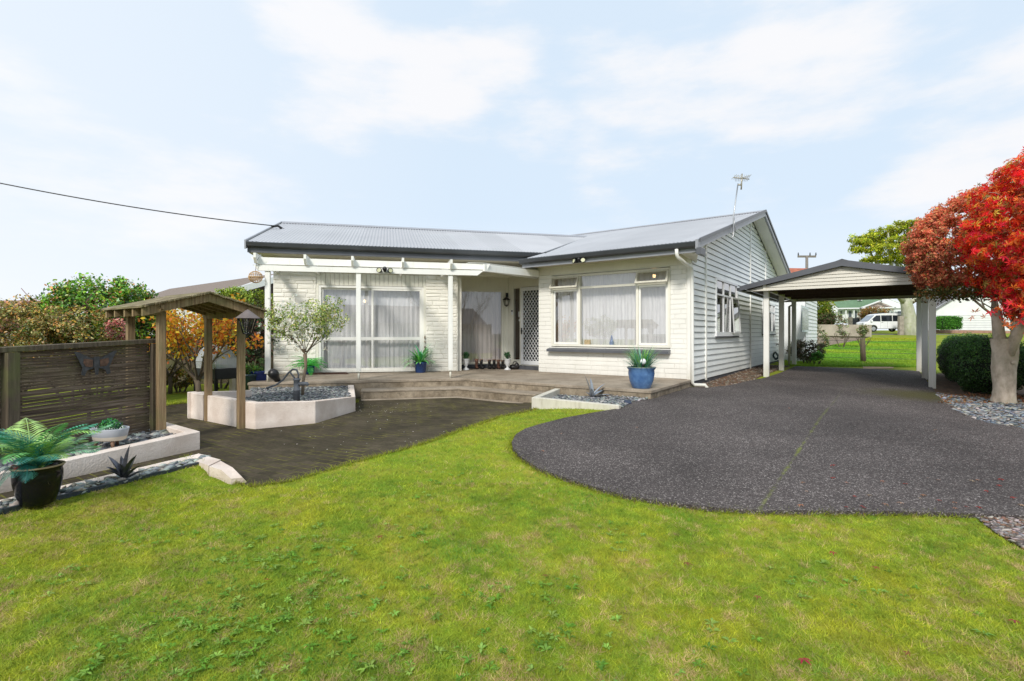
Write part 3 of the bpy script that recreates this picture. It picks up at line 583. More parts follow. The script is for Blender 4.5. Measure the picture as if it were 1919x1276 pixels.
for a in (xd0 - .05, xd1): mb = MB(); mb.box(a, a + .05, .0, .10, 0, 2.03); mb.build('door_jamb', M['cream'], house, FL)
curtain('curtain', FL, xd0 + .02, xd1 - .02, .2, .05, 1.98, M['curtain'], house, .02, .12)
room(FL, xl + .1, -.1, .13, 3.2, .0, 2.4, M['room'])
mb = MB(); p = pl(FL, 683, 564, 1.0); mb.sphere((p[0], 1.0, p[1]), .035); mb.build('light_bulb', M['bulb'], house, FL)
# ---- entry recess : window wall y=.91 (FL), x 0..1.44 ; door wall in FR y=.72
rx1 = 1.44; ry = .91
w0 = 0.02; w1, _ = pl(FL, 943, 600, ry); wt = pl(FL, 900, 543, ry)[1]; wb = .12
mb = MB(); wall_rects(mb, 0.0, rx1, 0, zt, [(w0 + .001, w1, wb, wt)], ry, ry + .1); mb.build('entry_wall', M['cream'], house, FL)
mb = MB(); x = 0.01
while x < rx1 - .02:
    mb.box(x + .003, min(x + .1, rx1 - .01) - .003, ry - .014, ry - .001, wt + .05, zt - .01)
    if x > w1: mb.box(x + .003, min(x + .1, rx1 - .01) - .003, ry - .014, ry - .001, .10, wt + .049)
    x += .10
mb.build('vertical_cladding', M['cream'], house, FL)
mb = MB(); frame_rect(mb, w0, w1, wb, wt, .05, ry - .03, ry + .05); ew = mb.build('window', M['cream'], house, FL)
pane(w0 + .05, w1 - .05, wb + .05, wt - .05, ry + .01, ew, FL, M['glassdoor']); curtain('curtain', FL, w0, w1, ry + .18, wb, wt, M['rosecurtain'], house, .03, .12)
room(FL, .0, rx1, ry + .12, 3.2, 0, 2.4, M['room'])
mb = MB(); mb.box(.02, w1 + .1, ry - .05, ry - .032, .0, wb - .02); mb.build('dark_plinth', M['base'], house, FL)
mb = MB(); mb.box(0.0, .12, .122, ry - .002, 0, zt); mb.build('return_wall', M['brickL'], house, FL)
mb = MB(); mb.box(rx1 - .035, rx1 + .04, ry - .03, ry + .06, .0, zt); mb.build('corner_post', M['cream'], house, FL)
# door wall
dy = .72; dx0 = -4.97; dxe = -3.55
s0, _ = pl(FR, 962, 600, dy); s1, _ = pl(FR, 975, 600, dy); d0, _ = pl(FR, 976.5, 600, dy); d1 = d0 + .84; dt = pl(FR, 990, 538, dy)[1]; db = .11
mb = MB(); wall_rects(mb, dx0, dxe, 0, zt, [(s0, s1, .22, dt), (d0, d1, db, dt + .01)], dy, dy + .1); mb.build('door_wall', M['cream'], house, FR)
mb = MB(); mb.box(d0, d0 + .07, dy - .02, dy + .02, db, dt); mb.box(d1 - .07, d1, dy - .02, dy + .02, db, dt); mb.box(d0 + .07, d1 - .07, dy - .02, dy + .02, db, db + .1); mb.box(d0 + .07, d1 - .07, dy - .02, dy + .02, dt - .09, dt)
sdoor = mb.build('security_door', M['pure'], house, FR); sdoor['label'] = 'white security door with diamond mesh grille'
mb = MB(); gx0, gx1, gz0, gz1 = d0 + .07, d1 - .07, db + .1, dt - .09; st = .085; hh = .075
def clipline(a, b):
    (x0_, z0_), (x1_, z1_) = a, b; t0, t1 = 0, 1
    for p, q in ((-(x1_ - x0_), x0_ - gx0), (x1_ - x0_, gx1 - x0_), (-(z1_ - z0_), z0_ - gz0), (z1_ - z0_, gz1 - z0_)):
        if abs(p) < 1e-9:
            if q < 0: return None
        else:
            r = q / p
            if p < 0: t0 = max(t0, r)
            else: t1 = min(t1, r)
    return None if t0 >= t1 else ((x0_ + t0 * (x1_ - x0_), z0_ + t0 * (z1_ - z0_)), (x0_ + t1 * (x1_ - x0_), z0_ + t1 * (z1_ - z0_)))
k = -3.0
while k < 4:
    for sgn in (1, -1):
        a = (gx0 + k, gz0) if sgn > 0 else (gx0 + k, gz0); b = (gx0 + k + sgn * 1.9 * .72, gz0 + 1.9 * 1.25 * .8)
        c = clipline(a, b)
        if c: mb.bar((c[0][0], dy, c[0][1]), (c[1][0], dy, c[1][1]), .012, .014, (0, 1, 0))
    k += .092
mb.build('diamond_mesh', M['pure'], sdoor, FR)
mb = MB(); mb.box(gx0, gx1, dy + .06, dy + .08, gz0 - .05, gz1 + .05); mb.build('dark_inner_door', mat('inner_door', (.02, .022, .03), .5), house, FR)
mb = MB(); hz = pl(FR, 978, 620, dy)[1]; mb.box(d0 + .02, d0 + .045, dy - .04, dy - .021, hz - .08, hz + .08); mb.tube([(d0 + .03, dy - .05, hz), (d0 + .03, dy - .07, hz), (d0 + .11, dy - .07, hz)], .008, 6); mb.build('handle', M['black'], sdoor, FR)
mb = MB(); frame_rect(mb, s0, s1, .22, dt, .012, dy - .01, dy + .05); sl = mb.build('sidelight', M['cream'], house, FR); pane(s0 + .012, s1 - .012, .232, dt - .012, dy + .02, sl, FR, M['glassdoor'])
room(FR, dx0, dxe, dy + .12, 2.5, 0, 2.4, mat('hall_wall', (.30, .16, .11), .8), 'hall_lining')
mb = MB(); mb.box(s0 + .06, s0 + .13, dy + .14, dy + .15, 1.35, 1.5); mb.box(s0 + .07, s0 + .12, dy + .14, dy + .15, 1.24, 1.29); mb.build('alarm_panel', M['pure'], house, FR)
mb = MB(); mb.box(d0 - .12, -3.56, dy - .33, dy - .002, 0.0, .085); mb.build('door_step', M['base'], house, FR)
bx, bz = pl(FR, 957, 585, dy); mb = MB(); mb.box(dx0 + .12, dx0 + .17, dy - .03, dy - .001, bz - .07, bz + .06); db_ = mb.build('doorbell', M['pure'], house, FR); mb = MB(); mb.box(dx0 + .125, dx0 + .165, dy - .033, dy - .0301, bz + .01, bz + .05); mb.build('camera_lens', M['black'], db_, FR)
# ---- gabled wing front (FR y=0) x -3.54..0
X0, X1 = -3.54, 0.0; wx0 = pl(FR, 1034, 600)[0]; wx1 = pl(FR, 1256, 600)[0]; wz0 = pl(FR, 1140, 650)[1]; wz1 = pl(FR, 1140, 510)[1]
top = 2.47; hole = (wx0, wx1, wz0 - .02, wz1 + .02)
mb = MB(); wall_rects(mb, X0, X1 - .012, -.3, top, [hole], .002, .12); mb.box(X0, X0 + .12, .121, dy + .1, 0, top); mb.build('wall', M['brickR'], house, FR)
mb = MB(); blocks(mb, X0, X1 - .03, 0, 2.29, [hole], 0, .10, .3, .8, .003, .002, .005); mb.build('block_face', M['brickR'], house, FR)
mb = MB(); mb.box(X0 + .35, X1 + .02, -.022, .001, max(2.29, wz1 + .03), top); mb.box(X0 - .02, X0 + .35, -.03, .001, 2.29, top); mb.build('frieze_board', M['cream'], house, FR)
mx = [pl(FR, p, 600)[0] for p in (1086, 1194.5)]; tz = pl(FR, 1140, 536)[1]
mb = MB(); frame_rect(mb, wx0, wx1, wz0, wz1, .045, -.02, .06); 
for x in mx: mb.box(x - .025, x + .025, -.02, .06, wz0 + .045, wz1 - .045)
for a, b in ((wx0 + .045, mx[0] - .025), (mx[0] + .025, mx[1] - .025), (mx[1] + .025, wx1 - .045)): mb.box(a, b, -.018, .058, tz - .025, tz + .025)
fw = mb.build('window', M['cream'], house, FR)
pane(mx[0] + .025, mx[1] - .025, wz0 + .045, tz - .025, .02, fw, FR); pane(mx[0] + .025, mx[1] - .025, tz + .025, wz1 - .045, .02, fw, FR)
for a, b in ((wx0 + .045, mx[0] - .025), (mx[1] + .025, wx1 - .045)):
    mb = MB(); frame_rect(mb, a + .004, b - .004, wz0 + .05, tz - .03, .045, .0, .035); cs = mb.build('casement_sash', M['white'], fw, FR); pane(a + .05, b - .05, wz0 + .095, tz - .075, .02, fw, FR)
    T = FR @ Matrix.Translation((0, -.022, wz1 - .04)) @ Matrix.Rotation(R(-24), 4, 'X'); hgt = (wz1 - .04) - (tz + .02)
    mb = MB(); frame_rect(mb, a - .03, b + .03, -hgt - .04, 0, .04, -.02, .015); sa = mb.build('awning_sash', M['cream'], fw, T); pane(a + .01, b - .01, -hgt, -.04, -.004, fw, T)
mb = MB(); mb.xprism([(-.14, wz0 - .125), (-.14, wz0 - .07), (.0, wz0 - .035), (.0, wz0 - .125)], wx0 - .06, wx1 + .01); mb.build('window_sill', M['grey'], house, FR)
curtain('curtain', FR, wx0 + .03, wx1 - .03, .2, wz0, wz1 - .0, M['curtain'], house, .03, .09)
room(FR, X0 + .13, X1 - .1, .13, 3.5, 0, 2.4, M['room'])
mb = MB(); p = pl(FR, 1226, 517, .8); mb.sphere((p[0], .8, p[1]), .04); mb.build('light_bulb', M['bulb'], house, FR)
# ornaments on the inner window ledge
mb = MB(); a, z = pl(FR, 1101, 640, .11); mb.box(a - .07, a + .07, .09, .13, wz0 + .046, wz0 + .15); mb.build('ledge_ornament', mat('ornament_cream', (.62, .45, .30), .6, .4, 30), house, FR)
a, z = pl(FR, 1146, 640, .11); mb = MB(); mb.lathe([(.05, 0), (.055, .05), (.03, .1), (.02, .16), (.012, .2), (0, .21)], 12, (a, .12, wz0 + .046)); mb.build('ledge_figurine', mat('blue_figurine', (.22, .30, .48), .4, .4, 20), house, FR)
# ---- side wall, real lapped weatherboards on x=0 (FR), y 0..11.75
SB = 11.75; ridge_y = 5.87; eave_y = -.67; eave_z = 2.62; ridge_z = 4.42; sl = (ridge_z - eave_z) / (ridge_y - eave_y)
def rz(y): return eave_z + sl * ((y - eave_y) if y < ridge_y else (2 * ridge_y - eave_y - y))
swy0, _ = plx(FR, 1339, 570); swy1, _ = plx(FR, 1379.5, 570); swz1 = plx(FR, 1345, 521)[1]; swz0 = plx(FR, 1345, 626)[1]
sw2 = (plx(FR, 1427, 600)[0], plx(FR, 1450, 600)[0], .95, 1.95)
hs = [(swy0, swy1, swz0, swz1), sw2]
mb = MB(); z = -.06; lap = .125
while z < ridge_z - .15:
    zt_ = z + lap; ys = 0.0; ye = SB
    lim = max(0, (z + lap * .5 + .16 - rz(0)) / sl); ys = max(ys, lim if z + .16 > rz(0) - .0 else 0); ye = SB - max(0, ys); 
    segs = [(ys, ye)]
    for h in hs:
        if h[2] < zt_ - .03 and h[3] > z + .03:
            ns = []
            for p, q in segs:
                if h[1] <= p or h[0] >= q: ns.append((p, q)); continue
                ns += [(p, h[0]), (h[1], q)]
            segs = ns
    for p, q in segs:
        if q - p > .05: mb.add([(.004, p, zt_), (.028, p, z + .008), (.004, p, z + .008), (.004, q, zt_), (.028, q, z + .008), (.004, q, z + .008)], [(0, 1, 4, 3), (1, 2, 5, 4), (0, 2, 1), (3, 4, 5)])
    z += lap
wb_ = mb.build('weatherboards', M['board'], house, FR)
mb = MB(); mb.add([(.0, 0, -.07), (.0, SB, -.07), (.0, SB, rz(SB) - .2), (.0, ridge_y, ridge_z - .15), (.0, 0, rz(0) - .2)], [(0, 1, 2, 3, 4)]); mb.build('shadow_gap_backing', M['base'], house, FR)  # dark sheet seen through the board gaps, standing in for their shadow lines
mb = MB(); mb.box(-.05, .015, 0.02, SB, -.6, -.065); mb.build('foundation', M['base'], house, FR)
mb = MB(); mb.box(-.02, .05, -.025, .06, -.09, 2.45); mb.build('corner_board', M['white'], house, FR)
for px in (1320.5, 1404.5, 1433): 
    y = plx(FR, px, 600)[0]; mb = MB(); mb.box(.006, .045, y - .035, y + .035, -.09, rz(y) - .19); mb.build('cover_batten', M['white'], house, FR)
def side_window(y0, y1, z0, z1, openit):
    mb = MB(); mb.box(.0, .045, y0, y0 + .06, z0, z1); mb.box(0, .045, y1 - .06, y1, z0, z1); mb.box(0, .045, y0 + .06, y1 - .06, z1 - .06, z1); mb.box(0, .06, y0 - .03, y1 + .03, z0 - .05, z0 + .05)
    yi0, yi1 = y0 + .06, y1 - .06; t = z1 - .06 - (z1 - z0) * .25
    mb.box(0.005, .04, yi0, yi1, t - .02, t + .02); w_ = (yi1 - yi0) / 3
    for k in (1, 2): mb.box(.004, .038, yi0 + w_ * k - .018, yi0 + w_ * k + .018, z0 + .05, t - .021); mb.box(.004, .038, yi0 + w_ * k - .018, yi0 + w_ * k + .018, t + .021, z1 - .061)
    o = mb.build('window', M['pure'], house, FR)
    mb = MB(); mb.add([(.015, yi0, z0 + .05), (.015, yi0 + (w_ * 2 if openit else yi1 - yi0), z0 + .05), (.015, yi0 + (w_ * 2 if openit else yi1 - yi0), t), (.015, yi0, t)], [(0, 1, 2, 3)]); mb.add([(.015, yi0, t), (.015, yi1, t), (.015, yi1, z1 - .06), (.015, yi0, z1 - .06)], [(0, 1, 2, 3)]); mb.build('pane', M['glass'], o, FR)
    mb = MB(); mb.box(.0, .07, y0 - .02, y1 + .02, z0 - .085, z0 - .051); mb.build('sill', M['base'], o, FR)
    if openit:
        T = FR @ Matrix.Translation((.05, yi0 + w_ * 2.5, t)) @ Matrix.Rotation(R(-3.5), 4, 'Y'); h = t - z0 - .02
        mb = MB(); a = w_ / 2 + .02
        mb.box(0, .03, -a, -a + .035, -h, 0); mb.box(0, .03, a - .035, a, -h, 0); mb.box(0, .03, -a + .035, a - .035, -h, -h + .04); mb.box(0, .03, -a + .035, a - .035, -.035, 0); mb.build('open_sash', M['pure'], o, T)
        mb = MB(); mb.add([(.015, -a + .03, -h + .04), (.015, a - .03, -h + .04), (.015, a - .03, -.03), (.015, -a + .03, -.03)], [(0, 1, 2, 3)]); mb.build('pane', M['glass'], o, T)
    return o
side_window(swy0, swy1, swz0, swz1, True); side_window(*sw2, False)
TS = FR @ Matrix.Translation((-.12, 0, 0)) @ Matrix.Rotation(R(90), 4, 'Z')
curtain('net_curtain', TS, swy0, swy1, 0, swz0, swz1 - .45, M['curtain'], house, .02, .09)
# ---- roofs: corrugated sheets
def corr(name, fr, cols, zf, amp=.009, per=.076, m=None):
    vs = []; fs = []
    for i, (x, a, b) in enumerate(cols):
        dz = amp * math.cos(2 * math.pi * x / per); vs += [(x, a, zf(a) + dz), (x, b, zf(b) + dz)]
        if i: n = 2 * i; fs.append((n - 2, n, n + 1, n - 1))
    mb = MB(); mb.add(vs, fs, True); return mb.build(name, m or M['roof'], house, fr)
L_ez, L_rz, L_ey, L_ry = 2.85, 4.03, -.65, 3.12; Lsl = (L_rz - L_ez) / (L_ry - L_ey)
lx0 = -4.5
xs = np.arange(lx0, 4.66, .0127)
cols = []
for x in xs:
    a = L_ey if x < 2.03 else L_ey + (x - 2.03) / (4.65 - 2.03) * (L_ry - L_ey); cols.append((x, a, L_ry))
corr('roof', FL, cols, lambda y: L_ez + Lsl * (y - L_ey))
xs = np.arange(-6.0, .36, .0127); cols = []
for x in xs:
    a = 4.57 if x < -4.59 else (.134 + (x + 3.44) / (-4.59 + 3.44) * (4.57 - .134) if x < -3.44 else eave_y); cols.append((x, a, ridge_y))
corr('roof', FR, cols, lambda y: eave_z + sl * (y - eave_y))
mb = MB(); mb.add([(-6, ridge_y, ridge_z), (.35, ridge_y, ridge_z), (.35, 12.41, eave_z), (-6, 12.41, eave_z)], [(0, 1, 2, 3)]); mb.build('rear_roof', M['roof'], house, FR)
mb = MB(); mb.add([(lx0, L_ry, L_rz), (4.6, L_ry, L_rz), (4.6, 6.9, L_ez), (lx0, 6.9, L_ez)], [(0, 1, 2, 3)]); mb.build('rear_roof', M['roof'], house, FL)
def strip(mb, fr_pts, w):
    pass
mb = MB(); mb.xprism([(L_ry - .13, L_rz - .03), (L_ry - .12, L_rz - .01), (L_ry, L_rz + .045), (L_ry + .12, L_rz - .01), (L_ry + .12, L_rz - .04)], lx0 - .02, 4.62); mb.build('ridge_cap', M['lgrey'], house, FL)
mb = MB(); mb.xprism([(ridge_y - .13, ridge_z - .02), (ridge_y - .12, ridge_z), (ridge_y, ridge_z + .045), (ridge_y + .12, ridge_z), (ridge_y + .12, ridge_z - .03)], -6, .42); mb.build('ridge_cap', M['lgrey'], house, FR)
# valley flashing
mb = MB(); a = FL @ Vector((2.03, L_ey, L_ez + .012)); b = FL @ Vector((4.65, L_ry, L_rz + .012)); inv = FR.inverted(); mb.bar(inv @ a, inv @ b, .07, .012); mb.build('valley_flashing', M['dgrey'], house, FR)
# gutters and fascias
def gutter(mb, x0, x1, y, z):   # quad gutter profile, front at y
    mb.xprism([(y, z), (y - .02, z - .005), (y - .115, z - .005), (y - .125, z - .02), (y - .10, z - .09), (y - .06, z - .115), (y, z - .115)], x0, x1)
mb = MB(); gutter(mb, lx0 - .02, 2.05, L_ey + .06, L_ez - .005); mb.build('gutter', M['dgrey'], house, FL)
mb = MB(); mb.box(lx0 - .02, 2.05, L_ey + .062, L_ey + .085, L_ez - .22, L_ez - .02); mb.build('fascia', M['grey'], house, FL)
mb = MB(); gutter(mb, -3.62, .36, eave_y + .06, eave_z - .005); mb.box(-3.62, -3.60, eave_y + .061, .2, eave_z - .12, eave_z); mb.build('gutter', M['dgrey'], house, FR)
mb = MB(); mb.box(-3.60, .36, eave_y + .062, eave_y + .085, eave_z - .20, eave_z - .02); mb.box(-3.60, -3.575, eave_y + .086, .3, eave_z - .20, eave_z - .02); mb.build('fascia', M['lgrey'], house, FR)
# soffits
mb = MB(); mb.box(lx0, 2.6, L_ey + .086, 1.1, 2.622, 2.64); mb.build('soffit', M['beige'], house, FL)
mb = MB(); mb.box(-3.574, .012, eave_y + .086, .0, top, top + .012); mb.build('soffit', M['beige'], house, FR)
# barge boards of the gable on the right
def rake(mb, y0, y1, x0, x1, dt_, th):
    for a, b in ((y0, y1),):
        mb.add([(x0, a, rz(a) + dt_), (x1, a, rz(a) + dt_), (x1, b, rz(b) + dt_), (x0, b, rz(b) + dt_), (x0, a, rz(a) + dt_ - th), (x1, a, rz(a) + dt_ - th), (x1, b, rz(b) + dt_ - th), (x0, b, rz(b) + dt_ - th)],
               [(0, 1, 2, 3), (7, 6, 5, 4), (0, 4, 5, 1), (1, 5, 6, 2), (2, 6, 7, 3), (3, 7, 4, 0)])
mb = MB(); rake(mb, eave_y - .10, ridge_y, .352, .40, .035, .17); rake(mb, ridge_y, 12.5, .352, .40, .035, .17); mb.build('barge_board', M['lgrey'], house, FR)
mb = MB(); rake(mb, eave_y - .02, ridge_y, .402, .425, .05, .07); rake(mb, ridge_y, 12.5, .402, .425, .05, .07); mb.build('barge_capping', M['grey'], house, FR)
mb = MB(); rake(mb, .02, ridge_y, .034, .35, -.135, .012); rake(mb, ridge_y, 12.3, .034, .35, -.135, .012); mb.build('gable_soffit', M['cream'], house, FR)
mb = MB(); mb.box(.03, .35, eave_y + .09, -.03, top - .01, top + .03); mb.build('boxed_eave', M['cream'], house, FR)
# long wing verge on the left end
mb = MB()
mb.add([(lx0 - .05, L_ey - .06, L_ez + .02), (lx0 - .02, L_ey - .06, L_ez + .02), (lx0 - .02, L_ry, L_rz + .04), (lx0 - .05, L_ry, L_rz + .04), (lx0 - .05, L_ey - .06, L_ez - .17), (lx0 - .02, L_ey - .06, L_ez - .17), (lx0 - .02, L_ry, L_rz - .14), (lx0 - .05, L_ry, L_rz - .14)],
       [(0, 1, 2, 3), (7, 6, 5, 4), (0, 4, 5, 1), (1, 5, 6, 2), (2, 6, 7, 3), (3, 7, 4, 0)]); mb.build('barge_board', M['lgrey'], house, FL)
# other outer walls closing the shell
mb = MB(); mb.box(xl, xl + .1, .122, 6.2, -.3, 2.8); mb.box(xl + .1, 4, 6.1, 6.2, -.3, 2.8); mb.build('rear_wall', M['cream'], house, FL)
mb = MB(); mb.box(-6, -.06, SB - .1, SB, -.3, 2.6); mb.build('rear_wall', M['board'], house, FR)
mb = MB(); mb.add([(xl, .12, 2.6), (xl, 6.2, 2.6), (xl, L_ry, 3.95)], [(0, 1, 2)]); mb.build('gable_end', M['cream'], house, FL)
# downpipes
mb = MB(); gx = pl(FR, 1268, 470, eave_y)[0]
mb.tube([(gx, eave_y - .0, eave_z - .12), (gx, eave_y - .0, eave_z - .2), (gx + .01, eave_y + .02, eave_z - .26), (gx + .06, eave_y + .16, eave_z - .33), (.085, -.1, eave_z - .42), (.085, -.06, eave_z - .50), (.085, -.05, 1.0), (.085, -.05, -.06), (.12, -.02, -.1), (.30, .06, -.10), (.33, .06, -.14), (.33, .06, -.19)], .034, 10); mb.build('downpipe', M['white'], house, FR)
mb = MB(); mb.add([(.01, -.6, 2.47), (.34, -.55, 2.44), (.06, .32, 2.36), (.01, -.6, 2.44), (.34, -.55, 2.40), (.06, .32, 2.33)], [(0, 1, 2), (3, 5, 4), (0, 3, 4, 1), (1, 4, 5, 2), (2, 5, 3, 0)]); mb.build('eave_flashing', M['cream'], house, FR)
mb = MB(); mb.box(.37, .45, eave_y - .10, eave_y + .22, eave_z - .26, eave_z - .14); mb.build('barge_end', M['grey'], house, FR)
mb = MB(); y = plx(FR, 1452, 690)[0]; mb.tube([(.05, y, .5), (.06, y, .55), (.12, y + .05, .52)], .018, 6); mb.build('tap', M['dgrey'], house, FR)
# ================================================================ TERRACE, STEPS
def xsect(sL, sR):      # meeting point of the long-wing line y=sL and the gabled-wing line y=sR
    a = FL @ Vector((0, sL, 0)); d = FL.to_3x3() @ Vector((1, 0, 0)); c = FR @ Vector((0, sR, 0)); e = FR.to_3x3() @ Vector((1, 0, 0))
    t = ((c.x - a.x) * e.y - (c.y - a.y) * e.x) / (d.x * e.y - d.y * e.x); q = a + d * t; return (q.x, q.y)
def w2(fr, x, y): q = fr @ Vector((x, y, 0)); return (q.x, q.y)
sL, sR = -2.03, -2.38
def terr(dl, dr, z0, z1, grow=0.0):
    return [w2(FL, -4.15 - grow, sL - grow), xsect(sL - grow, sR - grow), w2(FR, .12 + grow, sR - grow), w2(FR, .05 + grow, .12), w2(FR, -3.5, .8), w2(FL, 1.4, 1.0), w2(FL, -.05, 1.0), w2(FL, -.05, .2), w2(FL, -4.15 - grow, .2)]
mb = MB(); mb.prism(terr(0, 0, 0, 0, .015), -.05, 0); o = mb.build('terrace', M['conc'], None, None, .006); tag(o, kind='structure')
mb = MB(); mb.prism(terr(0, 0, 0, 0, 0), -.5, -.0501); o = mb.build('terrace_base', M['riser']); tag(o, kind='structure')
def stepring(nm, g0, g1, z0, z1, m, pxl=676, pxr=1003):
    xa = pl(FL, pxl, 745, sL - g1)[0]; xb = pl(FR, pxr, 745, sR - g1)[0]
    P = [w2(FL, xa, sL - g0), w2(FL, xa, sL - g1), xsect(sL - g1, sR - g1), w2(FR, xb, sR - g1), w2(FR, xb, sR - g0), xsect(sL - g0, sR - g0)]
    mb = MB(); mb.prism(P, z1 - .035, z1); o = mb.build(nm, m, None, None, .006); tag(o, kind='structure')
    g1 -= .012; P = [w2(FL, xa, sL - g0), w2(FL, xa, sL - g1), xsect(sL - g1, sR - g1), w2(FR, xb, sR - g1), w2(FR, xb, sR - g0), xsect(sL - g0, sR - g0)]
    mb = MB(); mb.prism(P, z0, z1 - .0351); o = mb.build(nm + '_riser', M['riser'], None, None, .004); tag(o, kind='structure')
stepring('step', .003, .43, -.44, -.153, M['conc']); stepring('step_kerb', .433, .53, -.5, -.315, M['conc'])
# ================================================================ WALLS AND PLANTERS
def offset_poly(P, w):   # P open polyline, returns inner line offset to the left by w
    out = []
    for i in range(len(P)):
        a = Vector(P[max(i - 1, 0)][:2]); b = Vector(P[i][:2]); c = Vector(P[min(i + 1, len(P) - 1)][:2]); ds = []
        if i > 0: ds.append((b - a).normalized())
        if i < len(P) - 1: ds.append((c - b).normalized())
        n = sum((Vector((-d.y, d.x)) for d in ds), Vector((0, 0))).normalized(); k = w / max(.4, n.dot(Vector((-ds[0].y, ds[0].x)))); out.append((b.x + n.x * k, b.y + n.y * k))
    return out
def wallstrip(mb, P, tops, w, zb):
    q = offset_poly(P, w); n = len(P); vs = []
    for i in range(n): vs += [(P[i][0], P[i][1], zb), (P[i][0], P[i][1], tops[i]), (q[i][0], q[i][1], tops[i]), (q[i][0], q[i][1], zb)]
    fs = []
    for i in range(n - 1): a, b = 4 * i, 4 * i + 4; fs += [(a, b, b + 1, a + 1), (a + 1, b + 1, b + 2, a + 2), (a + 2, b + 2, b + 3, a + 3)]
    fs += [(0, 1, 2, 3), (4 * n - 1, 4 * n - 2, 4 * n - 3, 4 * n - 4)]; mb.add(vs, fs); return q
def topz(px, py, xy): return E + (CY - py) * xy[1] / F
# octagonal planter: base pixel and height of the outer top edge
OCT = [((351, 783.4), 734.5), ((381, 788.5), 740), ((443, 801), 750), ((478, 805), 755), ((591, 794), 752), ((666, 771), 743), ]
op = [gxy(*b) for b, t in OCT]; ot = [topz(0, t, p) for (b, t), p in zip(OCT, op)]
end = w2(FL, -2.28, sL - .02); 
tp = thing('raised_planter', 'low pinkish white stucco planter with angled sides below the terrace', 'planter wall')
mb = MB(); P1 = [op[0], op[1]]; back = (-4.22, 8.30)
gap = .02
def lerp(a, b, t): return tuple(x + (y - x) * t for x, y in zip(a, b))
segA = [lerp(op[0], op[1], 0), lerp(op[0], op[1], .97)]; segB = [lerp(op[1], op[2], .04), lerp(op[1], op[2], .985)]; segC = [lerp(op[2], op[3], .04), *op[3:], end]
for s_, t_ in ((segA, [ot[0], ot[1]]), (segB, [ot[1], ot[2]]), (segC, [ot[2], *ot[3:], ot[-1] + .03])):
    mb = MB(); wallstrip(mb, s_, t_, .11, -.55); mb.build('wall', M['stucco'], tp, I4, .006)
mb = MB(); bk = [back, op[0]]; wallstrip(mb, [back, (op[0][0], op[0][1] + .0)], [-.005, ot[0] - .003], .10, -.5); mb.build('rear_wall', M['stucco'], tp, I4)
BEDL = [op[0], op[1], op[2], op[3], op[4], op[5], end, w2(FL, -4.2, sL), back]
inner = offset_poly([*op, end], .09)
BEDLi = [*inner, w2(FL, -4.1, sL - .01), (-4.2, 8.22)]
sheet('planter_soil', BEDLi, lambda x, y: -.12, .3, M['soil'])
GREYS = [sr(115, 120, 122), sr(140, 143, 142), sr(90, 94, 98), sr(160, 160, 155), sr(78, 80, 84)]
pebbles('planter_gravel', 'grey chipped slate filling the angled white planter', BEDLi, 4200, .024, GREYS, lambda x, y: -.115, .4)
# small planter by the terrace corner
q0, q1, q2 = gxy(996, 767), gxy(1168, 771), None
p0 = gp(996, 767); zt_ = topz(0, 744.5, p0); p1 = gp(1160, 771); zt1 = topz(0, 760, p1)
bk0 = w2(FR, pl(FR, 1040, 738, sR - .02)[0], sR - .02)
tp2 = thing('low_planter', 'low cream stucco bed wall at the foot of the terrace, right of the steps', 'planter wall')
mb = MB(); wallstrip(mb, [bk0, p0[:2], p1[:2]], [zt_ + .02, zt_, zt1], .10, -.55); mb.build('wall', paintmat('cream_stucco', (.80, .77, .68), (.4, .35, .25), .5), tp2, I4, .006)
_q = offset_poly([bk0, p0[:2], p1[:2]], .09); BEDR = [_q[0], _q[1], _q[2], gxy(1182, 758), gxy(1217, 751), w2(FR, .12, sR)]
sheet('bed_soil', BEDR, lambda x, y: max(H(x, y) + .03, -.20), .2, M['soil'])
pebbles('bed_gravel', 'grey chipped slate in the low cream bed right of the steps', BEDR, 1500, .024, GREYS, lambda x, y: max(H(x, y) + .035, -.19), .4)
# lower planter in front of the slatted screen
c0 = gp(375, 842.8); a0 = gp(115, 900.5); dirv = Vector((c0[0] - a0[0], c0[1] - a0[1])).normalized(); a1 = (a0[0] - dirv.x * 2.2, a0[1] - dirv.y * 2.2); c1 = (c0[0] - .80, c0[1] + .62)
t0 = topz(0, 808, c0); t1 = topz(0, 865, a0)
tp3 = thing('stepped_planter', 'low white stucco planter wall below the dark slatted screen', 'planter wall')
mb = MB(); wallstrip(mb, [a1, a0[:2], c0[:2], c1], [t1 - .02, t1, t0, t0 + .0], .12, -.6); mb.build('wall', M['stucco'], tp3, I4, .006)
inn = offset_poly([a1, a0[:2], c0[:2], c1], .10); PB = [*inn, (c1[0] - .5, c1[1] - .2), (-5.0, 4.8), (-5.6, 3.0), (a1[0] - .9, a1[1])]
sheet('lower_bed_soil', PB, lambda x, y: -.27, .3, M['soil'])
pebbles('bed_pebbles', 'smooth grey pebbles in the planter below the slatted screen', PB, 1500, .035, GREYS, lambda x, y: -.265, .5)
# kerb along the path and its drop to the lawn
kb = [(371, 850, -.26), (110, 911, -.27)]
K = lambda px, py, z: ((px - CX) / F * (E - z) * F / (py - CY), (E - z) * F / (py - CY))
ka = K(371, 850, -.26); kbp = K(110, 911, -.27); dk = (Vector(ka) - Vector(kbp)).normalized(); kc = (kbp[0] - dk.x * 2.5, kbp[1] - dk.y * 2.5)
tp4 = thing('kerb_wall', 'low white kerb wall along the path, dropping to the lawn', 'kerb')
mb = MB(); k1 = K(413.5, 863, -.27)
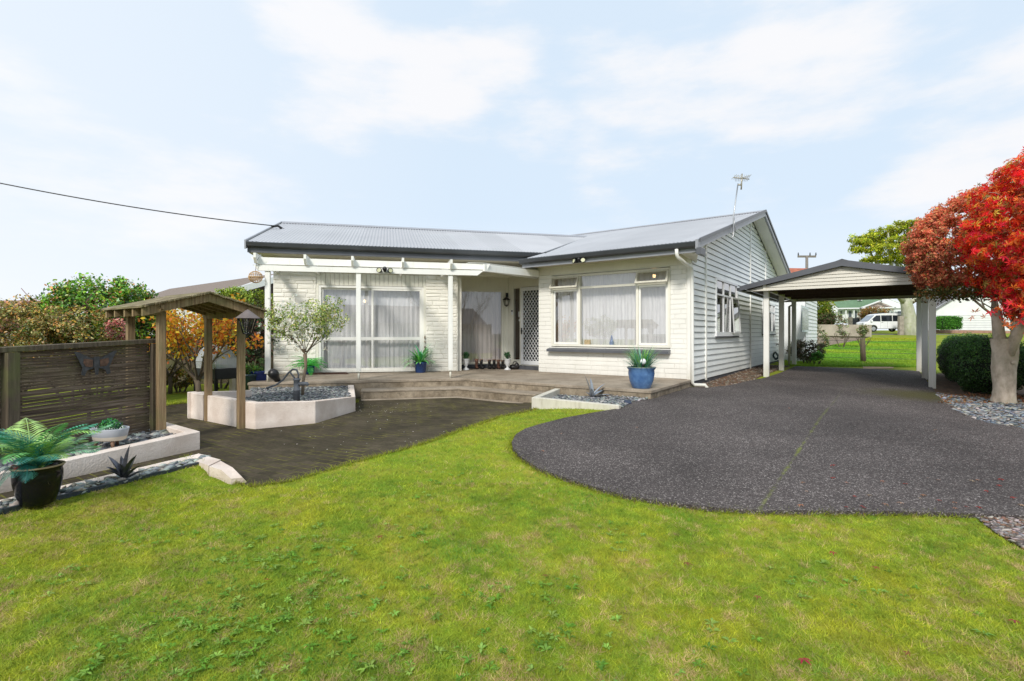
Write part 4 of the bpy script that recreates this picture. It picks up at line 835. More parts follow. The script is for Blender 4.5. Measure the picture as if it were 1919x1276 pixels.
# outer line runs on the path side
P = [ka, kbp, kc]; wallstrip(mb, [ka, kbp, kc], [-.26, -.27, -.28], .13, -.6)
mb.build('kerb', M['stucco'], tp4, I4, .006)
mb = MB(); nrm = Vector((dk.y, -dk.x)); k0i = (ka[0] + nrm.x * .15, ka[1] + nrm.y * .15 - .04)
A = [K(371, 849, -.255), K(413.5, 862, -.26), K(391, 874, -.265), K(368, 866, -.265)]
mb.prism(A, -.6, -.257); mb.build('kerb_corner', M['stucco'], tp4, I4)
mb = MB(); L1 = [(413.5, 863.5, -.262), (436, 876, -.28), (455, 895, -.34), (471, 912, -.43)]; L2 = [(392, 874, -.262), (414, 880, -.28), (433, 897, -.34), (450, 914.5, -.43)]
vs = []
for a, b in zip(L1, L2): A_ = K(*a); B_ = K(*b); vs += [(*A_, a[2]), (*B_, b[2]), (*A_, -.7), (*B_, -.7)]
fs = []
for i in range(3): n = 4 * i; fs += [(n, n + 1, n + 5, n + 4), (n, n + 4, n + 6, n + 2), (n + 1, n + 3, n + 7, n + 5)]
fs += [(0, 2, 3, 1), (12, 13, 15, 14)]; mb.add(vs, fs); mb.build('sloping_kerb', M['stucco'], tp4, I4)
# pebble strip + edging
e0 = K(378, 868, -.275); e1 = K(0, 961, -.285); de = (Vector(e0) - Vector(e1)).normalized(); e2 = (e1[0] - de.x * 1.5, e1[1] - de.y * 1.5)
ki = offset_poly([ka, kbp, kc], .12); PEBBED = [e2, e1, e0, (ki[0][0] + .03, ki[0][1]), ki[1], ki[2]]
sheet('strip_soil', PEBBED, lambda x, y: -.285, .2, M['soil'])
pebbles('strip_pebbles', 'rounded grey river pebbles between the kerb and the lawn', PEBBED, 1500, .026, [sr(135, 142, 140), sr(160, 165, 160), sr(110, 118, 118), sr(150, 145, 130)], lambda x, y: -.272, .5)
mb = MB(); mb.bar((*e2, -.298), (*e0, -.290), .016, .05); mb.bar((*e2, -.270), (*e0, -.262), .022, .010); tag(mb.build('plastic_edging', mat('dark_blue_grey_plastic', (.035, .045, .06), .4, .3, 40, bump=.6, bscale=60)), 'dark plastic lattice edging strip between the pebbles and the lawn', 'edging')
# ================================================================ PERGOLA
pg = thing('pergola', 'white timber pergola over the terrace along the long wing', 'pergola', FL)
for x, px in ((-3.84, 502), (-2.2, 672), (-.38, 844)):
    x = pl(FL, px, 710, -1.9)[0]; mb = MB(); mb.box(x - .045, x + .045, -1.945, -1.855, .165, 2.2); mb.build('post', M['white'], pg, FL, .004)
    mb = MB(); mb.tube([(x, -1.9, 0), (x, -1.9, .165)], .022, 10); mb.box(x - .05, x + .05, -1.95, -1.85, .155, .166); mb.build('post_foot', M['cream'], pg, FL)
mb = MB(); mb.add([(0, 0, 0)] * 0, [])
xa, xb = -4.08, .28
mb.yprism([(xa, 2.20), (xa + .07, 2.09), (xb - .12, 2.11), (xb, 2.205), (xb, 2.215), (xa - .02, 2.195)], -1.97, -1.93); mb.build('front_beam', M['white'], pg, FL)
mb = MB(); mb.yprism([(xa - .06, 2.352), (xa + .04, 2.222), (xb + .1, 2.242), (xb + .16, 2.36), (xa - .04, 2.353)], -1.90, -1.86); mb.build('front_beam', M['white'], pg, FL)
for px in (480, 573, 661, 755, 845):
    x = pl(FL, px, 492, -1.98)[0]; mb = MB(); mb.xprism([(-2.10, 2.32), (-2.03, 2.225), (-.02, 2.26), (-.02, 2.42), (-2.10, 2.405)], x - .022, x + .022); mb.build('rafter', M['white'], pg, FL)
# angled canopy to the gabled wing
mb = MB(); a = FL @ Vector((xb + .02, -1.93, 2.28)); b = FR @ Vector((-3.52, -.06, 2.33)); mb.bar(a, b, .045, .15); mb.build('angled_beam', M['white'], pg, I4)
mb = MB(); a2 = FL @ Vector((xb - .35, -1.88, 2.30)); b2 = FL @ Vector((1.45, -.3, 2.33)); mb.bar(a2, FR @ Vector((-3.9, .5, 2.33)), .045, .1); mb.build('brace', M['white'], pg, I4)
mb = MB(); t_ = [FL @ Vector((xb - .3, -1.9, 2.375)), a + Vector((0, 0, .09)), b + Vector((0, 0, .09)), FR @ Vector((-3.9, .6, 2.41)), FL @ Vector((-.0, -.0, 2.41)), FL @ Vector((-.1, -1.0, 2.39))]
mb.add([tuple(p) for p in t_] + [(p.x, p.y, p.z + .012) for p in t_], [(0, 1, 2, 3, 4, 5), (11, 10, 9, 8, 7, 6)] + [(i, (i + 1) % 6, 6 + (i + 1) % 6, 6 + i) for i in range(6)])
mb.build('canopy_sheet', sheer('translucent_roof_sheet', (.8, .8, .76), .35), pg, I4)
# floodlights
def floodlight(nm, label, M0, n=2):
    t = thing(nm, label, 'light', M0); mb = MB(); mb.sphere((0, -.06, .03), .045, 12, 8); mb.tube([(0, 0, 0), (0, -.06, 0)], .03, 10); mb.build('sensor', M['black'], t)
    for s in (-1, 1):
        mb = MB(); T = Matrix.Translation((s * .10, -.07, -.005)) @ Matrix.Rotation(R(25 * s), 4, 'Z') @ Matrix.Rotation(R(80), 4, 'X'); v = MB(); v.lathe([(.0, -.06), (.03, -.06), (.05, .0), (.052, .03), (.045, .03)], 14)
        mb.add([tuple(T @ Vector(p)) for p in v.v], v.f, True); h = mb.build('lamp_head', M['black'], t)
        mb = MB(); v = MB(); v.disc((0, 0, .02), .046, 14); mb.add([tuple(T @ Vector(p)) for p in v.v], v.f); mb.build('lens', mat('lens', (.55, .55, .35), .15), h)
x = pl(FL, 721, 510, -1.98)[0]; floodlight('floodlight', 'black twin head security floodlight fixed on the white pergola beam', FL @ Matrix.Translation((x, -1.975, 2.155)))
x = pl(FR, 1085, 488, eave_y)[0]; floodlight('floodlight', 'dark twin spotlight under the grey gutter above the large front window', FR @ Matrix.Translation((x, eave_y + .06, eave_z - .16)))
# rattan ball hanging at the end
pb = at(479, 519, 9.6); t = thing('hanging_lantern', 'round woven rattan lantern hanging from the left end of the pergola', 'lantern', loc=pb)
mb = MB()
for k in range(9):
    a = math.pi * k / 9; mb.tube([(.12 * math.cos(a) * math.sin(u), .12 * math.sin(a) * math.sin(u), .11 * math.cos(u)) for u in np.linspace(0, 2 * math.pi, 20)], .0045, 4, False)
for z in (-.05, 0, .05): mb.tube([(math.sqrt(.0144 - z * z) * math.cos(u), math.sqrt(.0144 - z * z) * math.sin(u), z) for u in np.linspace(0, 2 * math.pi, 24)], .009 if z == 0 else .005, 5, False)
mb.build('woven_ball', mat('woven_straw', (.55, .36, .18), .7, .3, 30), t); mb = MB(); mb.tube([(0, 0, .11), (.02, 0, .3), (.1, 0, .42)], .006, 5); mb.build('hook', M['steel'], t)
# string of wire hook plant
# wall lamp
lx_, lz_ = pl(FL, 949, 566, ry - .12); t = thing('wall_lantern', 'black framed coach lantern on the cream wall left of the security door', 'lantern', FL @ Matrix.Translation((lx_, ry - .13, lz_)))
mb = MB()
for i in range(6):
    a = i * math.pi / 3; c, s = math.cos(a), math.sin(a); mb.tube([(.085 * c, .085 * s, .06), (.05 * c, .05 * s, -.09)], .006, 4)
for r, z in ((.10, .065), (.05, -.09)): mb.tube([(r * math.cos(u), r * math.sin(u), z) for u in np.linspace(0, 2 * math.pi, 13)], .007, 5, False)
mb.lathe([(.10, .065), (.05, .11), (.015, .135), (0, .15)], 6); mb.lathe([(.0, -.13), (.02, -.11), (.05, -.09), (0, -.085)], 8); mb.build('frame', M['black'], t)
mb = MB(); mb.tube([(0, 0, .14), (0, .03, .2), (.03, .11, .2)], .009, 6); mb.box(.0, .07, .09, .128, .14, .25); mb.build('bracket', M['black'], t)
mb = MB(); mb.lathe([(.0, -.05), (.02, -.05), (.028, 0), (.018, .05), (0, .07)], 10); mb.build('bulb', mat('frosted_bulb', (.8, .78, .7), .3), t)
# ================================================================ ARCH with gable roof
FA = frame((-4.13, 6.06), (.8115, -.5845))
ar = thing('garden_arch', 'weathered timber arch with a shallow battened gable roof over the path', 'arch', FA)
LX, LY = -.95, .92
def mossbox(nm, x0, x1, y0, y1, z0, z1, m=None): mb = MB(); mb.box(x0, x1, y0, y1, z0, z1); return mb.build(nm, m or M['post'], ar, FA, .004)
bt = 1.17
for x, y in ((0, 0), (LX, 0), (-.15, LY + .085), (LX - .15, LY + .085)): mossbox('post', x - .041, x + .041, y - .041, y + .041, -.5, bt)
for y in (0, LY):
    mb = MB(); mb.yprism([(LX - .16, bt + .03), (LX - .10, bt - .05), (.12, bt - .05), (.20, bt + .02), (.20, bt + .06), (LX - .16, bt + .06)], y - .072 + (.07 if y else 0), y - .042 + (.07 if y else 0)); mb.build('beam', M['post'], ar, FA)
az = 1.40; ez = 1.205; cy_ = LY / 2; ov = .24
def rzA(y): return az - (az - ez) * abs(y - cy_) / (cy_ + ov)
for x in (LX - .06, LX + .24, -.40, -.14, .14):
    mb = MB()
    mb.xprism([(-ov, ez - .10), (-ov, ez), (cy_, az), (cy_, az - .10)], x - .022, x + .022); mb.xprism([(LY + ov, ez - .10), (LY + ov, ez), (cy_, az), (cy_, az - .10)], x - .022, x + .022); mb.build('rafter', M['post'], ar, FA)
mb = MB(); n = 27
for i in range(n):
    for sgn in (-1, 1):
        t = (i + .5) / n; y = cy_ + sgn * (cy_ + ov + .02) * t; z = rzA(y); dx = random.uniform(-.025, .025)
        mb.add([(p[0], p[1], p[2]) for p in [(LX - .14 + dx, y - .015, z + .002 + .008 * sgn), (.21 + dx, y - .015, z + .002 + .008 * sgn), (.21 + dx, y + .015, z + .002 - .008 * sgn), (LX - .14 + dx, y + .015, z + .002 - .008 * sgn), (LX - .14 + dx, y - .015, z + .022 + .008 * sgn), (.21 + dx, y - .015, z + .022 + .008 * sgn), (.21 + dx, y + .015, z + .022 - .008 * sgn), (LX - .14 + dx, y + .015, z + .022 - .008 * sgn)]],
               [(0, 3, 2, 1), (4, 5, 6, 7), (0, 1, 5, 4), (1, 2, 6, 5), (2, 3, 7, 6), (3, 0, 4, 7)])
mb.build('roof_battens', M['batten'], ar, FA)
# lantern on the arch post
lp = at(464, 590, 6.55); t = thing('hanging_lamp', 'dark metal lantern with a pyramid cap on the right front post of the arch', 'lantern', loc=lp)
mb = MB(); mb.lathe([(.165, -.045), (.16, -.04), (.03, .055), (0, .07)], 6); mb.build('cap', mat('brown_grey_metal', (.16, .13, .12), .6, .2, 12), t)
mb = MB()
for i in range(6):
    a = i * math.pi / 3; c, s = math.cos(a), math.sin(a); c2, s2 = math.cos(a + math.pi / 3), math.sin(a + math.pi / 3); mb.tube([(.12 * c, .12 * s, -.045), (.055 * c, .055 * s, -.24)], .007, 4)
    for f in (.25, .5, .75): r = .12 - .065 * f; mb.tube([(r * c, r * s, -.045 - .195 * f), (r * c2, r * s2, -.045 - .195 * f)], .003, 3)
    for f in (.33, .66): mb.tube([(.12 * (c + (c2 - c) * f), .12 * (s + (s2 - s) * f), -.045), (.055 * (c + (c2 - c) * f), .055 * (s + (s2 - s) * f), -.24)], .003, 3)
mb.lathe([(.0, -.25), (.06, -.245), (.06, -.235), (0, -.235)], 6); mb.build('cage', M['black'], t)
mb = MB(); mb.lathe([(.10, -.05), (.045, -.235)], 6); mb.build('panes', M['film'], t)
mb = MB(); mb.bar((0, 0, .03), (-.02, .12, .03), .02, .02); mb.build('bracket', M['black'], t); mb = MB(); mb.tube([(-.03, .03, -.24), (-.05, .12, -.35)], .006, 5); mb.build('brace', M['black'], t)
# ================================================================ SLATTED SCREEN
sc_ = thing('slatted_screen', 'dark weathered screen of thin horizontal slats with a mossy top rail', 'fence')
A_ = Vector((-4.25, 6.12, 0)); B_ = Vector((-4.74, 4.68, 0)); ds = (B_ - A_).normalized(); LS = (B_ - A_).length; nS = Vector((ds.y, -ds.x, 0))
def P_(t, z, o=0): q = A_ + ds * (t) ; return (q.x + nS.x * o, q.y + nS.y * o, z)
zr = lambda t: .80 - .045 * t
mb = MB(); mb.bar(P_(-.02, zr(0) + .02), P_(3.2, zr(3.2) + .02), .11, .05); mb.build('top_rail', M['postdark'], sc_, I4, .004)
for t in (.03, 1.40, 2.7): mb = MB(); mb.bar(P_(t, -.5, -.05), P_(t, zr(t) - .01, -.05), .11 if t > .1 else .05, .09, (ds.x, ds.y, 0)); mb.build('post', M['postdark'], sc_, I4)
for t0_, t1_ in ((.06, 1.38), (1.42, 3.1)):
    mb = MB(); z = zr(0) - .03; k = 0
    while z > -.30:
        j = random.uniform(-.003, .003); mb.bar(P_(t0_, z + j, 0.01 * random.random()), P_(t1_, z - .07 * (t1_ - t0_) * .6 + random.uniform(-.004, .004), .01 * random.random()), .012, .0275 + random.uniform(-.004, .003)); z -= .0315; k += 1
    mb.build('slats', M['slat'], sc_, I4)
    for tt in np.arange(t0_ + .02, t1_, .6): mb = MB(); mb.bar(P_(tt, -.35, .045), P_(tt, zr(tt), .045), .035, .02, (ds.x, ds.y, 0)); mb.build('backing_batten', M['postdark'], sc_, I4)
# metal butterfly on the screen
bp = Vector(P_(0, 0)); 
def onscreen(px, py):
    d = Vector(((px - CX) / F, 1, (CY - py) / F)); o = Vector((0, 0, E)); a = Vector(P_(0, 0, .0)); n = nS; t = (a - o).dot(n) / d.dot(n); q = o + d * t; return (q - a).dot(ds), q.z
bt_, bz_ = onscreen(175, 679)
XB = Vector((-ds.x, -ds.y, 0)); MBf = Matrix(((XB.x, nS.x, 0, P_(bt_, 0, -.04)[0]), (XB.y, nS.y, 0, P_(bt_, 0, -.04)[1]), (0, 0, 1, bz_), (0, 0, 0, 1)))
if nS.dot(Vector((0, -1, 0))) < 0: pass
bf = thing('butterfly_ornament', 'flat rusty metal butterfly hanging on the slatted screen', 'ornament', MBf)
wing = [(.02, .05), (.05, .045), (.17, .115), (.21, .12), (.17, .04), (.15, -.01), (.13, -.05), (.145, -.12), (.11, -.135), (.09, -.08), (.03, -.06), (.02, -.03)]
gm = mat('grey_painted_metal', (.055, .055, .06), .6, .4, 20); rm = mat('rusty_metal', (.13, .07, .045), .8, .5, 30)
for s in (-1, 1):
    mb = MB(); mb.yprism([(s * x, z) for x, z in wing], -.006, .0); wn = mb.build('wing', gm, bf)
    mb = MB(); mb.yprism([(s * x, z) for x, z in [(.035, .03), (.12, .045), (.125, .0), (.10, -.04), (.035, -.045)]], -.010, -.007); mb.build('wing_patch', rm, wn)
mb = MB(); mb.yprism([(-.025, .06), (.025, .06), (.025, -.03), (.012, -.13), (-.012, -.13), (-.025, -.03)], -.016, -.008); mb.build('body', gm, bf)
# ================================================================ POTS AND PLANTS
def frond(vs, fs, cs, p, a, L, w, rise, droop, col, nl=16, lw=.10, tipcol=None, fold=.35):
    p = Vector(p); h = Vector((math.cos(a), math.sin(a), 0)); sd = Vector((-h.y, h.x, 0)); up = Vector((0, 0, 1)); prev = p; pts = []
    for i in range(nl + 1):
        t = i / nl; el = rise - (rise + droop) * t; pts.append(prev); prev = prev + (h * math.cos(el) + up * math.sin(el)) * (L / nl)
    for i in range(nl):
        t = (i + .5) / nl; l = w * math.sin(math.pi * min(1, (t * .85 + .15))) ** .7; T = (pts[i + 1] - pts[i]).normalized(); Nn = sd.cross(T); wd = L * lw * .35
        for s in (-1, 1):
            d = (sd * s * .8 + T * .65 - Nn * 0 + up * fold * .3 * random.uniform(.3, 1.2) - up * .25 * t).normalized(); b = pts[i]; n = len(vs); q = d.cross(up).normalized() if abs(d.z) < .95 else sd; q = T
            vs += [b - q * wd * .25, b + d * l * .5 + q * wd * .45, b + d * l - up * l * .12, b + d * l * .5 - q * wd * .45]; fs.append((n, n + 1, n + 2, n + 3))
            c = np.array(col if tipcol is None or random.random() > .5 * (t + .3) else tipcol); cs.append(np.clip(c * random.uniform(.7, 1.3), 0, 1))
        n = len(vs); e = sd * .0035; vs += [pts[i] - e, pts[i] + e, pts[i + 1] + e * .6, pts[i + 1] - e * .6]; fs.append((n, n + 1, n + 2, n + 3)); cs.append(np.array(col) * .8)
def frondset(name, parent, base, n, L, w, cols, rise=(.5, 1.3), droop=(.2, .8), nl=16, tip=None, Mx=None, m=None, arange=(0, 6.283)):
    vs, fs, cs = [], [], []
    for i in range(n):
        a = arange[0] + (arange[1] - arange[0]) * (i + random.uniform(-.4, .4)) / n; c = random.choice(cols); r = random.uniform(*rise)
        frond(vs, fs, cs, (base[0] + random.uniform(-.03, .03), base[1] + random.uniform(-.03, .03), base[2]), a, L * random.uniform(.7, 1.15), w * random.uniform(.8, 1.2), r, random.uniform(*droop), c, nl, tipcol=tip)
    return nmesh(name, [tuple(v) for v in vs], fs, m or LEAFG, parent, None, cs)
def blades(name, parent, base, n, L, w, cols, spread=1.0, seg=5, droop=.6, Mx=None, rb=.05):
    vs, fs, cs = [], [], []
    for i in range(n):
        a = random.uniform(0, 6.283); el = random.uniform(1.5 - spread, 1.5); l = L * random.uniform(.5, 1.1); h = Vector((math.cos(a), math.sin(a), 0)); sd = Vector((-h.y, h.x, 0)); p = Vector(base) + h * random.uniform(0, rb); c = np.array(random.choice(cols)) * random.uniform(.75, 1.25); pv = None; dr = droop * random.uniform(.3, 1.3)
        for j in range(seg + 1):
            t = j / seg; ww = w * (1 - t) ** .6 * (.5 + min(1, t * 3) * .5); n0 = len(vs); vs += [p - sd * ww, p + sd * ww]
            if j: fs.append((n0 - 2, n0 - 1, n0 + 1, n0)); cs.append(np.clip(c * (.75 + .4 * t), 0, 1))
            e = el - dr * t * 1.4; p = p + (h * math.cos(e) + Vector((0, 0, 1)) * math.sin(e)) * (l / seg)
    return nmesh(name, [tuple(v) for v in vs], fs, LEAFG, parent, None, cs)
def glaze(nm, c, c2, sc=6, rough=.25):
    return mat(nm, c, rough, .2, sc, c2=c2, dirt=tuple(x * .5 for x in c), dscale=8, bump=.1, bscale=20)
def marble_glaze():
    m, nt, b = newmat('black_marbled_glaze'); v = coords(nt); n = noise(nt, v, 3, 4); vo = N(nt, 'ShaderNodeTexVoronoi', feature='DISTANCE_TO_EDGE', Scale=3.5); nn = mixc(nt, .25, v, N(nt, 'ShaderNodeTexNoise', Scale=4.0).outputs[1]); nt.links.new(nn, vo.inputs['Vector'])
    f = ramp(nt, vo.outputs['Distance'], [(.0, g3(.7)), (.008, g3(0))]); f2 = ramp(nt, n, [(.53, g3(0)), (.60, g3(1))]); f = mixc(nt, 1, f, f2, 'MULTIPLY'); col = mixc(nt, f, (.006, .006, .009), (.5, .42, .28)); nt.links.new(col, b.inputs['Base Color']); b.inputs['Roughness'].default_value = .16; b.inputs['Specular IOR Level'].default_value = .3; return m
TEAL = [(.06, .32, .20), (.16, .45, .14), (.28, .52, .12), (.05, .27, .22), (.40, .60, .18), (.20, .45, .26)]; GRN = [(.03, .30, .04), (.06, .40, .05), (.03, .22, .05), (.12, .42, .08)]
def onz(px, py, z): d = (E - z) * F / (py - CY); return ((px - CX) / F * d, d, z)
# big black pot with artificial palm
p = onz(71, 944, -.275); t = thing('potted_palm', 'glossy black marbled pot with teal green palm fronds on the pebble strip', 'potted plant', loc=p); s = p[1] / F; hgt = 72 * s; rt = 38 * s
mb = MB(); mb.lathe([(0, 0), (rt * .58, 0), (rt * .66, .01), (rt * .83, hgt * .3), (rt * .95, hgt * .6), (rt * .97, hgt * .8), (rt * .93, hgt * .9), (rt * 1.0, hgt * .97), (rt * 1.04, hgt), (rt * .98, hgt * 1.01), (rt * .88, hgt * .97), (rt * .86, hgt * .85)], 40); mb.build('pot', marble_glaze(), t)
mb = MB(); mb.lathe([(rt * .93, hgt * .985), (rt * 1.045, hgt * .985), (rt * 1.05, hgt * 1.005), (rt * .97, hgt * 1.02), (rt * .90, hgt * 1.0)], 40); mb.build('rim', mat('bare_clay_rim', (.32, .24, .15), .6), t)
mb = MB(); mb.disc((0, 0, hgt * .9), rt * .88, 24); mb.build('potting_soil', M['soil'], t)
frondset('fronds', t, (0, 0, hgt * .92), 40, .47, .12, TEAL, (.7, 1.5), (-.3, .6), 22); frondset('low_fronds', t, (0, -.03, hgt * 1.0), 9, .22, .07, [(.02, .16, .15), (.04, .24, .16)], (.2, .7), (1.0, 1.6), 16, arange=(3.4, 6.0))
mb = MB(); mb.sphere((-.05, -.10, hgt * 1.02), .02); mb.sphere((-.09, -.08, hgt * 1.03), .018); mb.build('red_berries', mat('red_berry', (.4, .02, .01), .3), t)
# big blue pot on the terrace
p = onz(1202, 727, 0); s = p[1] / F; t = thing('potted_grass', 'large blue glazed pot with long green and teal grass near the terrace corner', 'potted plant', loc=(p[0], p[1], 0)); rt = 25.5 * s; hgt = 39 * s
mb = MB(); mb.lathe([(0, 0), (rt * .62, 0), (rt * .66, .01), (rt * .86, hgt * .35), (rt * .95, hgt * .7), (rt * .93, hgt * .88), (rt * 1.03, hgt * .96), (rt * 1.05, hgt), (rt * .98, hgt), (rt * .88, hgt * .92)], 36); mb.build('pot', glaze('blue_glaze', (.05, .13, .33), (.12, .24, .46)), t)
mb = MB(); mb.lathe([(rt * .99, hgt * .985), (rt * 1.06, hgt * .99), (rt * 1.06, hgt * 1.015), (rt * .98, hgt * 1.02)], 36); mb.build('rim', glaze('pale_rim_glaze', (.16, .22, .22), (.3, .36, .32)), t)
mb = MB(); mb.disc((0, 0, hgt * .9), rt * .9, 20); mb.build('potting_soil', M['soil'], t)
blades('grass_leaves', t, (0, 0, hgt * .9), 200, .44, .007, [(.16, .42, .07), (.08, .30, .05), (.32, .56, .16)], .5, rb=.12); blades('teal_leaves', t, (0, 0, hgt * .95), 150, .44, .009, [(.08, .34, .26), (.16, .42, .34), (.3, .52, .38)], 1.2, droop=.5, rb=.15)
t2 = thing('globe_light', 'small white globe garden light stuck in the large blue pot', 'light', loc=(p[0] - .02, p[1] - rt * .8, hgt)); mb = MB(); mb.sphere((0, 0, .105), .05, 20, 12); mb.build('globe', mat('opal_globe', (.9, .9, .88), .2), t2); mb = MB(); mb.tube([(0, 0, -.06), (0, 0, .06)], .008, 6); mb.lathe([(.0, .03), (.03, .035), (.02, .06), (0, .06)], 12); mb.build('stake', M['black'], t2)
def bluepot(px, py, wpx, hpx, label, rim_r=1.0, c=(.01, .035, .19), c2=(.02, .06, .27), name='potted_fern'):
    p = onz(px, py, 0); s = p[1] / F; t = thing(name, label, 'potted plant', loc=(p[0], p[1] + wpx * s * .5, 0)); rt = wpx * s / 2; hgt = hpx * s
    mb = MB(); mb.lathe([(0, 0), (rt * .72, 0), (rt * .8, .01), (rt * .95, hgt * .85), (rt * 1.03, hgt * .88), (rt * 1.03, hgt), (rt * .93, hgt), (rt * .9, hgt * .85), (0, hgt * .85)], 28); mb.build('pot', glaze('cobalt_glaze', c, c2), t); return t, hgt, rt
t, h_, r_ = bluepot(576, 702, 20, 16, 'small ridged blue pot with bright green fern left of the sliding door'); frondset('fronds', t, (0, 0, h_ * .9), 38, .50, .10, [(.05, .50, .05), (.10, .60, .07), (.05, .40, .05)], (.2, 1.4), (.3, 1.1), 18)
t, h_, r_ = bluepot(786, 699, 24, 20, 'blue pot with broad arching green leaves right of the sliding door', c=(.02, .055, .20), c2=(.035, .09, .28), name='potted_lily'); blades('leaves', t, (0, 0, h_ * .9), 80, .56, .032, [(.16, .55, .08), (.09, .42, .08), (.35, .65, .32), (.08, .42, .18)], 1.2, droop=1.1, rb=.05)
# topiary urns
for i, (px, py, lab) in enumerate(((873, 693.5, 'white urn with a small round topiary ball beside the brick wall end'), (951, 693.5, 'white urn with a small round topiary ball beside the row of boots'))):
    p = onz(px, py, 0); s = p[1] / F; t = thing('topiary_urn', lab, 'potted plant', loc=(p[0], p[1] + .06, 0), group='white topiary urns by the entry'); mb = MB()
    mb.lathe([(0, 0), (.085, 0), (.085, .02), (.03, .06), (.025, .09), (.06, .14), (.075, .2), (.08, .26), (.095, .275), (.085, .28), (0, .27)], 24); mb.build('urn', M['pure'], t)
    P0, N0, C0 = ellipsoid_clumps((0, 0, .37), (.085, .085, .085), 60, .03, 22, [(.05, .20, .05), (.12, .30, .12), (.03, .12, .04)]); leaves('foliage', P0, .022, C0, LEAFG, t, nrm=N0)
# boots in a row
def boot(nm, label, px, py, az_, hb, col, cat='boot', grp='boots standing in a row by the entry'):
    p = onz(px, py, 0); t = thing(nm, label, cat, loc=(p[0], p[1], 0), rz=az_, group=grp); mb = MB(); k = 14; rings = []
    prof = [(0.0, .038, .045, 0.0), (.03, .042, .05, .0), (.07, .038, .045, .0), (.12, .036, .04, -.005), (.18, .038, .043, -.01), (hb, .046, .052, -.01), (hb - .01, .038, .045, -.01)]
    vs = []; fs = []
    for z, a, b, o in prof:
        for j in range(k): u = 2 * math.pi * j / k; vs.append((a * math.cos(u), o + b * math.sin(u), z))
    for i in range(len(prof) - 1):
        for j in range(k): fs.append((i * k + j, i * k + (j + 1) % k, (i + 1) * k + (j + 1) % k, (i + 1) * k + j))
    mb.add(vs, fs, True); mb.sphere((0, -.08, .035), .05, 14, 8, (.85, 1.9, .75)); mb.build('shaft', col, t); mb = MB(); mb.lathe([(0, 0), (.045, 0), (.045, .018), (0, .018)], 14); mb.sphere((0, -.09, .008), .05, 14, 6, (.95, 1.9, .2)); mb.build('sole', M['black'], t)
    mb = MB(); mb.lathe([(.047, hb - .03), (.049, hb + .002), (.043, hb + .005), (.040, hb - .03)], 14, (0, -.008, 0)); mb.build('cuff', mat('tan_cuff', (.30, .17, .10), .8), t)
bl = mat('black_leather', (.018, .016, .016), .45, .3, 8); br_ = mat('brown_leather', (.12, .05, .03), .5, .3, 8)
for px, hb, c, lab in ((893, .25, br_, 'brown boot with a folded top, leftmost of the row'), (902, .24, bl, 'dark boot second from the left in the row'), (917, .23, bl, 'tall black boot third from the left in the row'), (926, .24, bl, 'black boot with tan lining in the middle of the row'), (934, .23, br_, 'dark brown boot second from the right in the row'), (942, .22, bl, 'black boot nearest the right hand white urn')):
    boot('boot', lab, px, 691, random.uniform(-.2, .2) + .2, hb, c)
# black helmet-like bag
p = onz(964, 692.5, 0); t = thing('bag', 'black soft bag slumped on the terrace beside the door step', 'bag', loc=(p[0], p[1] + .05, 0)); mb = MB(); mb.sphere((-.03, 0, .06), .1, 16, 10, (1.2, .8, .7)); mb.sphere((.06, 0, .09), .07, 14, 8, (1, .8, 1.2)); mb.build('body', bl, t)
mb = MB(); mb.tube([(.02 + .055 * math.cos(u), .0, .15 + .05 * math.sin(u)) for u in np.linspace(-.3, 3.4, 12)], .012, 6); mb.build('handle', bl, t)
# doormat and scraper, thermometer spike
p = onz(618, 701.5, 0); mb = MB(); mb.box(-.45, .38, .0, .13, 0, .03); mb.box(-.42, .35, .015, .115, .0305, .04); tag(mb.build('doormat', mat('brown_rubber_mat', (.055, .025, .015), .8, .5, 40, bump=.6, bscale=80), None, FL @ Matrix.Translation((FL.inverted() @ Vector(p)))), 'narrow brown mat lying before the sliding door', 'mat')
x_, z_ = pl(FL, 794.5, 640); t = thing('wind_chime', 'thin rusty wall ornament hanging on the brick by the sliding door', 'ornament', FL @ Matrix.Translation((x_ + .02, -.04, z_))); mb = MB(); mb.tube([(0, 0, .17), (0, 0, -.75)], .005, 5); mb.build('rod', M['base'], t); rc_ = mat('rusted_cup', (.15, .08, .04), .7, .4, 20)
for pr_ in ([(0, .02), (.02, .0), (.005, -.03)], [(0, -.1), (.025, -.13), (.005, -.15)]): mb = MB(); mb.lathe(pr_, 8); mb.build('cup', rc_, t)
mb = MB(); mb.sphere((0, 0, .1), .018, 8, 6, (.8, .8, 2)); mb.build('finial', rc_, t)
# tipped black pot
p = onz(515, 716, 0); t = thing('black_pot', 'black round pot lying tipped over at the terrace edge behind the pump', 'pot', Matrix.Translation((p[0], p[1] + .02, .10)) @ Matrix.Rotation(R(-35), 4, 'Z') @ Matrix.Rotation(R(40), 4, 'X') @ Matrix.Rotation(R(15), 4, 'Y')); mb = MB(); mb.lathe([(0, -.15), (.05, -.14), (.06, -.05), (.09, .04), (.095, .1), (.07, .15), (.03, .17), (0, .175)], 20); mb.build('body', M['black'], t); mb = MB(); mb.tube([(.05, 0, -.1), (.12, 0, -.16), (.10, .05, -.25)], .02, 8); mb.build('spout', M['black'], t)
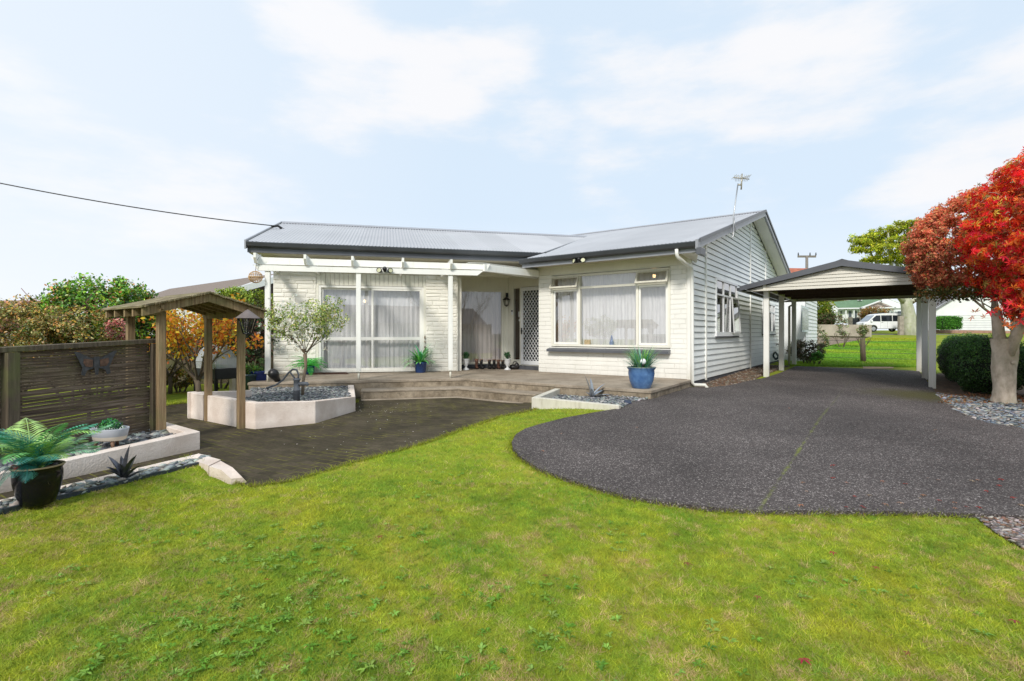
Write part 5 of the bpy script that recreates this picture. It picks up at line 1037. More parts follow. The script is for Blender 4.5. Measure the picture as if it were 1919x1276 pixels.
# hand pump
p = onz(556, 750, -.1); t = thing('water_pump', 'old grey cast iron hand pump in the angled white planter', 'pump', loc=p); s = p[1] / F
mb = MB(); h1 = 40 * s; mb.lathe([(0, 0), (.048, 0), (.048, h1 * .45), (.052, h1 * .46), (.052, h1 * .5), (.044, h1 * .51), (.044, h1 * .93), (.055, h1 * .95), (.055, h1 * 1.0), (.03, h1 * 1.04), (0, h1 * 1.04)], 18); iron = mat('weathered_cast_iron', (.13, .14, .16), .55, .3, 15, bump=.3); mb.build('body', iron, t)
mb = MB(); mb.tube([(0, 0, h1 * .76), (.10, -.01, h1 * .78), (.16, -.01, h1 * .78), (.175, -.01, h1 * .70)], [.03, .028, .028, .024], 10); mb.build('spout', iron, t)
mb = MB(); mb.tube([(.02, 0, h1), (.03, 0, h1 * 1.2), (.0, 0, h1 * 1.42), (-.06, 0, h1 * 1.45), (-.12, 0, h1 * 1.3), (-.2, -.02, h1 * .95), (-.30, -.04, h1 * .72), (-.40, -.05, h1 * .62), (-.43, -.05, h1 * .58)], [.014, .014, .015, .015, .014, .013, .013, .016, .02], 8); mb.tube([(-.02, 0, h1 * 1.0), (-.11, 0, h1 * 1.35)], .012, 6); mb.build('handle', iron, t)
# white flowering rose standard
p = onz(560, 742, -.1); rb = (p[0], p[1] + .15, -.13); t = thing('rose_tree', 'small open standard rose with white flowers in the angled planter', 'tree', loc=rb); s = p[1] / F
mb = MB(); ends = []; fork = Vector((.04, 0, .70)); mb.tube([(0, 0, 0), (.01, 0, .25), (.05, .01, .5), tuple(fork)], [.028, .025, .024, .035], 8)
for k in range(13):
    a = k * 2.4; ends += branch(mb, fork + Vector((0, 0, random.uniform(-.03, .05))), (math.cos(a) * .8, math.sin(a) * .5, .75), random.uniform(.35, .5), .009, 2, .55, 3, .1)
ends = [e for e in ends]; mb.build('trunk', wood('rose_stem', (.10, .07, .045), (.20, .15, .10), (.28, .22, .16), None), t)
cs_ = []
for e in ends: cs_.append((e.x * 1.0, e.y, min(e.z, 1.62)))
for _ in range(40):
    u = random.uniform(-1, 1); cs_.append((u * .55 + .05, random.uniform(-.3, .3), 1.25 + random.uniform(-.35, .38) * (1 - .6 * u * u)))
cs_ = [c for c in cs_ if c[2] > .62]; P0, N0 = clumps(cs_, [.085] * len(cs_), 20, .1); C0 = pick([(.20, .32, .05), (.36, .44, .09), (.50, .52, .16), (.12, .21, .04), (.66, .58, .22)], len(P0), .3, [.3, .3, .2, .12, .08]); leaves('foliage', P0, .038, C0, LEAFG, t, 'oval', N0, .3)
fl = [(random.gauss(-.02, .22), random.uniform(-.42, -.1), random.gauss(1.15, .2)) for _ in range(150)] + [(random.uniform(-.55, .5), random.uniform(-.3, .1), random.uniform(.9, 1.6)) for _ in range(30)]
P0, N0 = clumps(fl, [.022] * len(fl), 9, .3); leaves('blossoms', P0, .036, pick([(.85, .85, .78), (.8, .78, .66)], len(P0), .08), LEAF, t, 'oval', N0, .5)
# metal agaves
def agave(nm, label, loc, L, n, m, sp=.9, seed=1, spec=None):
    t = thing(nm, label, 'garden ornament', loc=loc); rr = random.Random(seed)
    for i in range(n):
        a, el, l = spec[i] if spec else (i * 2.4 + rr.uniform(-.2, .2), rr.uniform(1.5 - sp, 1.45), L * rr.uniform(.6, 1.1)); h = Vector((math.cos(a), math.sin(a), 0)); sd = Vector((-h.y, h.x, 0)); mb = MB(); vs = []; fs = []; p = Vector((0, 0, .0)); sg = 7
        for j in range(sg + 1):
            u = j / sg; w = .03 * (L / .3) * (math.sin(math.pi * (u * .8 + .2)) ** .8) * (1 if j < sg else 0) + .001; e = el - .35 * u * (1 if el < 1.2 else .2); dr = h * math.cos(e) + Vector((0, 0, 1)) * math.sin(e); nn = sd.cross(dr)
            n0 = len(vs); vs += [p - sd * w + nn * -w * .5, p, p + sd * w + nn * -w * .5]
            if j: fs += [(n0 - 3, n0 - 2, n0 + 1, n0), (n0 - 2, n0 - 1, n0 + 2, n0 + 1)]
            p = p + dr * (l / sg)
        mb.add(vs, fs, False); mb.build('leaf', m, t)
    return t
dm = mat('dark_metal_leaf', (.05, .055, .07), .3, .4, 8, metal=.7, c2=(.22, .22, .25)); sm_ = mat('silver_metal_leaf', (.5, .52, .55), .25, .2, 8, metal=.8)
p = onz(233, 900, -.275); agave('metal_agave', 'dark metal agave ornament standing in the pebble strip', p, .27, 9, dm, .8, 3, [(3.0, 1.05, .24), (3.3, .85, .18), (1.2, 1.45, .28), (-.4, 1.1, .27), (-.1, .85, .20), (-1.6, 1.3, .15), (.3, .6, .16), (2.6, 1.3, .2), (-2.4, .9, .14)])
p = onz(1109, 746, -.17); agave('metal_agave', 'silver metal agave ornament in the low cream bed', p, .40, 7, sm_, .8, 5, [(2.9, 1.3, .40), (2.3, 1.5, .34), (.1, .95, .34), (.4, .6, .3), (-1.8, 1.2, .18), (-.1, .3, .38), (3.0, .9, .15)])
# small solar light
p = onz(1176, 760, -.19); t = thing('solar_light', 'small square solar path light at the edge of the driveway', 'light', loc=p); mb = MB(); mb.box(-.05, .05, -.05, .05, .055, .07); mb.build('panel', mat('solar_cell', (.05, .06, .10), .15), t, t.matrix_basis @ Matrix.Rotation(R(20), 4, 'X'), .004); mb = MB(); mb.tube([(0, 0, -.05), (0, 0, .05)], .01, 6); mb.lathe([(.02, .02), (.04, .05), (0, .055)], 10); mb.build('stake', M['black'], t)
# bowl planter on legs
p = onz(206, 834, -.22); s = p[1] / F; t = thing('bowl_planter', 'pale oval bowl on short legs holding a green leafy dome, on the pebbles', 'potted plant', loc=p, rz=-.2); a_, b_ = 34 * s, 26 * s; z0 = .055
mb = MB(); v = MB(); v.lathe([(0, z0), (.78, z0), (.86, z0 + .01), (1, z0 + .115), (1.0, z0 + .12), (.93, z0 + .12), (.9, z0 + .1), (0, z0 + .1)], 40); mb.add([(x * a_, y * b_, z) for x, y, z in v.v], v.f, True)
def bandmat():
    m, nt, b = newmat('banded_stoneware'); tc = N(nt, 'ShaderNodeTexCoord'); sx = N(nt, 'ShaderNodeSeparateXYZ'); nt.links.new(tc.outputs['Object'], sx.inputs[0]); n = noise(nt, tc.outputs['Object'], 20, 5); ad = N(nt, 'ShaderNodeMath', operation='MULTIPLY_ADD'); nt.links.new(n, ad.inputs[0]); ad.inputs[1].default_value = .01; nt.links.new(sx.outputs[2], ad.inputs[2])
    col = ramp(nt, ad.outputs[0], [(z0 + .045, (.62, .56, .47)), (z0 + .05, (.36, .38, .42)), (z0 + .1, (.45, .47, .52))]); nt.links.new(col, b.inputs['Base Color']); b.inputs['Roughness'].default_value = .6; return m
mb.build('bowl', bandmat(), t)
for x, y in ((-.75, -.3), (.6, -.45), (.0, .6)): mb = MB(); mb.tube([(x * a_ * .8, y * b_ * .8, z0 + .01), (x * a_ * 1.0, y * b_ * 1.0, -.02)], [.02, .012], 8); mb.build('leg', mat('leg_wood', (.18, .10, .06), .6), t)
V = []; P0 = np.array([(random.uniform(-.85, .85) * a_, random.uniform(-.85, .85) * b_, z0 + .12) for _ in range(260)]); P0 = P0[(P0[:, 0] / a_) ** 2 + (P0[:, 1] / b_) ** 2 < .75]; leaves('white_pebbles', P0, .02, pick([(.75, .75, .75)], len(P0), .1), None, t)
P0, N0, C0 = ellipsoid_clumps((0, 0, z0 + .12), (a_ * .66, b_ * .66, .085), 70, .03, 26, [(.03, .22, .06), (.06, .30, .06), (.12, .36, .10), (.10, .10, .25)], bottom=-.1, w=[.4, .3, .2, .1]); leaves('foliage', P0, .020, C0, LEAFG, t, 'oval', N0)
# ================================================================ CARPORT
cp = thing('carport', 'open carport with cream posts and grey low gable roof beside the house', 'carport', FR)
CPX = (.81, 3.97); CPS = (3.57, 5.89, 8.4); bz_ = 1.965; rgx = 2.39
for x in CPX:
    for s in CPS:
        mb = MB(); g = w2(FR, x, s); mb.box(x - .06, x + .06, s - .06, s + .06, H(*g) - .1, bz_ - .002); mb.build('post', M['white'], cp, FR, .004)
    mb = MB(); mb.box(x - .03, x + .03, 3.28, 8.7, bz_, bz_ + .13); mb.build('side_beam', M['cream'], cp, FR)
ca, ce = 2.52, 2.04; cx0, cx1 = .27, 4.51
def cz(x): return ca - (ca - ce) * abs(x - rgx) / (rgx - cx0)
for yy, nm in ((3.30, 'front_gable'), (8.62, 'rear_gable')):
    mb = MB(); z = bz_ - .02
    while z < ca - .14:
        z1 = z + .076; hw = (ca - .10 - z1) / ((ca - ce) / (rgx - cx0)); hw = max(.1, min(hw, rgx - cx0 - .12)); hb_ = min((ca - .10 - z) / ((ca - ce) / (rgx - cx0)), rgx - cx0 - .1)
        mb.add([(rgx - hb_, yy - .018, z), (rgx + hb_, yy - .018, z), (rgx + hw, yy, z1), (rgx - hw, yy, z1), (rgx - hb_, yy + .01, z), (rgx + hb_, yy + .01, z), (rgx + hw, yy + .01, z1), (rgx - hw, yy + .01, z1)], [(0, 1, 2, 3), (5, 4, 7, 6), (0, 4, 5, 1), (3, 2, 6, 7), (0, 3, 7, 4), (1, 5, 6, 2)]); z = z1
    mb.build(nm, M['cream2'], cp, FR)
mb = MB(); 
for s_ in (3.9, 5.1, 6.3, 7.5): mb.box(CPX[0] + .03, CPX[1] - .03, s_, s_ + .045, bz_, bz_ + .12)
mb.build('ceiling_joists', wood('dark_rafter', (.04, .025, .018), (.07, .04, .028), (.09, .055, .04)), cp, FR)
mb = MB(); mb.add([(cx0 + .1, 3.34, cz(cx0) - .03), (rgx, 3.34, ca - .03), (rgx, 8.6, ca - .03), (cx0 + .1, 8.6, cz(cx0) - .03)], [(0, 1, 2, 3)]); mb.add([(cx1 - .1, 3.34, cz(cx0) - .03), (rgx, 3.34, ca - .03), (rgx, 8.6, ca - .03), (cx1 - .1, 8.6, cz(cx0) - .03)], [(0, 1, 2, 3)]); mb.build('roof_lining', mat('brown_lining', (.045, .028, .02), .8, .3, 5), cp, FR)
vs = []; fs = []; ys = np.arange(3.2, 8.76, .019)
for side in (-1, 1):
    mbr = MB(); vs = []; fs = []
    for i, y in enumerate(ys):
        dz_ = .009 * math.cos(2 * math.pi * y / .076); xe = cx0 if side < 0 else cx1; vs += [(xe, y, ce + dz_ + .01), (rgx, y, ca + dz_ + .01)]
        if i: n = 2 * i; fs.append((n - 2, n, n + 1, n - 1))
    mbr.add(vs, fs, True); mbr.build('roof_sheet', M['grey'], cp, FR)
for yy in (3.19, 8.74):
    mb = MB()
    for xe in (cx0, cx1): mb.add([(xe, yy, ce + .035), (rgx, yy, ca + .035), (rgx, yy, ca - .105), (xe, yy, ce - .075), (xe, yy + .03, ce + .035), (rgx, yy + .03, ca + .035), (rgx, yy + .03, ca - .105), (xe, yy + .03, ce - .075)], [(0, 1, 2, 3), (4, 7, 6, 5), (0, 4, 5, 1), (3, 2, 6, 7), (0, 3, 7, 4)])
    mb.build('barge_board', M['grey'], cp, FR)
mb = MB(); mb.yprism([(rgx - .14, ca - .005), (rgx, ca + .045), (rgx + .14, ca - .005), (rgx + .14, ca + .005), (rgx, ca + .057), (rgx - .14, ca + .005)], 3.225, 8.72); mb.build('ridge_cap', M['grey'], cp, FR)
mb = MB(); mb.box(cx0 - .07, cx0, 3.22, 8.72, ce - .07, ce + .0); mb.box(cx1, cx1 + .07, 3.22, 8.72, ce - .07, ce); mb.build('gutter', M['dgrey'], cp, FR)
mb = MB(); mb.tube([(.75, 8.5, 2.0), (.75, 8.55, 1.85), (.70, 8.2, 1.78), (.70, 8.2, -.1)], .035, 8); mb.build('downpipe', M['beige'], cp, FR)
# garden hose by the wall
p = w2(FR, .12, 9.4); mb = MB(); pts = []
for i in range(70): a = i * .45; r = .13 + .02 * math.sin(i); pts.append((p[0] + .03 * math.sin(i * 1.3), p[1] + r * math.cos(a), .15 + r * math.sin(a)))
q = w2(FR, .4, 8.6); pts += [(p[0], p[1] - .2, -.05), (q[0], q[1], -.12), (q[0] + .3, q[1] + .3, -.12), (q[0] + .2, q[1] + .9, -.12)]
mb.tube(pts, .011, 6); tag(mb.build('garden_hose', mat('dark_green_hose', (.01, .04, .04), .4)), 'coiled dark green garden hose against the weatherboard wall', 'hose')
# ================================================================ ANTENNA, POWER LINE
y0_ = 2.15; bx0 = pl(FR, 1378, 430, y0_)
ab = FR @ Vector((.44, plx(FR, 1374, 432, .44)[0], 0)); az0 = plx(FR, 1374, 432, .44)[1]
t = thing('tv_antenna', 'tall thin pole with a small television antenna on the gable edge', 'antenna', loc=(ab.x, ab.y, az0)); d_ = ab.y; s = d_ / F
mb = MB(); mb.tube([(-.06, -.02, -.17), (0, 0, -.13), (.0, 0, .0), (.005, 0, .3), (9 * s, 0, 88 * s)], .014, 8); mb.tube([(.05, 0, -.05), (.02, 0, .3)], .008, 5); mb.build('mast', M['steel'], t)
mb = MB(); hx, hz = 15 * s, 98 * s; mb.tube([(hx - .0, 0, hz - .25), (hx + .02, 0, hz + .10)], .016, 6); mb.tube([(9 * s, 0, 86 * s), (hx, 0, 86 * s)], .02, 6)
for k in range(9):
    u = -.16 + .04 * k; mb.tube([(hx + u, -.14, hz - .01 + .3 * abs(u)), (hx + u, .14, hz + .02)], .004, 4)
    mb.tube([(hx + u * .8, 0, hz - .07), (hx + u * 1.1 + .02, -.03, hz + .07)], .004, 4)
mb.tube([(hx - .18, 0, hz + .02), (hx + .18, 0, hz - .02)], .010, 6); mb.build('head', mat('antenna_metal', (.45, .42, .34), .4, .3, 20, metal=.5), t)
mb = MB(); a = at(-120, 318, 11.0); b = at(513, 423, 13.0); pts = [a + (b - a) * u - Vector((0, 0, .22 * 4 * u * (1 - u) * .5)) for u in np.linspace(0, 1, 24)]; mb.tube(pts, .013, 5); tag(mb.build('power_cable', M['black']), 'black overhead power cable running to the left end of the roof', 'cable')
mb = MB(); mb.tube([b + Vector((-.06, 0, -.02)), b + Vector((.06, .1, .02)), b + Vector((.16, .3, -.06))], .03, 6); mb.build('cable_bracket', M['black'], house, I4)
# ================================================================ LEFT BACKGROUND
def shrub(name, label, cat, c, r, n, cr, per, pal, leaf, shape='oval', stems=0, group=None, w=None, dark=.5, parent_loc=True, bottom=-1, m=None, stemcol=None, twigs=0):
    t = thing(name, label, cat, loc=(c[0], c[1], H(c[0], c[1])), group=group); zc = c[2] - H(c[0], c[1])
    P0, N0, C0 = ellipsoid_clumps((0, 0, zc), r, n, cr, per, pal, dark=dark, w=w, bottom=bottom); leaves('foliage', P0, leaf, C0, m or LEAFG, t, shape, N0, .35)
    mb = MB(); ends = []
    for k in range(stems or 3):
        a = k * 2.2; ends += branch(mb, (.05 * math.cos(a), .05 * math.sin(a), -.05), (math.cos(a) * .5, math.sin(a) * .5, 1), (zc + r[2] * .3) * .36, .03, 2, .45, 3)
    mb.build('trunk', stemcol or M['postdark'], t); return t
AUT = [(.58, .28, .07), (.66, .42, .07), (.34, .28, .08), (.20, .24, .05), (.42, .17, .07), (.56, .48, .18)]
shrub('autumn_shrub', 'sprawling olive and rust coloured autumn shrub behind the screen, far left', 'shrub', at(20, 625, 9.0), (1.3, .7, .62), 200, .17, 70, AUT, .045, w=[.15, .12, .28, .27, .08, .10])
t = shrub('autumn_shrub', 'olive green and bronze shrub behind the screen, second from the left', 'shrub', at(135, 632, 8.6), (.85, .6, .55), 150, .15, 70, AUT, .042, w=[.1, .1, .3, .35, .05, .1])
tw = MB()
for k in range(26):
    x = -1.5 + k * .12; pts = [Vector((x, random.uniform(-.3, .3), .85))]; 
    for j in range(6): pts.append(pts[-1] + Vector((random.uniform(-.16, .16), 0, random.uniform(-.02, .13))))
    tw.tube(pts, .006, 4)
c = at(20, 625, 9.0); tag(tw.build('bare_twigs', mat('reddish_twig', (.22, .11, .09), .8), bpy.data.objects['autumn_shrub'], Matrix.Translation((c.x + .3, c.y, H(c.x, c.y) + .62))), kind='stuff')
GBP = [(.10, .28, .03), (.20, .44, .03), (.06, .15, .03), (.42, .58, .05), (.60, .26, .08)]
shrub('leafy_bush', 'big glossy green bush with a few orange leaves behind the screen', 'bush', at(190, 604, 9.6), (1.12, .9, .83), 300, .18, 80, GBP, .058, w=[.28, .28, .16, .18, .10], dark=.5)
shrub('leafy_bush', 'narrower dark green bush with rust tips left of the timber arch', 'bush', at(268, 618, 10.2), (.75, .7, .68), 170, .16, 70, GBP, .052, w=[.3, .22, .28, .08, .12], dark=.35)
shrub('hydrangea', 'hydrangea with faded pink flower heads left of the timber arch', 'bush', at(222, 622, 7.6), (.2, .15, .17), 16, .07, 90, [(.55, .14, .14), (.62, .28, .24), (.25, .28, .10), (.45, .08, .08)], .026, w=[.35, .3, .2, .15])
ORG = [(.75, .36, .03), (.72, .22, .04), (.72, .56, .05), (.48, .14, .04), (.42, .42, .06)]
# autumn tree seen through the arch, leaves on open branches
def open_tree(name, label, base, h, r0, pal, leaf, nper, crn, spread=.6, depth=4, w=None, shape='oval', bark=None, seed=1, cl=.16, first=.35, group=None, keep=1.0, zmin=0):
    random.seed(seed); t = thing(name, label, 'tree', loc=(base[0], base[1], H(base[0], base[1])), group=group); mb = MB(); L = h * first; p = Vector((0, 0, L)); mb.tube([(0, 0, -.1), (0.02, 0, L * .5), p], [r0 * 1.2, r0, r0 * .9], 8); ends = []
    for k in range(crn): a = k * 6.283 / crn + random.random(); ends += branch(mb, p - Vector((0, 0, L * .3 * random.random())), (math.cos(a) * spread * 1.3, math.sin(a) * spread * 1.3, 1), h * .33, r0 * .55, depth - 1, spread, 3, .12)
    mb.build('trunk', bark or M['postdark'], t); E_ = [e for e in ends if e.z > zmin and random.random() < keep]; P0, N0 = clumps([tuple(e) for e in E_], [cl] * len(E_), nper, .1); C0 = pick(pal, len(P0), .25, w); leaves('foliage', P0, leaf, C0, LEAF, t, shape, N0, .3); return t
p = at(370, 650, 9.3); open_tree('autumn_tree', 'small autumn tree with orange and yellow leaves seen through the arch', (p.x, p.y), 1.9, .05, ORG, .07, 12, 6, .6, 4, [.32, .22, .26, .1, .1], seed=4, cl=.17, first=.22)
p = at(318, 650, 10.6); open_tree('autumn_tree', 'yellow autumn tree behind the left posts of the arch', (p.x, p.y), 1.9, .04, ORG, .07, 16, 5, .6, 3, [.15, .08, .5, .05, .22], seed=9, cl=.17, first=.2)
shrub('yellow_shrub', 'low yellow and olive shrub on the grass beneath the orange tree', 'shrub', at(338, 706, 10.9), (.5, .3, .2), 40, .1, 60, [(.5, .40, .05), (.35, .32, .05), (.5, .22, .05), (.2, .22, .04)], .05)
shrub('dark_shrub', 'tall dark green shrub behind the hanging lamp', 'shrub', at(462, 628, 11.2), (.55, .6, .78), 120, .17, 60, [(.05, .12, .03), (.09, .18, .04), (.03, .07, .02), (.20, .07, .05)], .06, dark=.35)
shrub('red_shrub', 'dull red leaved shrub between the arch posts', 'shrub', at(415, 610, 11.6), (.42, .5, .5), 60, .15, 50, [(.25, .05, .03), (.32, .12, .05), (.12, .08, .03)], .06)
shrub('bright_hedge', 'clipped lime green hedge top below the brick house', 'hedge', at(452, 560, 14.0), (.95, .6, .30), 100, .14, 70, [(.30, .42, .03), (.20, .34, .03), (.40, .46, .05)], .06)
# neighbour's house on the left
nb_ = thing('brick_house', 'brown roofed brick house behind the garden on the left', 'house', loc=at(420, 600, 19))
def poly3(nm, pts, m, par): mb = MB(); mb.add([tuple(p) for p in pts], [tuple(range(len(pts)))]); return mb.build(nm, m, par, I4)
brm = mat('neighbour_brick', (.11, .035, .03), .8, .3, 30); rfm = mat('brown_tile_roof', (.20, .155, .125), .75, .12, 12, bump=.4, bscale=6, bdist=.03)
A1, A2, A3, A4 = at(214, 574, 20), at(318, 541, 23), at(520, 512, 21), at(400, 553, 17.5)
poly3('roof', [A1, A2, A3, A4], rfm, nb_)
mb = MB(); mb.bar(A4 + Vector((0, -.05, -.08)), at(530, 519, 19.5) + Vector((0, -.05, -.02)), .06, .22); mb.build('barge_board', M['pure'], nb_, I4)
poly3('gable_shadow', [at(398, 556, 17.8), at(540, 524, 19.6), at(540, 590, 19.6), at(398, 590, 17.8)], mat('painted_gable_shade', (.035, .02, .018), .8), nb_)  # dark panel painted as the shade below the neighbour's barge
poly3('wall', [at(405, 575, 17.7), at(560, 565, 19.5), at(560, 680, 19.5), at(405, 690, 17.7)], brm, nb_); poly3('wall', [at(214, 580, 20), at(405, 575, 17.7), at(405, 690, 17.7), at(214, 690, 20)], mat('white_wall', (.6, .6, .58), .7), nb_)
r2_ = thing('red_roof_house', 'low house with a dull red roof far behind the left hedge', 'house', loc=at(60, 600, 22)); poly3('roof', [at(-60, 575, 20), at(-20, 563, 26), at(90, 563, 26), at(125, 578, 20)], mat('dull_red_roof', (.30, .13, .10), .8, .2, 8), r2_); poly3('wall', [at(-60, 576, 20), at(125, 579, 20), at(125, 660, 20), at(-60, 660, 20)], brm, r2_)
# timber boundary behind to close the garden
mb = MB()
p0_, p1_ = at(-260, 640, 10.8), at(520, 640, 13.2); d_ = (p1_ - p0_); n_ = 90
for i in range(n_): a = p0_ + d_ * (i / n_); b = p0_ + d_ * ((i + .93) / n_); mb.bar((a.x, a.y, .25), (b.x, b.y, .25), .02, 1.25)
tag(mb.build('paling_fence', M['postdark']), 'dark timber paling fence along the back of the left garden', 'fence')
# cold frame on legs with clear cover
cf = thing('raised_cold_frame', 'black planter box on legs under a faceted clear plastic cover', 'planter box', loc=onz(405, 737, -.28), rz=-.5); s = cf.location.y / F
pz = lambda v: v * s
wz = 66 * s / 2; dz3 = .22; z1 = 28 * s; z2 = 48 * s; z3 = 92 * s
mb = MB(); mb.box(-wz, wz, -dz3, dz3, z1, z2); mb.build('box', mat('black_tub', (.025, .027, .03), .5), cf, None, .01)
for x in (-1, 1):
    for y in (-1, 1): mb = MB(); mb.box(x * wz - .025 * (x > 0) , x * wz + .025 * (x < 0), y * dz3 - .02, y * dz3 + .02, -.02, z2 + .02); mb.build('leg', M['black'], cf)
pr = [(-dz3, z2), (-dz3 * 1.05, z2 + .14), (-.02, z3), (dz3 * 1.05, z2 + .16), (dz3, z2)]
mb = MB(); mb.xprism(pr, -wz * .98, wz * .98); mb.build('clear_cover', sheer('cloudy_plastic', (.62, .66, .68), .45), cf); mb = MB()
for x in (-wz, 0, wz):
    for a, b in zip(pr, pr[1:]): mb.tube([(x, *a), (x, *b)], .007, 4)
for a in pr: mb.tube([(-wz, *a), (wz, *a)], .006, 4)
mb.build('cover_frame', mat('frosted_edge', (.5, .52, .54), .4), cf)
P0, N0 = clumps([(random.uniform(-.25, .25), 0, z2 + .03) for _ in range(8)], [.06] * 8, 20, .1); leaves('seedlings', P0, .04, pick([(.08, .3, .06)], len(P0)), LEAFG, cf)
# rear low wall + pots
b0 = onz(402, 742, -.3); b1 = onz(475, 735, -.3); 
tp5 = thing('rear_planter', 'short white planter wall behind the hanging lamp post', 'planter wall'); mb = MB(); mb.bar((b0[0], b0[1] + .6, -.15), (b1[0] + .1, b1[1] + .4, -.15), .12, .32); mb.bar((b0[0], b0[1] + .6, -.15), (b0[0] + .5, b0[1] + 2.2, -.15), .12, .32); mb.build('wall', M['stucco'], tp5, I4)
def tubpot(px, py, wpx, hpx, z, label, c, nm='potted_shrub'):
    p = onz(px, py, z); s = p[1] / F; t = thing(nm, label, 'potted plant', loc=p); rt = wpx * s / 2; h = hpx * s; mb = MB(); mb.lathe([(0, 0), (rt * .7, 0), (rt * .92, h * .8), (rt, h * .85), (rt, h), (rt * .9, h), (rt * .88, h * .9), (0, h * .88)], 26); mb.build('pot', glaze('dark_glaze', c, tuple(x * 1.6 for x in c)), t); return t, rt, h
t, rt, h = tubpot(467, 729, 34, 29, -.16, 'dark green pot with green and yellow shrubs left of the terrace', (.008, .03, .035)); P0, N0, C0 = ellipsoid_clumps((.03, 0, h + .07), (.2, .15, .11), 50, .05, 30, [(.10, .34, .02), (.30, .40, .03), (.06, .22, .03)]); leaves('foliage', P0, .03, C0, LEAFG, t, 'rhomb', N0)
blades('spiky_leaves', t, (.02, .05, h), 9, .34, .02, [(.55, .52, .32)], .5, droop=.1)
t, rt, h = tubpot(487, 722, 36, 28, -.10, 'cobalt blue pot with a leafy plant tucked behind the terrace corner', (.01, .03, .16)); P0, N0, C0 = ellipsoid_clumps((0, .1, h + .1), (.16, .16, .14), 30, .05, 26, [(.10, .24, .04), (.2, .3, .08)]); leaves('foliage', P0, .035, C0, LEAFG, t, 'rhomb', N0)
shrub('yellow_shrub', 'yellow green shrub beside the clear plastic cover', 'shrub', at(450, 694, 11.2), (.22, .2, .2), 30, .08, 50, [(.35, .42, .02), (.25, .36, .03)], .035)
p = onz(440, 716, -.2); t = thing('dry_grass', 'tuft of dry straw coloured grass below the clear cover', 'plant', loc=p); blades('leaves', t, (-.1, 0, 0), 50, .3, .005, [(.42, .30, .12), (.5, .38, .2)], 1.2, droop=1.0, rb=.1)
# ================================================================ MAPLES, BOX HEDGE
bark = wood('grey_maple_bark', (.28, .23, .17), (.50, .42, .33), (.64, .56, .46), (.24, .23, .12), .4, (5, 5, 3))
def maple_trunk(t, h, r, lim=1.0):
    mb = MB(); zz = np.linspace(-.1, h * .72, 26); nn_ = 26; vs_ = []; fs_ = []
    for i, z in enumerate(zz):
        t_ = max(0, z) / (h * .72); rr_ = r * (1.12 - .2 * min(1, t_ * 5) + .10 * t_ ** 2)
        for k in range(nn_):
            a = 2 * math.pi * k / nn_; g_ = 1 + .10 * math.cos(2 * a + t_ * 1.5) - .16 * t_ * math.exp(-((a - 4.9) / .35) ** 2) + .05 * math.sin(5 * a + 6 * t_) + .045 * math.sin(11 * z + 3 * a) + .03 * random.uniform(-1, 1)
            vs_.append((rr_ * g_ * math.cos(a) * (1 + .15 * t_), rr_ * g_ * math.sin(a), z))
    for i in range(len(zz) - 1):
        for k in range(nn_): fs_.append((i * nn_ + k, i * nn_ + (k + 1) % nn_, (i + 1) * nn_ + (k + 1) % nn_, (i + 1) * nn_ + k))
    mb.add(vs_, fs_, True)
    L = []
    for a, sp, l in ((math.pi, .12, .8), (0.2, .7, 1.5), (1.8, .12, 1.2), (-1.3, .4, 1.4)):
        d = Vector((math.cos(a) * sp, math.sin(a) * sp, 1)).normalized(); p0 = Vector((math.cos(a) * r * .3, math.sin(a) * r * .3, h * .55)); mb.tube([p0, p0 + d * .35, p0 + d * .7 + Vector((0, 0, .05)), p0 + d * l * .8], [r * .62, r * .55, r * .45, r * .2], 10); L += branch(mb, p0 + d * l * .7, d, .35, r * .18, 2, .7, 3, .05)
    mb.sphere((.02, -r * .98, h * .46), .05, 10, 6, (1, .4, .7)); return mb.build('trunk', bark, t), L
tb = gp(1882, 757); t = thing('red_maple', 'nearest maple with bright scarlet leaves above a thick pale trunk, right edge', 'tree', loc=tb); maple_trunk(t, 1.55, .150)
ccz = E + (CY - 505) * 8.0 / F - tb[2]
cx_ = at(1985, 505, 8.0).x - tb[0]; c = (cx_ + .10, -.95, ccz + .56)
REDS = [(.95, .025, .03), (1.0, .09, .02), (.85, .03, .07), (1.0, .25, .04), (.60, .16, .06), (.90, .62, .10), (.38, .30, .06)]
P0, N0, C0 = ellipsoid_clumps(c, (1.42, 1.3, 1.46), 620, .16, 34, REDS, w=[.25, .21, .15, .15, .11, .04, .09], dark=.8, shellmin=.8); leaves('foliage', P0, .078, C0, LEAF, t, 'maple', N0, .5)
P1 = np.array([(x, y, z) for x, y, z in zip(RNG.normal(c[0] - .7, .35, 500), RNG.normal(c[1] - .5, .3, 500), RNG.normal(c[2] - 1.2, .14, 500))]); leaves('low_leaves', P1, .08, pick(REDS[:5], len(P1), .3), LEAF, t, 'maple')
mb = MB()
for k in range(260):
    d = unit(RNG.normal(size=(1, 3)))[0]; 
    if d[1] > .3: continue
    q = np.array(c) + d * np.array((1.42, 1.3, 1.5)) * random.uniform(.9, 1.0); e = q + np.array((random.uniform(-.18, .18), random.uniform(-.1, .0), random.uniform(-.06, .08))); mb.tube([tuple(q), tuple((q + e) / 2 + np.array((0, 0, .02))), tuple(e)], .005, 4)
tag(mb.build('twigs', mat('pale_twig', (.40, .28, .22), .7), t), kind='stuff')
for k in range(3):
    pass
tb2 = gp(1955, 752); t = thing('red_maple', 'farther maple with dense rust brown leaves clipped to a dome', 'tree', loc=tb2); maple_trunk(t, 1.7, .15)
RUST = [(.58, .14, .08), (.66, .23, .11), (.44, .17, .08), (.64, .36, .15), (.74, .15, .09), (.32, .24, .06)]
cc = at(1868, 470, 9.25); c2 = (cc.x - tb2[0], cc.y - tb2[1], cc.z - tb2[2])
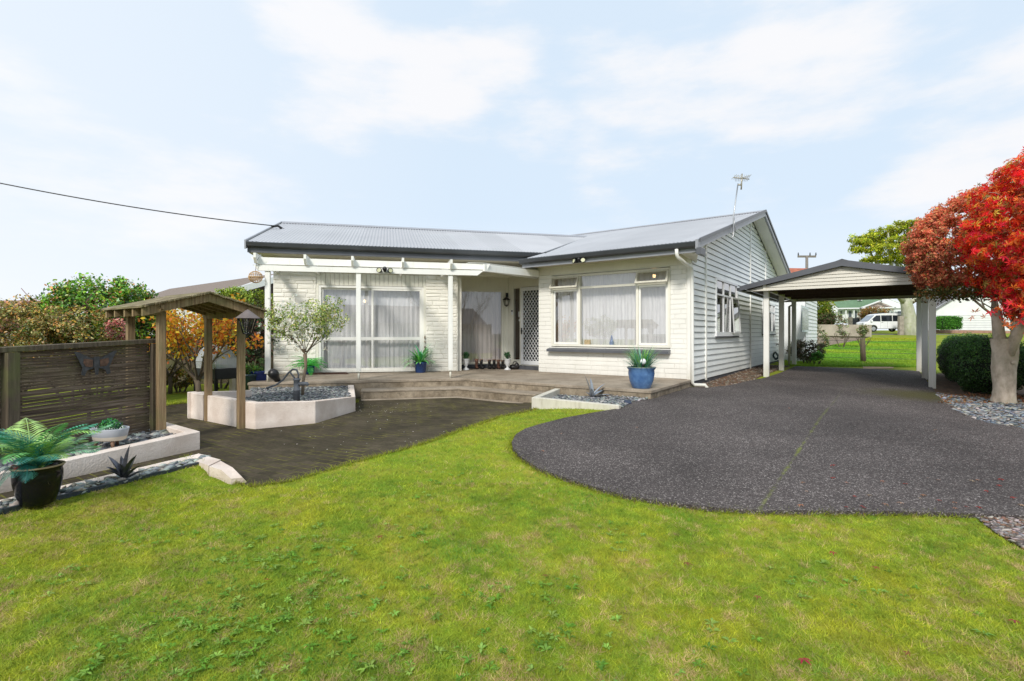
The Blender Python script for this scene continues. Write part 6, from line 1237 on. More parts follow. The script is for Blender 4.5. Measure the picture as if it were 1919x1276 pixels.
P0, N0, C0 = ellipsoid_clumps(c2, (1.44, 1.1, 1.13), 900, .10, 80, RUST, w=[.26, .26, .10, .16, .16, .06], dark=.6, shellmin=.85, bottom=-.55)
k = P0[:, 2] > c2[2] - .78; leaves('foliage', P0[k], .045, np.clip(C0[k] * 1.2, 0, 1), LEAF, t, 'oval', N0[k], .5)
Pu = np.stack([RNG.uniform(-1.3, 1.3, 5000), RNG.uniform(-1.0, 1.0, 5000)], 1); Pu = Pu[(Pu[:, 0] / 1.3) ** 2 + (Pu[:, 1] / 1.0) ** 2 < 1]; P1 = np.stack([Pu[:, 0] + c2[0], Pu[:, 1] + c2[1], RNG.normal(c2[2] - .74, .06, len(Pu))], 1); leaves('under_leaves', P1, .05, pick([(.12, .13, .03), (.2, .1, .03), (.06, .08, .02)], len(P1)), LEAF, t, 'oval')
# wild bare-ish tree behind the maples
open_tree('bare_tree', 'sparse grey tree showing above the rust coloured maple', (at(1900, 500, 14).x, 14), 5.2, .08, [(.18, .22, .16), (.25, .26, .2)], .05, 5, 6, .75, 4, seed=3, cl=.2, first=.3)
BOX = [(.05, .15, .03), (.08, .22, .035), (.03, .09, .025), (.13, .28, .05)]
def box_shrub(label, fr, x, y, zc, r, n, nm='box_hedge', yaw=True):
    M0 = fr @ Matrix.Translation((x, y, 0)); z = H(M0[0][3], M0[1][3]); t = thing(nm, label, 'hedge', M0 @ Matrix.Translation((0, 0, z)))
    d = RNG.normal(size=(n, 3)); d = unit(np.sign(d) * np.abs(d) ** .75); P0 = d * np.array(r) * RNG.uniform(.86, 1.03, (n, 1)) * (1 + .05 * np.sin(d[:, :1] * 9) + .04 * np.sin(d[:, 2:3] * 13 + d[:, 1:2] * 8)) + np.array([0, 0, zc]); P0 = P0[P0[:, 2] > .02]; dd = (P0 - np.array([0, 0, zc])) / np.array(r)
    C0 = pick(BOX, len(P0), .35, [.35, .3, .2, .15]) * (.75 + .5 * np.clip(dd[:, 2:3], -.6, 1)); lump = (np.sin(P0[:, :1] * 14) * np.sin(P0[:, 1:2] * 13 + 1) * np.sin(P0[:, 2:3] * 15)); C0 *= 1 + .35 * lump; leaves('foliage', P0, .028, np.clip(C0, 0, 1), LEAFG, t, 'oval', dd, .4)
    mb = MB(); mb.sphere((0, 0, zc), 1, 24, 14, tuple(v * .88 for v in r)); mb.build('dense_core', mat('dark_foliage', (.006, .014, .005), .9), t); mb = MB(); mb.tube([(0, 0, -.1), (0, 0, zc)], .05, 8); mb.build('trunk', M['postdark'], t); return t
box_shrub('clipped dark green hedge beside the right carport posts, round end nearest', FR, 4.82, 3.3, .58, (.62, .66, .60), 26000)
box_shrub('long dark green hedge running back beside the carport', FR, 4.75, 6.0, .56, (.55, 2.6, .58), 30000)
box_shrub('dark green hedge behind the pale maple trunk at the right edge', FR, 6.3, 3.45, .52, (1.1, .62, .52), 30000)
# dry leaf litter under hedge
P1 = np.array([(x, y, H(x, y) + .02) for x, y in [gxy(random.uniform(1760, 2000), random.uniform(741, 760)) for _ in range(1500)]]); tag(leaves('leaf_litter', P1, .05, pick([(.30, .13, .06), (.2, .1, .05), (.36, .2, .1)], len(P1)), None, None, 'oval'), 'brown fallen leaves gathered under the hedge', 'leaves', kind='stuff')
# ================================================================ RIGHT BACKGROUND
nw = thing('rear_annex', 'white weatherboard annex beyond the carport with a tall window', 'building', loc=(10.0, 19.0, H(10, 19)))
d1_ = 19.0
FW = frame((at(1472, 600, d1_).x, d1_), (.8115, -.5845)); 
pxl = lambda px, s=0: pl(FW, px, 620, s)[0]
xa_, xb_ = -1.2, pxl(1509)
mb = MB(); zb_ = H(10.3, 19) - .2; mb.box(xa_, xb_, 0, .1, zb_, 3.0); mb.box(xb_ - .1, xb_, .101, 4.0, zb_, 3.0); mb.build('wall', M['pure'], nw, FW)
mb = MB(); z = zb_ + .1
while z < 2.9: mb.add([(xb_ + .002, 0, z + .14), (xb_ + .025, 0, z), (xb_ + .025, 4, z), (xb_ + .002, 4, z + .14)], [(0, 1, 2, 3)]); z += .14
mb.build('weatherboards', M['pure'], nw, FW)
sy0, sz1 = plx(FW, 1499, 572, xb_); sy1, _ = plx(FW, 1512, 572, xb_); sz0 = plx(FW, 1505, 622, xb_)[1]
mb = MB(); mb.box(xb_ + .026, xb_ + .06, sy0, sy1, sz0, sz1); mb.build('window', mat('window_frame_white', (.7, .76, .78), .5), nw, FW); mb = MB(); mb.box(xb_ + .061, xb_ + .065, sy0 + .1, sy1 - .1, sz0 + .08, sz1 - .08); mb.build('pane', mat('pale_pane', (.35, .42, .44), .15), nw, FW)
mb = MB(); mb.box(pxl(1480), pxl(1491), -.03, -.002, zb_ + .1, pl(FW, 1485, 570)[1]); mb.build('door', M['pure'], nw, FW)
shrub('border_shrub', 'brown and green shrub at the foot of the white annex', 'shrub', at(1512, 657, 17.6), (.62, .5, .38), 90, .13, 60, [(.15, .14, .05), (.22, .12, .08), (.07, .12, .03), (.32, .24, .14)], .05)
shrub('border_shrub', 'small bright green plant at the lawn side of the brown shrub', 'shrub', at(1531, 668, 17.0), (.22, .2, .13), 20, .07, 50, [(.10, .40, .04), (.16, .45, .05)], .04)
# wire fence with post
pp = gp(1618, 679); t = thing('wire_fence', 'dark timber fence post with sagging wires across the field', 'fence', loc=pp); s = pp[1] / F; mb = MB(); mb.tube([(0, 0, -.1), (-.03, 0, 45 * s)], [.09, .08], 10); mb.build('post', M['postdark'], t)
mb = MB()
for hpx in (8, 18, 25, 40): mb.tube([(-2.4, .3, hpx * s + .05), (0, 0, hpx * s), (4, -1.2, hpx * s - .05)], .008, 4)
mb.build('wire', M['base'], t)
# concrete / timber wall with climbing shrubs
d2 = 32.0; a = at(1500, 608, 34); b = at(1632, 609, 30); ab_ = (b - a).normalized()
t = thing('concrete_wall', 'pale panel wall above grey palings with climbing shrubs beyond the field', 'wall', loc=(b.x, b.y, H(b.x, b.y))); mb = MB(); mb.bar((a.x, a.y, a.z - .35), (b.x, b.y, b.z - .33), .15, .70); mb.build('panel', mat('pale_concrete', (.50, .43, .36), .8, .15, 2, dirt=(.25, .2, .15)), t, I4)
mb = MB(); n_ = 60
for i in range(n_): p = a.lerp(b, i / n_); q = a.lerp(b, (i + .9) / n_); h0 = .85 * (1 - i / n_) ** .7 + .05; mb.bar((p.x, p.y + .05, a.z - .7 - h0 / 2), (q.x, q.y + .05, a.z - .7 - h0 / 2), .04, h0)
mb.build('palings', mat('grey_paling', (.34, .27, .24), .8, .3, 20), t, I4)
for px, py, r, lab in ((1525, 618, (.9, .3, .5), 'sparse shrub at the left end of the pale wall'), (1578, 612, (.55, .3, 1.2), 'tall dark climbing shrub in the middle of the pale wall'), (1617, 620, (.35, .2, .5), 'small green climber near the right end of the pale wall'), (1545, 640, (.3, .2, .7), 'reddish climber hanging on the palings')):
    c = at(px, py, 29.5); shrub('climbing_shrub', lab, 'shrub', c, tuple(v * .7 for v in r), 34, .16, 22, [(.20, .28, .09), (.28, .34, .14), (.14, .20, .07), (.34, .22, .12)], .085)
# villa with green roof
vd = 78.0
def V_(px, py, d=vd): return at(px, py, d)
vl = thing('villa', 'white villa with green roof and verandah across the road', 'house', loc=V_(1610, 598)); wmat = mat('villa_white', (.78, .80, .82), .7, .06, 2); gr = mat('green_roof', (.16, .27, .17), .7, .12, 3)
def sbox(nm, x0, x1, y0, y1, d, dep, m, par=vl):
    p = at(x0, y1, d); q = at(x1, y0, d); mb = MB(); mb.box(p.x, q.x, d, d + dep, p.z, q.z); return mb.build(nm, m, par, I4)
def spoly(nm, pts, d, m, par=vl, dep=.3):
    P = [at(x, y, d) for x, y in pts]; mb = MB(); mb.yprism([(p.x, p.z) for p in P], d, d + dep); return mb.build(nm, m, par, I4)
sbox('wall', 1564, 1700, 575, 605, vd, 1, wmat); spoly('gable', [(1545, 606), (1545, 577), (1556, 568), (1570, 579), (1570, 606)], vd - 1.5, wmat, dep=.8)
spoly('roof', [(1556, 566), (1576, 579), (1626, 576), (1652, 562), (1620, 558), (1600, 562)], vd - 1.0, gr, dep=.5)
spoly('gable', [(1612, 577), (1648, 564.5), (1676, 576), (1676, 578), (1612, 578)], vd - 2.2, mat('brown_gable', (.42, .34, .30), .8, .2, 4)); spoly('gable', [(1652, 568), (1661, 558), (1690, 569), (1690, 576), (1652, 576)], vd - 1.6, wmat)
for (x0, y0), (x1, y1) in (((1544, 577.5), (1556, 567)), ((1556, 567), (1571, 579.5)), ((1610, 578), (1648, 564)), ((1648, 564), (1678, 576)), ((1650, 566), (1661, 557.5)), ((1661, 557.5), (1692, 570)), ((1571, 578), (1700, 576))):
    mb = MB(); mb.bar(at(x0, y0, vd - 2.6), at(x1, y1, vd - 2.6), .15, .16); mb.build('barge_board', wmat, vl, I4)
sbox('verandah_beam', 1570, 1700, 577.5, 580, vd - 2.4, .3, wmat)
for px in (1585, 1600, 1612, 1640, 1667, 1675): sbox('verandah_post', px, px + 1.6, 579, 603, vd - 2.4, .2, wmat)
for px, w_ in ((1551, 3), (1560, 3), (1575, 3), (1591, 5), (1602, 4), (1626, 5), (1650, 8), (1683, 7)):
    sbox('window', px, px + w_, 583, 598, vd - .1 - (1.5 if px < 1570 else 0), .08, mat('dark_pane', (.10, .12, .14), .2))
sbox('dormer', 1608, 1616, 557, 563, vd - 1.2, 1.5, wmat); sbox('window', 1610, 1614, 558, 562, vd - 1.3, .08, mat('dark_pane', (.10, .12, .14), .2))
yt = thing('grey_roofed_hut', 'grey walled shed under shade behind the van', 'building', loc=at(1680, 600, 70)); sbox('wall', 1654, 1694, 588, 600, 70, 1, mat('charcoal_panel', (.05, .05, .055), .8), yt)
# dark gate and pillars
for i, (x0, x1, y0, y1, m_, nm, lab, c_) in enumerate(((1598, 1611, 596, 608, mat('charcoal_gate', (.03, .033, .04), .7), 'gate', 'charcoal gate panel left of the parked van', 'gate'), (1613, 1626, 596, 606, mat('charcoal_gate', (.03, .033, .04), .7), 'gate', 'charcoal gate panel directly behind the van nose', 'gate'), (1592, 1598, 594, 608, mat('stone_pillar', (.30, .26, .22), .8, .3, 5), 'gate_pillar', 'stone gate pillar at the left of the charcoal gates', 'pillar'), (1608, 1613, 594, 607, mat('stone_pillar', (.30, .26, .22), .8, .3, 5), 'gate_pillar', 'stone gate pillar between the charcoal gates', 'pillar'), (1686, 1694, 592, 619, mat('stone_pillar', (.30, .26, .22), .8, .3, 5), 'gate_pillar', 'tall stone pillar beside the grey tree trunk', 'pillar'))):
    dd = 66 if i < 4 else 53.5; p = at(x0, y1, dd); q = at(x1, y0, dd); mb = MB(); mb.box(p.x, q.x, dd, dd + .3, p.z - 1.0, q.z); tag(mb.build(nm, m_), lab, c_)
# trees round the villa
YG = [(.20, .30, .02), (.30, .36, .03), (.12, .22, .02), (.40, .38, .05)]
def far_tree(label, px, py, d, rx, rz_, pal, n=90, per=50, leaf=.22, cr=.5, nm='garden_tree', trunk=True, w=None):
    c = at(px, py, d); g = H(c.x, c.y); t = thing(nm, label, 'tree', loc=(c.x, c.y, g)); rx *= d / F; rz_ *= d / F; P0, N0, C0 = ellipsoid_clumps((0, 0, c.z - g), (rx, rx, rz_), n, cr, per, pal, w=w, dark=.5); leaves('foliage', P0, leaf, C0, LEAF, t, 'rhomb', N0, .4)
    mb = MB(); mb.tube([(0, 0, -.2), (0, 0, max(.3, c.z - g))], [rx * .09, rx * .05], 8); mb.build('trunk', M['post'], t); return t
far_tree('leafy yellow green tree left of the villa', 1532, 585, 60, 22, 36, YG, 120, 50, .26, .6); far_tree('dark bush at the left corner of the villa garden', 1550, 600, 58, 14, 12, [(.07, .12, .03), (.12, .14, .05), (.16, .10, .06)], 60, 50, .2, .4, 'garden_bush')
far_tree('orange and brown small tree before the villa verandah', 1640, 588, 70, 24, 13, [(.42, .20, .06), (.34, .22, .08), (.30, .30, .06)], 90, 30, .26, .5, w=[.45, .35, .2]); far_tree('rounded green tree behind the villa roof', 1628, 559, 100, 20, 10, YG, 60, 40, .35, .8); far_tree('yellow tree left of the villa roof', 1560, 566, 100, 20, 8, [(.42, .36, .04), (.3, .3, .04)], 50, 40, .35, .8)
far_tree('dark distant trees at the far left of the villa', 1505, 590, 95, 30, 14, [(.06, .10, .03), (.09, .14, .05)], 60, 40, .35, .8)
# tall layered yellow-green tree with grey trunk
td = 54.0; tg = at(1705, 618, td); t = thing('layered_tree', 'tall spreading tree with yellow green tiered foliage and a thick grey trunk', 'tree', loc=(tg.x, tg.y, H(tg.x, tg.y))); g = H(tg.x, tg.y); mb = MB(); q = lambda px, py, dd=0: (at(px, py, td).x - tg.x, dd, at(px, py, td).z - g)
mb.tube([q(1704, 640), q(1704, 615), q(1703, 592), q(1700, 575), q(1694, 555)], [1.05, .78, .62, .55, .4], 12)
for tgt in ((1640, 500), (1615, 462), (1668, 450), (1705, 425), (1730, 470), (1650, 440), (1760, 545), (1675, 505), (1740, 545), (1700, 480)): mb.tube([q(1698, 570), q((1698 + tgt[0]) / 2 + random.uniform(-6, 6), (575 + tgt[1]) / 2, random.uniform(-1, 1)), q(tgt[0], tgt[1], random.uniform(-1.5, 1.5))], [.36, .2, .06], 7)
mb.build('trunk', wood('grey_green_bark', (.26, .27, .20), (.38, .38, .29), (.48, .48, .38), (.25, .30, .12), .5, (2, 2, .5)), t)
P0, N0, C0 = [], [], []
tiers = [(1672, 432, 44, 8), (1700, 420, 30, 5), (1640, 445, 40, 9), (1625, 463, 32, 9), (1680, 455, 50, 9), (1655, 472, 50, 9), (1712, 468, 36, 9), (1640, 487, 34, 7), (1695, 487, 44, 9), (1735, 500, 26, 9), (1722, 440, 22, 4), (1735, 419, 16, 3), (1765, 450, 14, 4), (1690, 503, 36, 7), (1610, 455, 16, 4), (1600, 470, 10, 5)]
for px, py, rx, rz_ in tiers:
    c = q(px, py, random.uniform(-1.8, 1.2)); a_, b_, c_ = ellipsoid_clumps(c, (rx * td / F, rx * td / F * .7, rz_ * td / F), int(rx * 1.5), .34, 44, [(.48, .58, .03), (.66, .68, .04), (.26, .40, .03), (.78, .74, .08)], dark=.5); P0.append(a_); N0.append(b_); C0.append(c_)
leaves('foliage', np.concatenate(P0), .17, np.concatenate(C0), LEAF, t, 'oval', np.concatenate(N0), .4)
# utility pole
pd = 60; t = thing('utility_pole', 'grey utility pole with a crossarm and insulators beyond the house', 'pole', loc=(at(1512, 500, pd).x, pd, H(at(1512, 500, pd).x, pd))); g = t.location.z; z = at(1512, 480, pd).z - g; s = pd / F; mb = MB(); mb.tube([(0, 0, -.2), (0, 0, z)], [.22, .15], 8); pm = mat('grey_pole_wood', (.20, .18, .16), .8, .2, 6); mb.build('pole', pm, t)
mb = MB(); mb.box(-17 * s, 17 * s, -.06, .06, z - .15, z + .08); mb.build('crossarm', pm, t)
for x in (-16, 6, 17): mb = MB(); mb.tube([(x * s, 0, z + .1), (x * s, 0, z + .42)], [.08, .05], 6); mb.build('insulator', M['base'], t)
mb = MB()
for x in (-16, 6, 17): mb.tube([at(1512, 478, pd) + Vector((x * s, 0, .2)) + Vector((k * 5, k * 3, -.0 + .35 * (k - 2) ** 2 * .3 - .42)) for k in range(6)], .012, 4)
# red tile roof
t = thing('red_roof_house', 'house with a terracotta roof just visible over the carport gable', 'house', loc=at(1490, 560, 45)); mb = MB(); A1, A2, A3, A4 = at(1440, 540, 45), at(1466, 502, 48), at(1530, 503, 48), at(1560, 540, 45); poly3('roof', [A1, A2, A3, A4], mat('terracotta_tile', (.38, .12, .07), .8, .3, 3, bump=.5, bscale=4, bdist=.05), t); poly3('wall', [at(1440, 541, 45.2), at(1515, 541, 45.2), at(1515, 600, 45.2), at(1440, 600, 45.2)], wmat, t)
# white buildings at right behind the maple
t = thing('white_garage', 'long low white building with a gable behind the box hedge', 'building', loc=at(1850, 640, 46)); d5 = 60
spoly('wall', [(1722, 617), (1722, 590), (1742, 588), (1800, 553), (1870, 556), (1960, 590), (1960, 622), (1770, 622)], d5, M['pure'], t, .6)
spoly('roof_edge', [(1742, 589), (1742, 586), (1800, 550), (1872, 553), (1962, 588), (1962, 591), (1871, 556), (1800, 553.5)], d5 - .2, mat('dark_roof_edge', (.2, .2, .21), .7), t, .19)
spoly('retaining_wall', [(1690, 625), (1960, 628), (1960, 621), (1690, 617)], d5 - 1.5, mat('red_clay_wall', (.35, .20, .15), .8, .2, 3), t, .3)
for i in range(14): y = 560 + i * 4.5; mb = MB(); p = at(1745, y, d5 - .02); q = at(1960, y, d5 - .02); mb.box(p.x, q.x, d5 - .03, d5 - .015, p.z, p.z + .03) if y > 590 else None; (mb.build('board_line', mat('board_shadow', (.45, .46, .48), .8), t, I4) if mb.v else None)
t2 = thing('dark_roof_house', 'dark roofed house partly hidden behind the maples', 'house', loc=at(1760, 560, 62)); spoly('roof', [(1720, 575), (1745, 540), (1850, 535), (1960, 575)], 62, mat('slate_roof', (.16, .16, .17), .7, .2, 3), t2); spoly('wall', [(1722, 575), (1960, 575), (1960, 620), (1722, 620)], 62.4, wmat, t2)
c = at(1775, 605, 57); t = thing('clipped_shrub', 'small square clipped green shrub before the white garage', 'hedge', loc=(c.x, c.y, c.z)); P0 = RNG.uniform(-1, 1, (9000, 3)); k = np.argmax(np.abs(P0), 1); P0[np.arange(len(P0)), k] = np.sign(P0[np.arange(len(P0)), k]); P0 *= np.array([1.15, .7, .66]) ; leaves('foliage', P0, .12, pick([(.10, .32, .04), (.16, .42, .05), (.06, .2, .03)], len(P0)), LEAF, t); mb = MB(); mb.box(-1.05, 1.05, -.6, .6, -.6, .58); mb.build('dense_core', mat('dark_foliage', (.006, .014, .005), .9), t)
# ---------------------------------------------------------------- van
vdist = 56.0; a = at(1615, 619, vdist); L_ = 5.1
van = thing('parked_van', 'white passenger van parked across the road, nose to the left', 'van', loc=(at(1654, 622, vdist).x, vdist, at(1654, 621.5, vdist).z), rz=math.radians(-6)); vw = mat('white_car_paint', (.80, .81, .83), .2, .04, 2); sgl = mat('tinted_glass', (.012, .016, .022), .06)
hw = .88; sc_v = 79 * vdist / F / 4.7
prof = [(-2.35, .35), (-2.38, .75), (-2.30, 1.02), (-1.95, 1.15), (-1.20, 1.86), (-.85, 1.98), (0, 2.03), (2.0, 2.0), (2.28, 1.85), (2.35, 1.1), (2.35, .35)]
def arch(cx): return [(cx + .42 * math.cos(u), .33 + .40 * math.sin(u)) for u in np.linspace(0, math.pi, 9)]
low = [(2.35, .35)] + [(1.95, .30)] + arch(1.45)[0:] + [(-1.0, .28)] + arch(-1.40) + [(-2.3, .30)]
body = prof[:-1] + [(2.35, .35)] + [(1.9, .30)] + arch(1.45) + arch(-1.42) 
mb = MB(); S_ = Matrix.Scale(sc_v, 4)
def sprism(poly, y0, y1): v = MB(); v.yprism(poly, y0, y1); return v
def addS(mb, v): mb.add([tuple(sc_v * c for c in p) for p in v.v], v.f)
addS(mb, sprism(body, -hw, hw)); mb.build('body', vw, van, None, .03)
for pts, nm in (([(-1.82, 1.15), (-1.17, 1.78), (-.75, 1.80), (-.72, 1.12)], 'window'), ([(-.62, 1.14), (-.66, 1.80), (.45, 1.80), (.48, 1.14)], 'window'), ([(.55, 1.14), (.52, 1.80), (2.1, 1.77), (2.2, 1.14)], 'window')):
    mb = MB(); addS(mb, sprism(pts, -hw - .012, -hw + .02)); mb.build(nm, sgl, van)
mb = MB(); v = MB(); v.add([(-1.99, -hw * .88, 1.19), (-1.99, hw * .88, 1.19), (-1.28, hw * .8, 1.83), (-1.28, -hw * .8, 1.83)], [(0, 1, 2, 3)]); addS(mb, v); mb.build('windscreen', mat('windscreen_glass', (.25, .30, .36), .08), van)
tyre = mat('tyre_rubber', (.015, .015, .016), .8); rimm = mat('wheel_rim', (.45, .46, .48), .3, metal=.6)
for cx in (-1.42, 1.45):
    for sy in (-1, 1):
        wl = MB(); v = MB(); k = 20; pr = [(.34, -.10), (.34, .10), (.22, .11), (.22, -.11)]
        for r, o in pr: v.v += [(cx + r * math.cos(2 * math.pi * j / k), sy * (hw - .10) + o, .33 + r * math.sin(2 * math.pi * j / k)) for j in range(k)]
        for i in range(4): v.f += [(i * k + j, i * k + (j + 1) % k, ((i + 1) % 4) * k + (j + 1) % k, ((i + 1) % 4) * k + j) for j in range(k)]
        v.sm = [False] * len(v.f); addS(wl, v); w_ = wl.build('wheel', tyre, van); mb = MB(); v = MB(); v.add([(cx + .22 * math.cos(2 * math.pi * j / k), sy * (hw - .01), .33 + .22 * math.sin(2 * math.pi * j / k)) for j in range(k)], [tuple(range(k))]); addS(mb, v); mb.build('rim', rimm, w_)
for sy in (-1, 1): mb = MB(); v = MB(); v.box(-2.40, -2.2, sy * (hw - .28) - .15, sy * (hw - .28) + .15, .78, .98); addS(mb, v); mb.build('headlight', mat('headlight_glass', (.6, .62, .65), .1), van)
mb = MB(); v = MB(); v.box(-2.42, -2.36, -hw * .9, hw * .9, .38, .55); addS(mb, v); mb.build('bumper', M['base'], van)
mb = MB(); v = MB(); v.box(-1.75, -1.6, -hw - .18, -hw - .02, 1.1, 1.32); addS(mb, v); mb.build('mirror', vw, van); mb = MB(); v = MB(); v.box(-.62, -.45, -hw - .03, -hw - .013, 1.0, 1.03); v.box(.0, .01, -hw - .006, -hw - .0001, .4, 1.9); v.box(-.70, -.69, -hw - .006, -hw - .0001, .4, 1.9); addS(mb, v); mb.build('door_handle', M['base'], van)
mb = MB(); v = MB(); v.box(-.6, 1.9, -.6, -.57, 2.03, 2.09); v.box(-.6, 1.9, .57, .6, 2.03, 2.09); v.box(-.3, -.26, -.7, .7, 2.09, 2.12); v.box(1.2, 1.24, -.7, .7, 2.09, 2.12); addS(mb, v); mb.build('roof_rack', M['base'], van)
# ================================================================ street behind the camera (seen only as reflections)
st = thing('street_house', 'long low dark roofed house across the street, seen in the window reflections', 'house', loc=(0, -26, -1)); mb = MB(); mb.box(-16, 16, -27, -22, -1.5, 1.9); mb.build('wall', mat('street_wall', (.35, .33, .30), .8, .2, 1), st, I4)
mb = MB(); mb.xprism([(-28, 1.9), (-24.5, 3.6), (-21, 1.9)], -17, 15); mb.build('roof', mat('street_roof', (.10, .10, .11), .8, .2, 2), st, I4)
mb = MB(); mb.box(-40, 40, -16.1, -16, -.8, .9); tag(mb.build('street_fence', mat('street_fence_paint', (.45, .45, .44), .8)), 'grey street fence opposite the house, seen in reflections', 'fence')
for i, (x, y, sd) in enumerate(((7.5, -11, 21), (-9, -15, 22))): open_tree('street_tree', ['bare street tree mirrored in the large front window', 'bare street tree mirrored in the sliding door'][i], (x, y), 6.5, .13, [(.12, .10, .06)], .05, 1, 6, .6, 5, seed=sd, cl=.2, first=.2)
# ================================================================ litter
RL = random.Random(5)
def fallen(name, label, pts, size, pal, cat='leaves', shape='maple'):
    P0 = np.array([(x, y, H(x, y) + dz) for (x, y), dz in pts]); o = leaves(name, P0, size, pick(pal, len(P0), .2), None, None, shape, np.tile([0, 0, 1.0], (len(P0), 1)), .85); tag(o, label, cat, kind='stuff')
pts = [(gxy(*p), .045) for p in [(1193, 807), (1053, 819), (1017, 853), (1753, 812), (1630, 938), (1660, 955), (1690, 953), (1790, 952), (1600, 940), (1850, 930), (1740, 905), (1560, 880), (1480, 770)]] + [(gxy(RL.uniform(1500, 1919), RL.uniform(900, 965)), .045) for _ in range(24)]
fallen('fallen_leaves', 'small red and tan fallen leaves scattered on the driveway', pts, .03, [(.45, .06, .04), (.4, .2, .12), (.5, .35, .25)])
pts = [(gxy(RL.uniform(665, 760), RL.uniform(756, 775)), .014) for _ in range(40)] + [(gxy(RL.uniform(480, 930), RL.uniform(756, 850)), .014) for _ in range(60)]
pts = [q for q in pts if inpoly(q[0][0], q[0][1], PAVE)]
fallen('fallen_petals', 'white petals scattered on the dark paving below the steps', pts, .022, [(.75, .73, .66), (.8, .78, .72)], 'petals', 'oval')
pts = [(gxy(*p), .035) for p in [(497, 1097), (1704, 1240), (1505, 1250), (1645, 1075), (1420, 1130), (1900, 1176), (1285, 1066), (1560, 1045), (715, 1015), (1020, 1090)]]
fallen('fallen_lawn_leaves', 'dark red fallen leaves lying on the lawn', pts, .042, [(.35, .03, .06), (.28, .08, .05)])
grass()
# ================================================================ SKY, SUN, CAMERA
w = bpy.data.worlds.new('World'); scene.world = w; w.use_nodes = True; nt = w.node_tree; bg = nt.nodes['Background']
sun_el, sun_az = R(38), R(198)     # compass-like angle measured from +Y towards +X
sky = nt.nodes.new('ShaderNodeTexSky'); sky.sky_type = 'NISHITA'; sky.sun_disc = False; sky.sun_elevation = sun_el; sky.sun_rotation = sun_az; sky.air_density = 1; sky.dust_density = 2.0
tc = nt.nodes.new('ShaderNodeTexCoord'); mp = nt.nodes.new('ShaderNodeMapping'); mp.inputs['Scale'].default_value = (1, 1, 3.2); mp.inputs['Location'].default_value = (.35, .2, .1); nt.links.new(tc.outputs['Generated'], mp.inputs[0])
n1 = noise(nt, mp.outputs[0], 3.2, 8, .58)
K_ = 10.0
veil = mixc(nt, .92, sky.outputs[0], (.70 * K_, .825 * K_, .96 * K_))
def skydir(px, py): return Vector(((px - CX) / F, 1, (CY - py) / F)).normalized()
acc = None
for px, py, rad, amp in ((640, 110, .20, .9), (790, 150, .17, .9), (900, 60, .16, .7), (1010, 250, .12, .55), (1250, 110, .22, .9), (1420, 100, .22, .9), (1560, 150, .18, .8), (1120, 340, .16, .7), (1400, 330, .2, .5), (1780, 310, .18, .7), (100, 180, .3, .35), (400, 420, .4, .4), (-600, 100, .5, .7), (2400, 100, .5, .8)):
    dn = N(nt, 'ShaderNodeVectorMath', operation='DISTANCE'); nrmz = N(nt, 'ShaderNodeVectorMath', operation='NORMALIZE'); nt.links.new(tc.outputs['Generated'], nrmz.inputs[0]); nt.links.new(nrmz.outputs[0], dn.inputs[0]); dn.inputs[1].default_value = skydir(px, py)
    mr = N(nt, 'ShaderNodeMapRange', interpolation_type='SMOOTHSTEP'); nt.links.new(dn.outputs['Value'], mr.inputs[0]); mr.inputs[1].default_value = rad * 1.25; mr.inputs[2].default_value = 0; mr.inputs[3].default_value = 0; mr.inputs[4].default_value = amp
    if acc is None: acc = mr.outputs[0]
    else: mx_ = N(nt, 'ShaderNodeMath', operation='MAXIMUM'); nt.links.new(acc, mx_.inputs[0]); nt.links.new(mr.outputs[0], mx_.inputs[1]); acc = mx_.outputs[0]
fm = N(nt, 'ShaderNodeMath', operation='MULTIPLY_ADD'); nt.links.new(n1, fm.inputs[0]); fm.inputs[1].default_value = 2.6; nt.links.new(acc, fm.inputs[2])
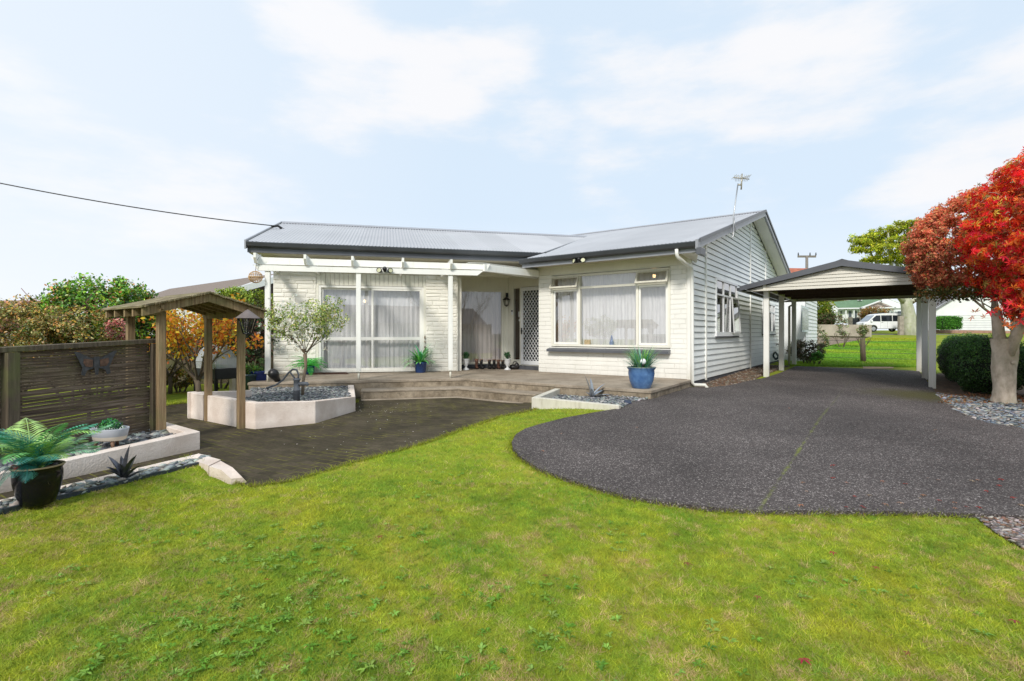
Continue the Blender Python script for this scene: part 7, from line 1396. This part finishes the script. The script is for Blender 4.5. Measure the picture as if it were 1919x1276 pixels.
mr2 = N(nt, 'ShaderNodeMapRange', interpolation_type='SMOOTHSTEP'); nt.links.new(fm.outputs[0], mr2.inputs[0]); mr2.inputs[1].default_value = 1.5; mr2.inputs[2].default_value = 2.25; mr2.inputs[3].default_value = 0; mr2.inputs[4].default_value = .95
cl = mixc(nt, mr2.outputs[0], veil, (.90 * K_, .90 * K_, .92 * K_))
sx = N(nt, 'ShaderNodeSeparateXYZ'); nt.links.new(tc.outputs['Generated'], sx.inputs[0]); hz = ramp(nt, sx.outputs[2], [(0.0, g3(.65)), (.22, g3(0))]); cl = mixc(nt, hz, cl, (.92 * K_, .945 * K_, 1.0 * K_))
lf = N(nt, 'ShaderNodeMapRange'); nt.links.new(sx.outputs[0], lf.inputs[0]); lf.inputs[1].default_value = -.1; lf.inputs[2].default_value = -.9; lf.inputs[3].default_value = 0; lf.inputs[4].default_value = .6; cl = mixc(nt, lf.outputs[0], cl, (.93 * K_, .95 * K_, .99 * K_))
nt.links.new(cl, bg.inputs[0]); bg.inputs[1].default_value = .107
sd_ = bpy.data.lights.new('sun', 'SUN'); sd_.energy = 3.2; sd_.angle = R(12); sd_.color = (1, .95, .87); so = bpy.data.objects.new('sun', sd_); COL.objects.link(so)
sdir = Vector((math.sin(sun_az) * math.cos(sun_el), math.cos(sun_az) * math.cos(sun_el), math.sin(sun_el))); so.rotation_euler = sdir.to_track_quat('Z', 'Y').to_euler(); so.location = sdir * 60
cam = bpy.data.cameras.new('camera'); co = bpy.data.objects.new('camera', cam); COL.objects.link(co); co.location = (0, 0, E); co.rotation_euler = (R(90), 0, 0)
cam.sensor_width = 36; cam.lens = F / 1919 * 36; cam.shift_x = 0; cam.shift_y = (CY - 638) / 1919; cam.clip_end = 3000; cam.clip_start = .05; scene.camera = co
scene.view_settings.view_transform = 'Standard'; scene.view_settings.look = 'None'; scene.view_settings.exposure = 0; scene.view_settings.gamma = 1
scene.cycles.max_bounces = 8; scene.cycles.transparent_max_bounces = 12; scene.cycles.caustics_reflective = False; scene.cycles.caustics_refractive = False
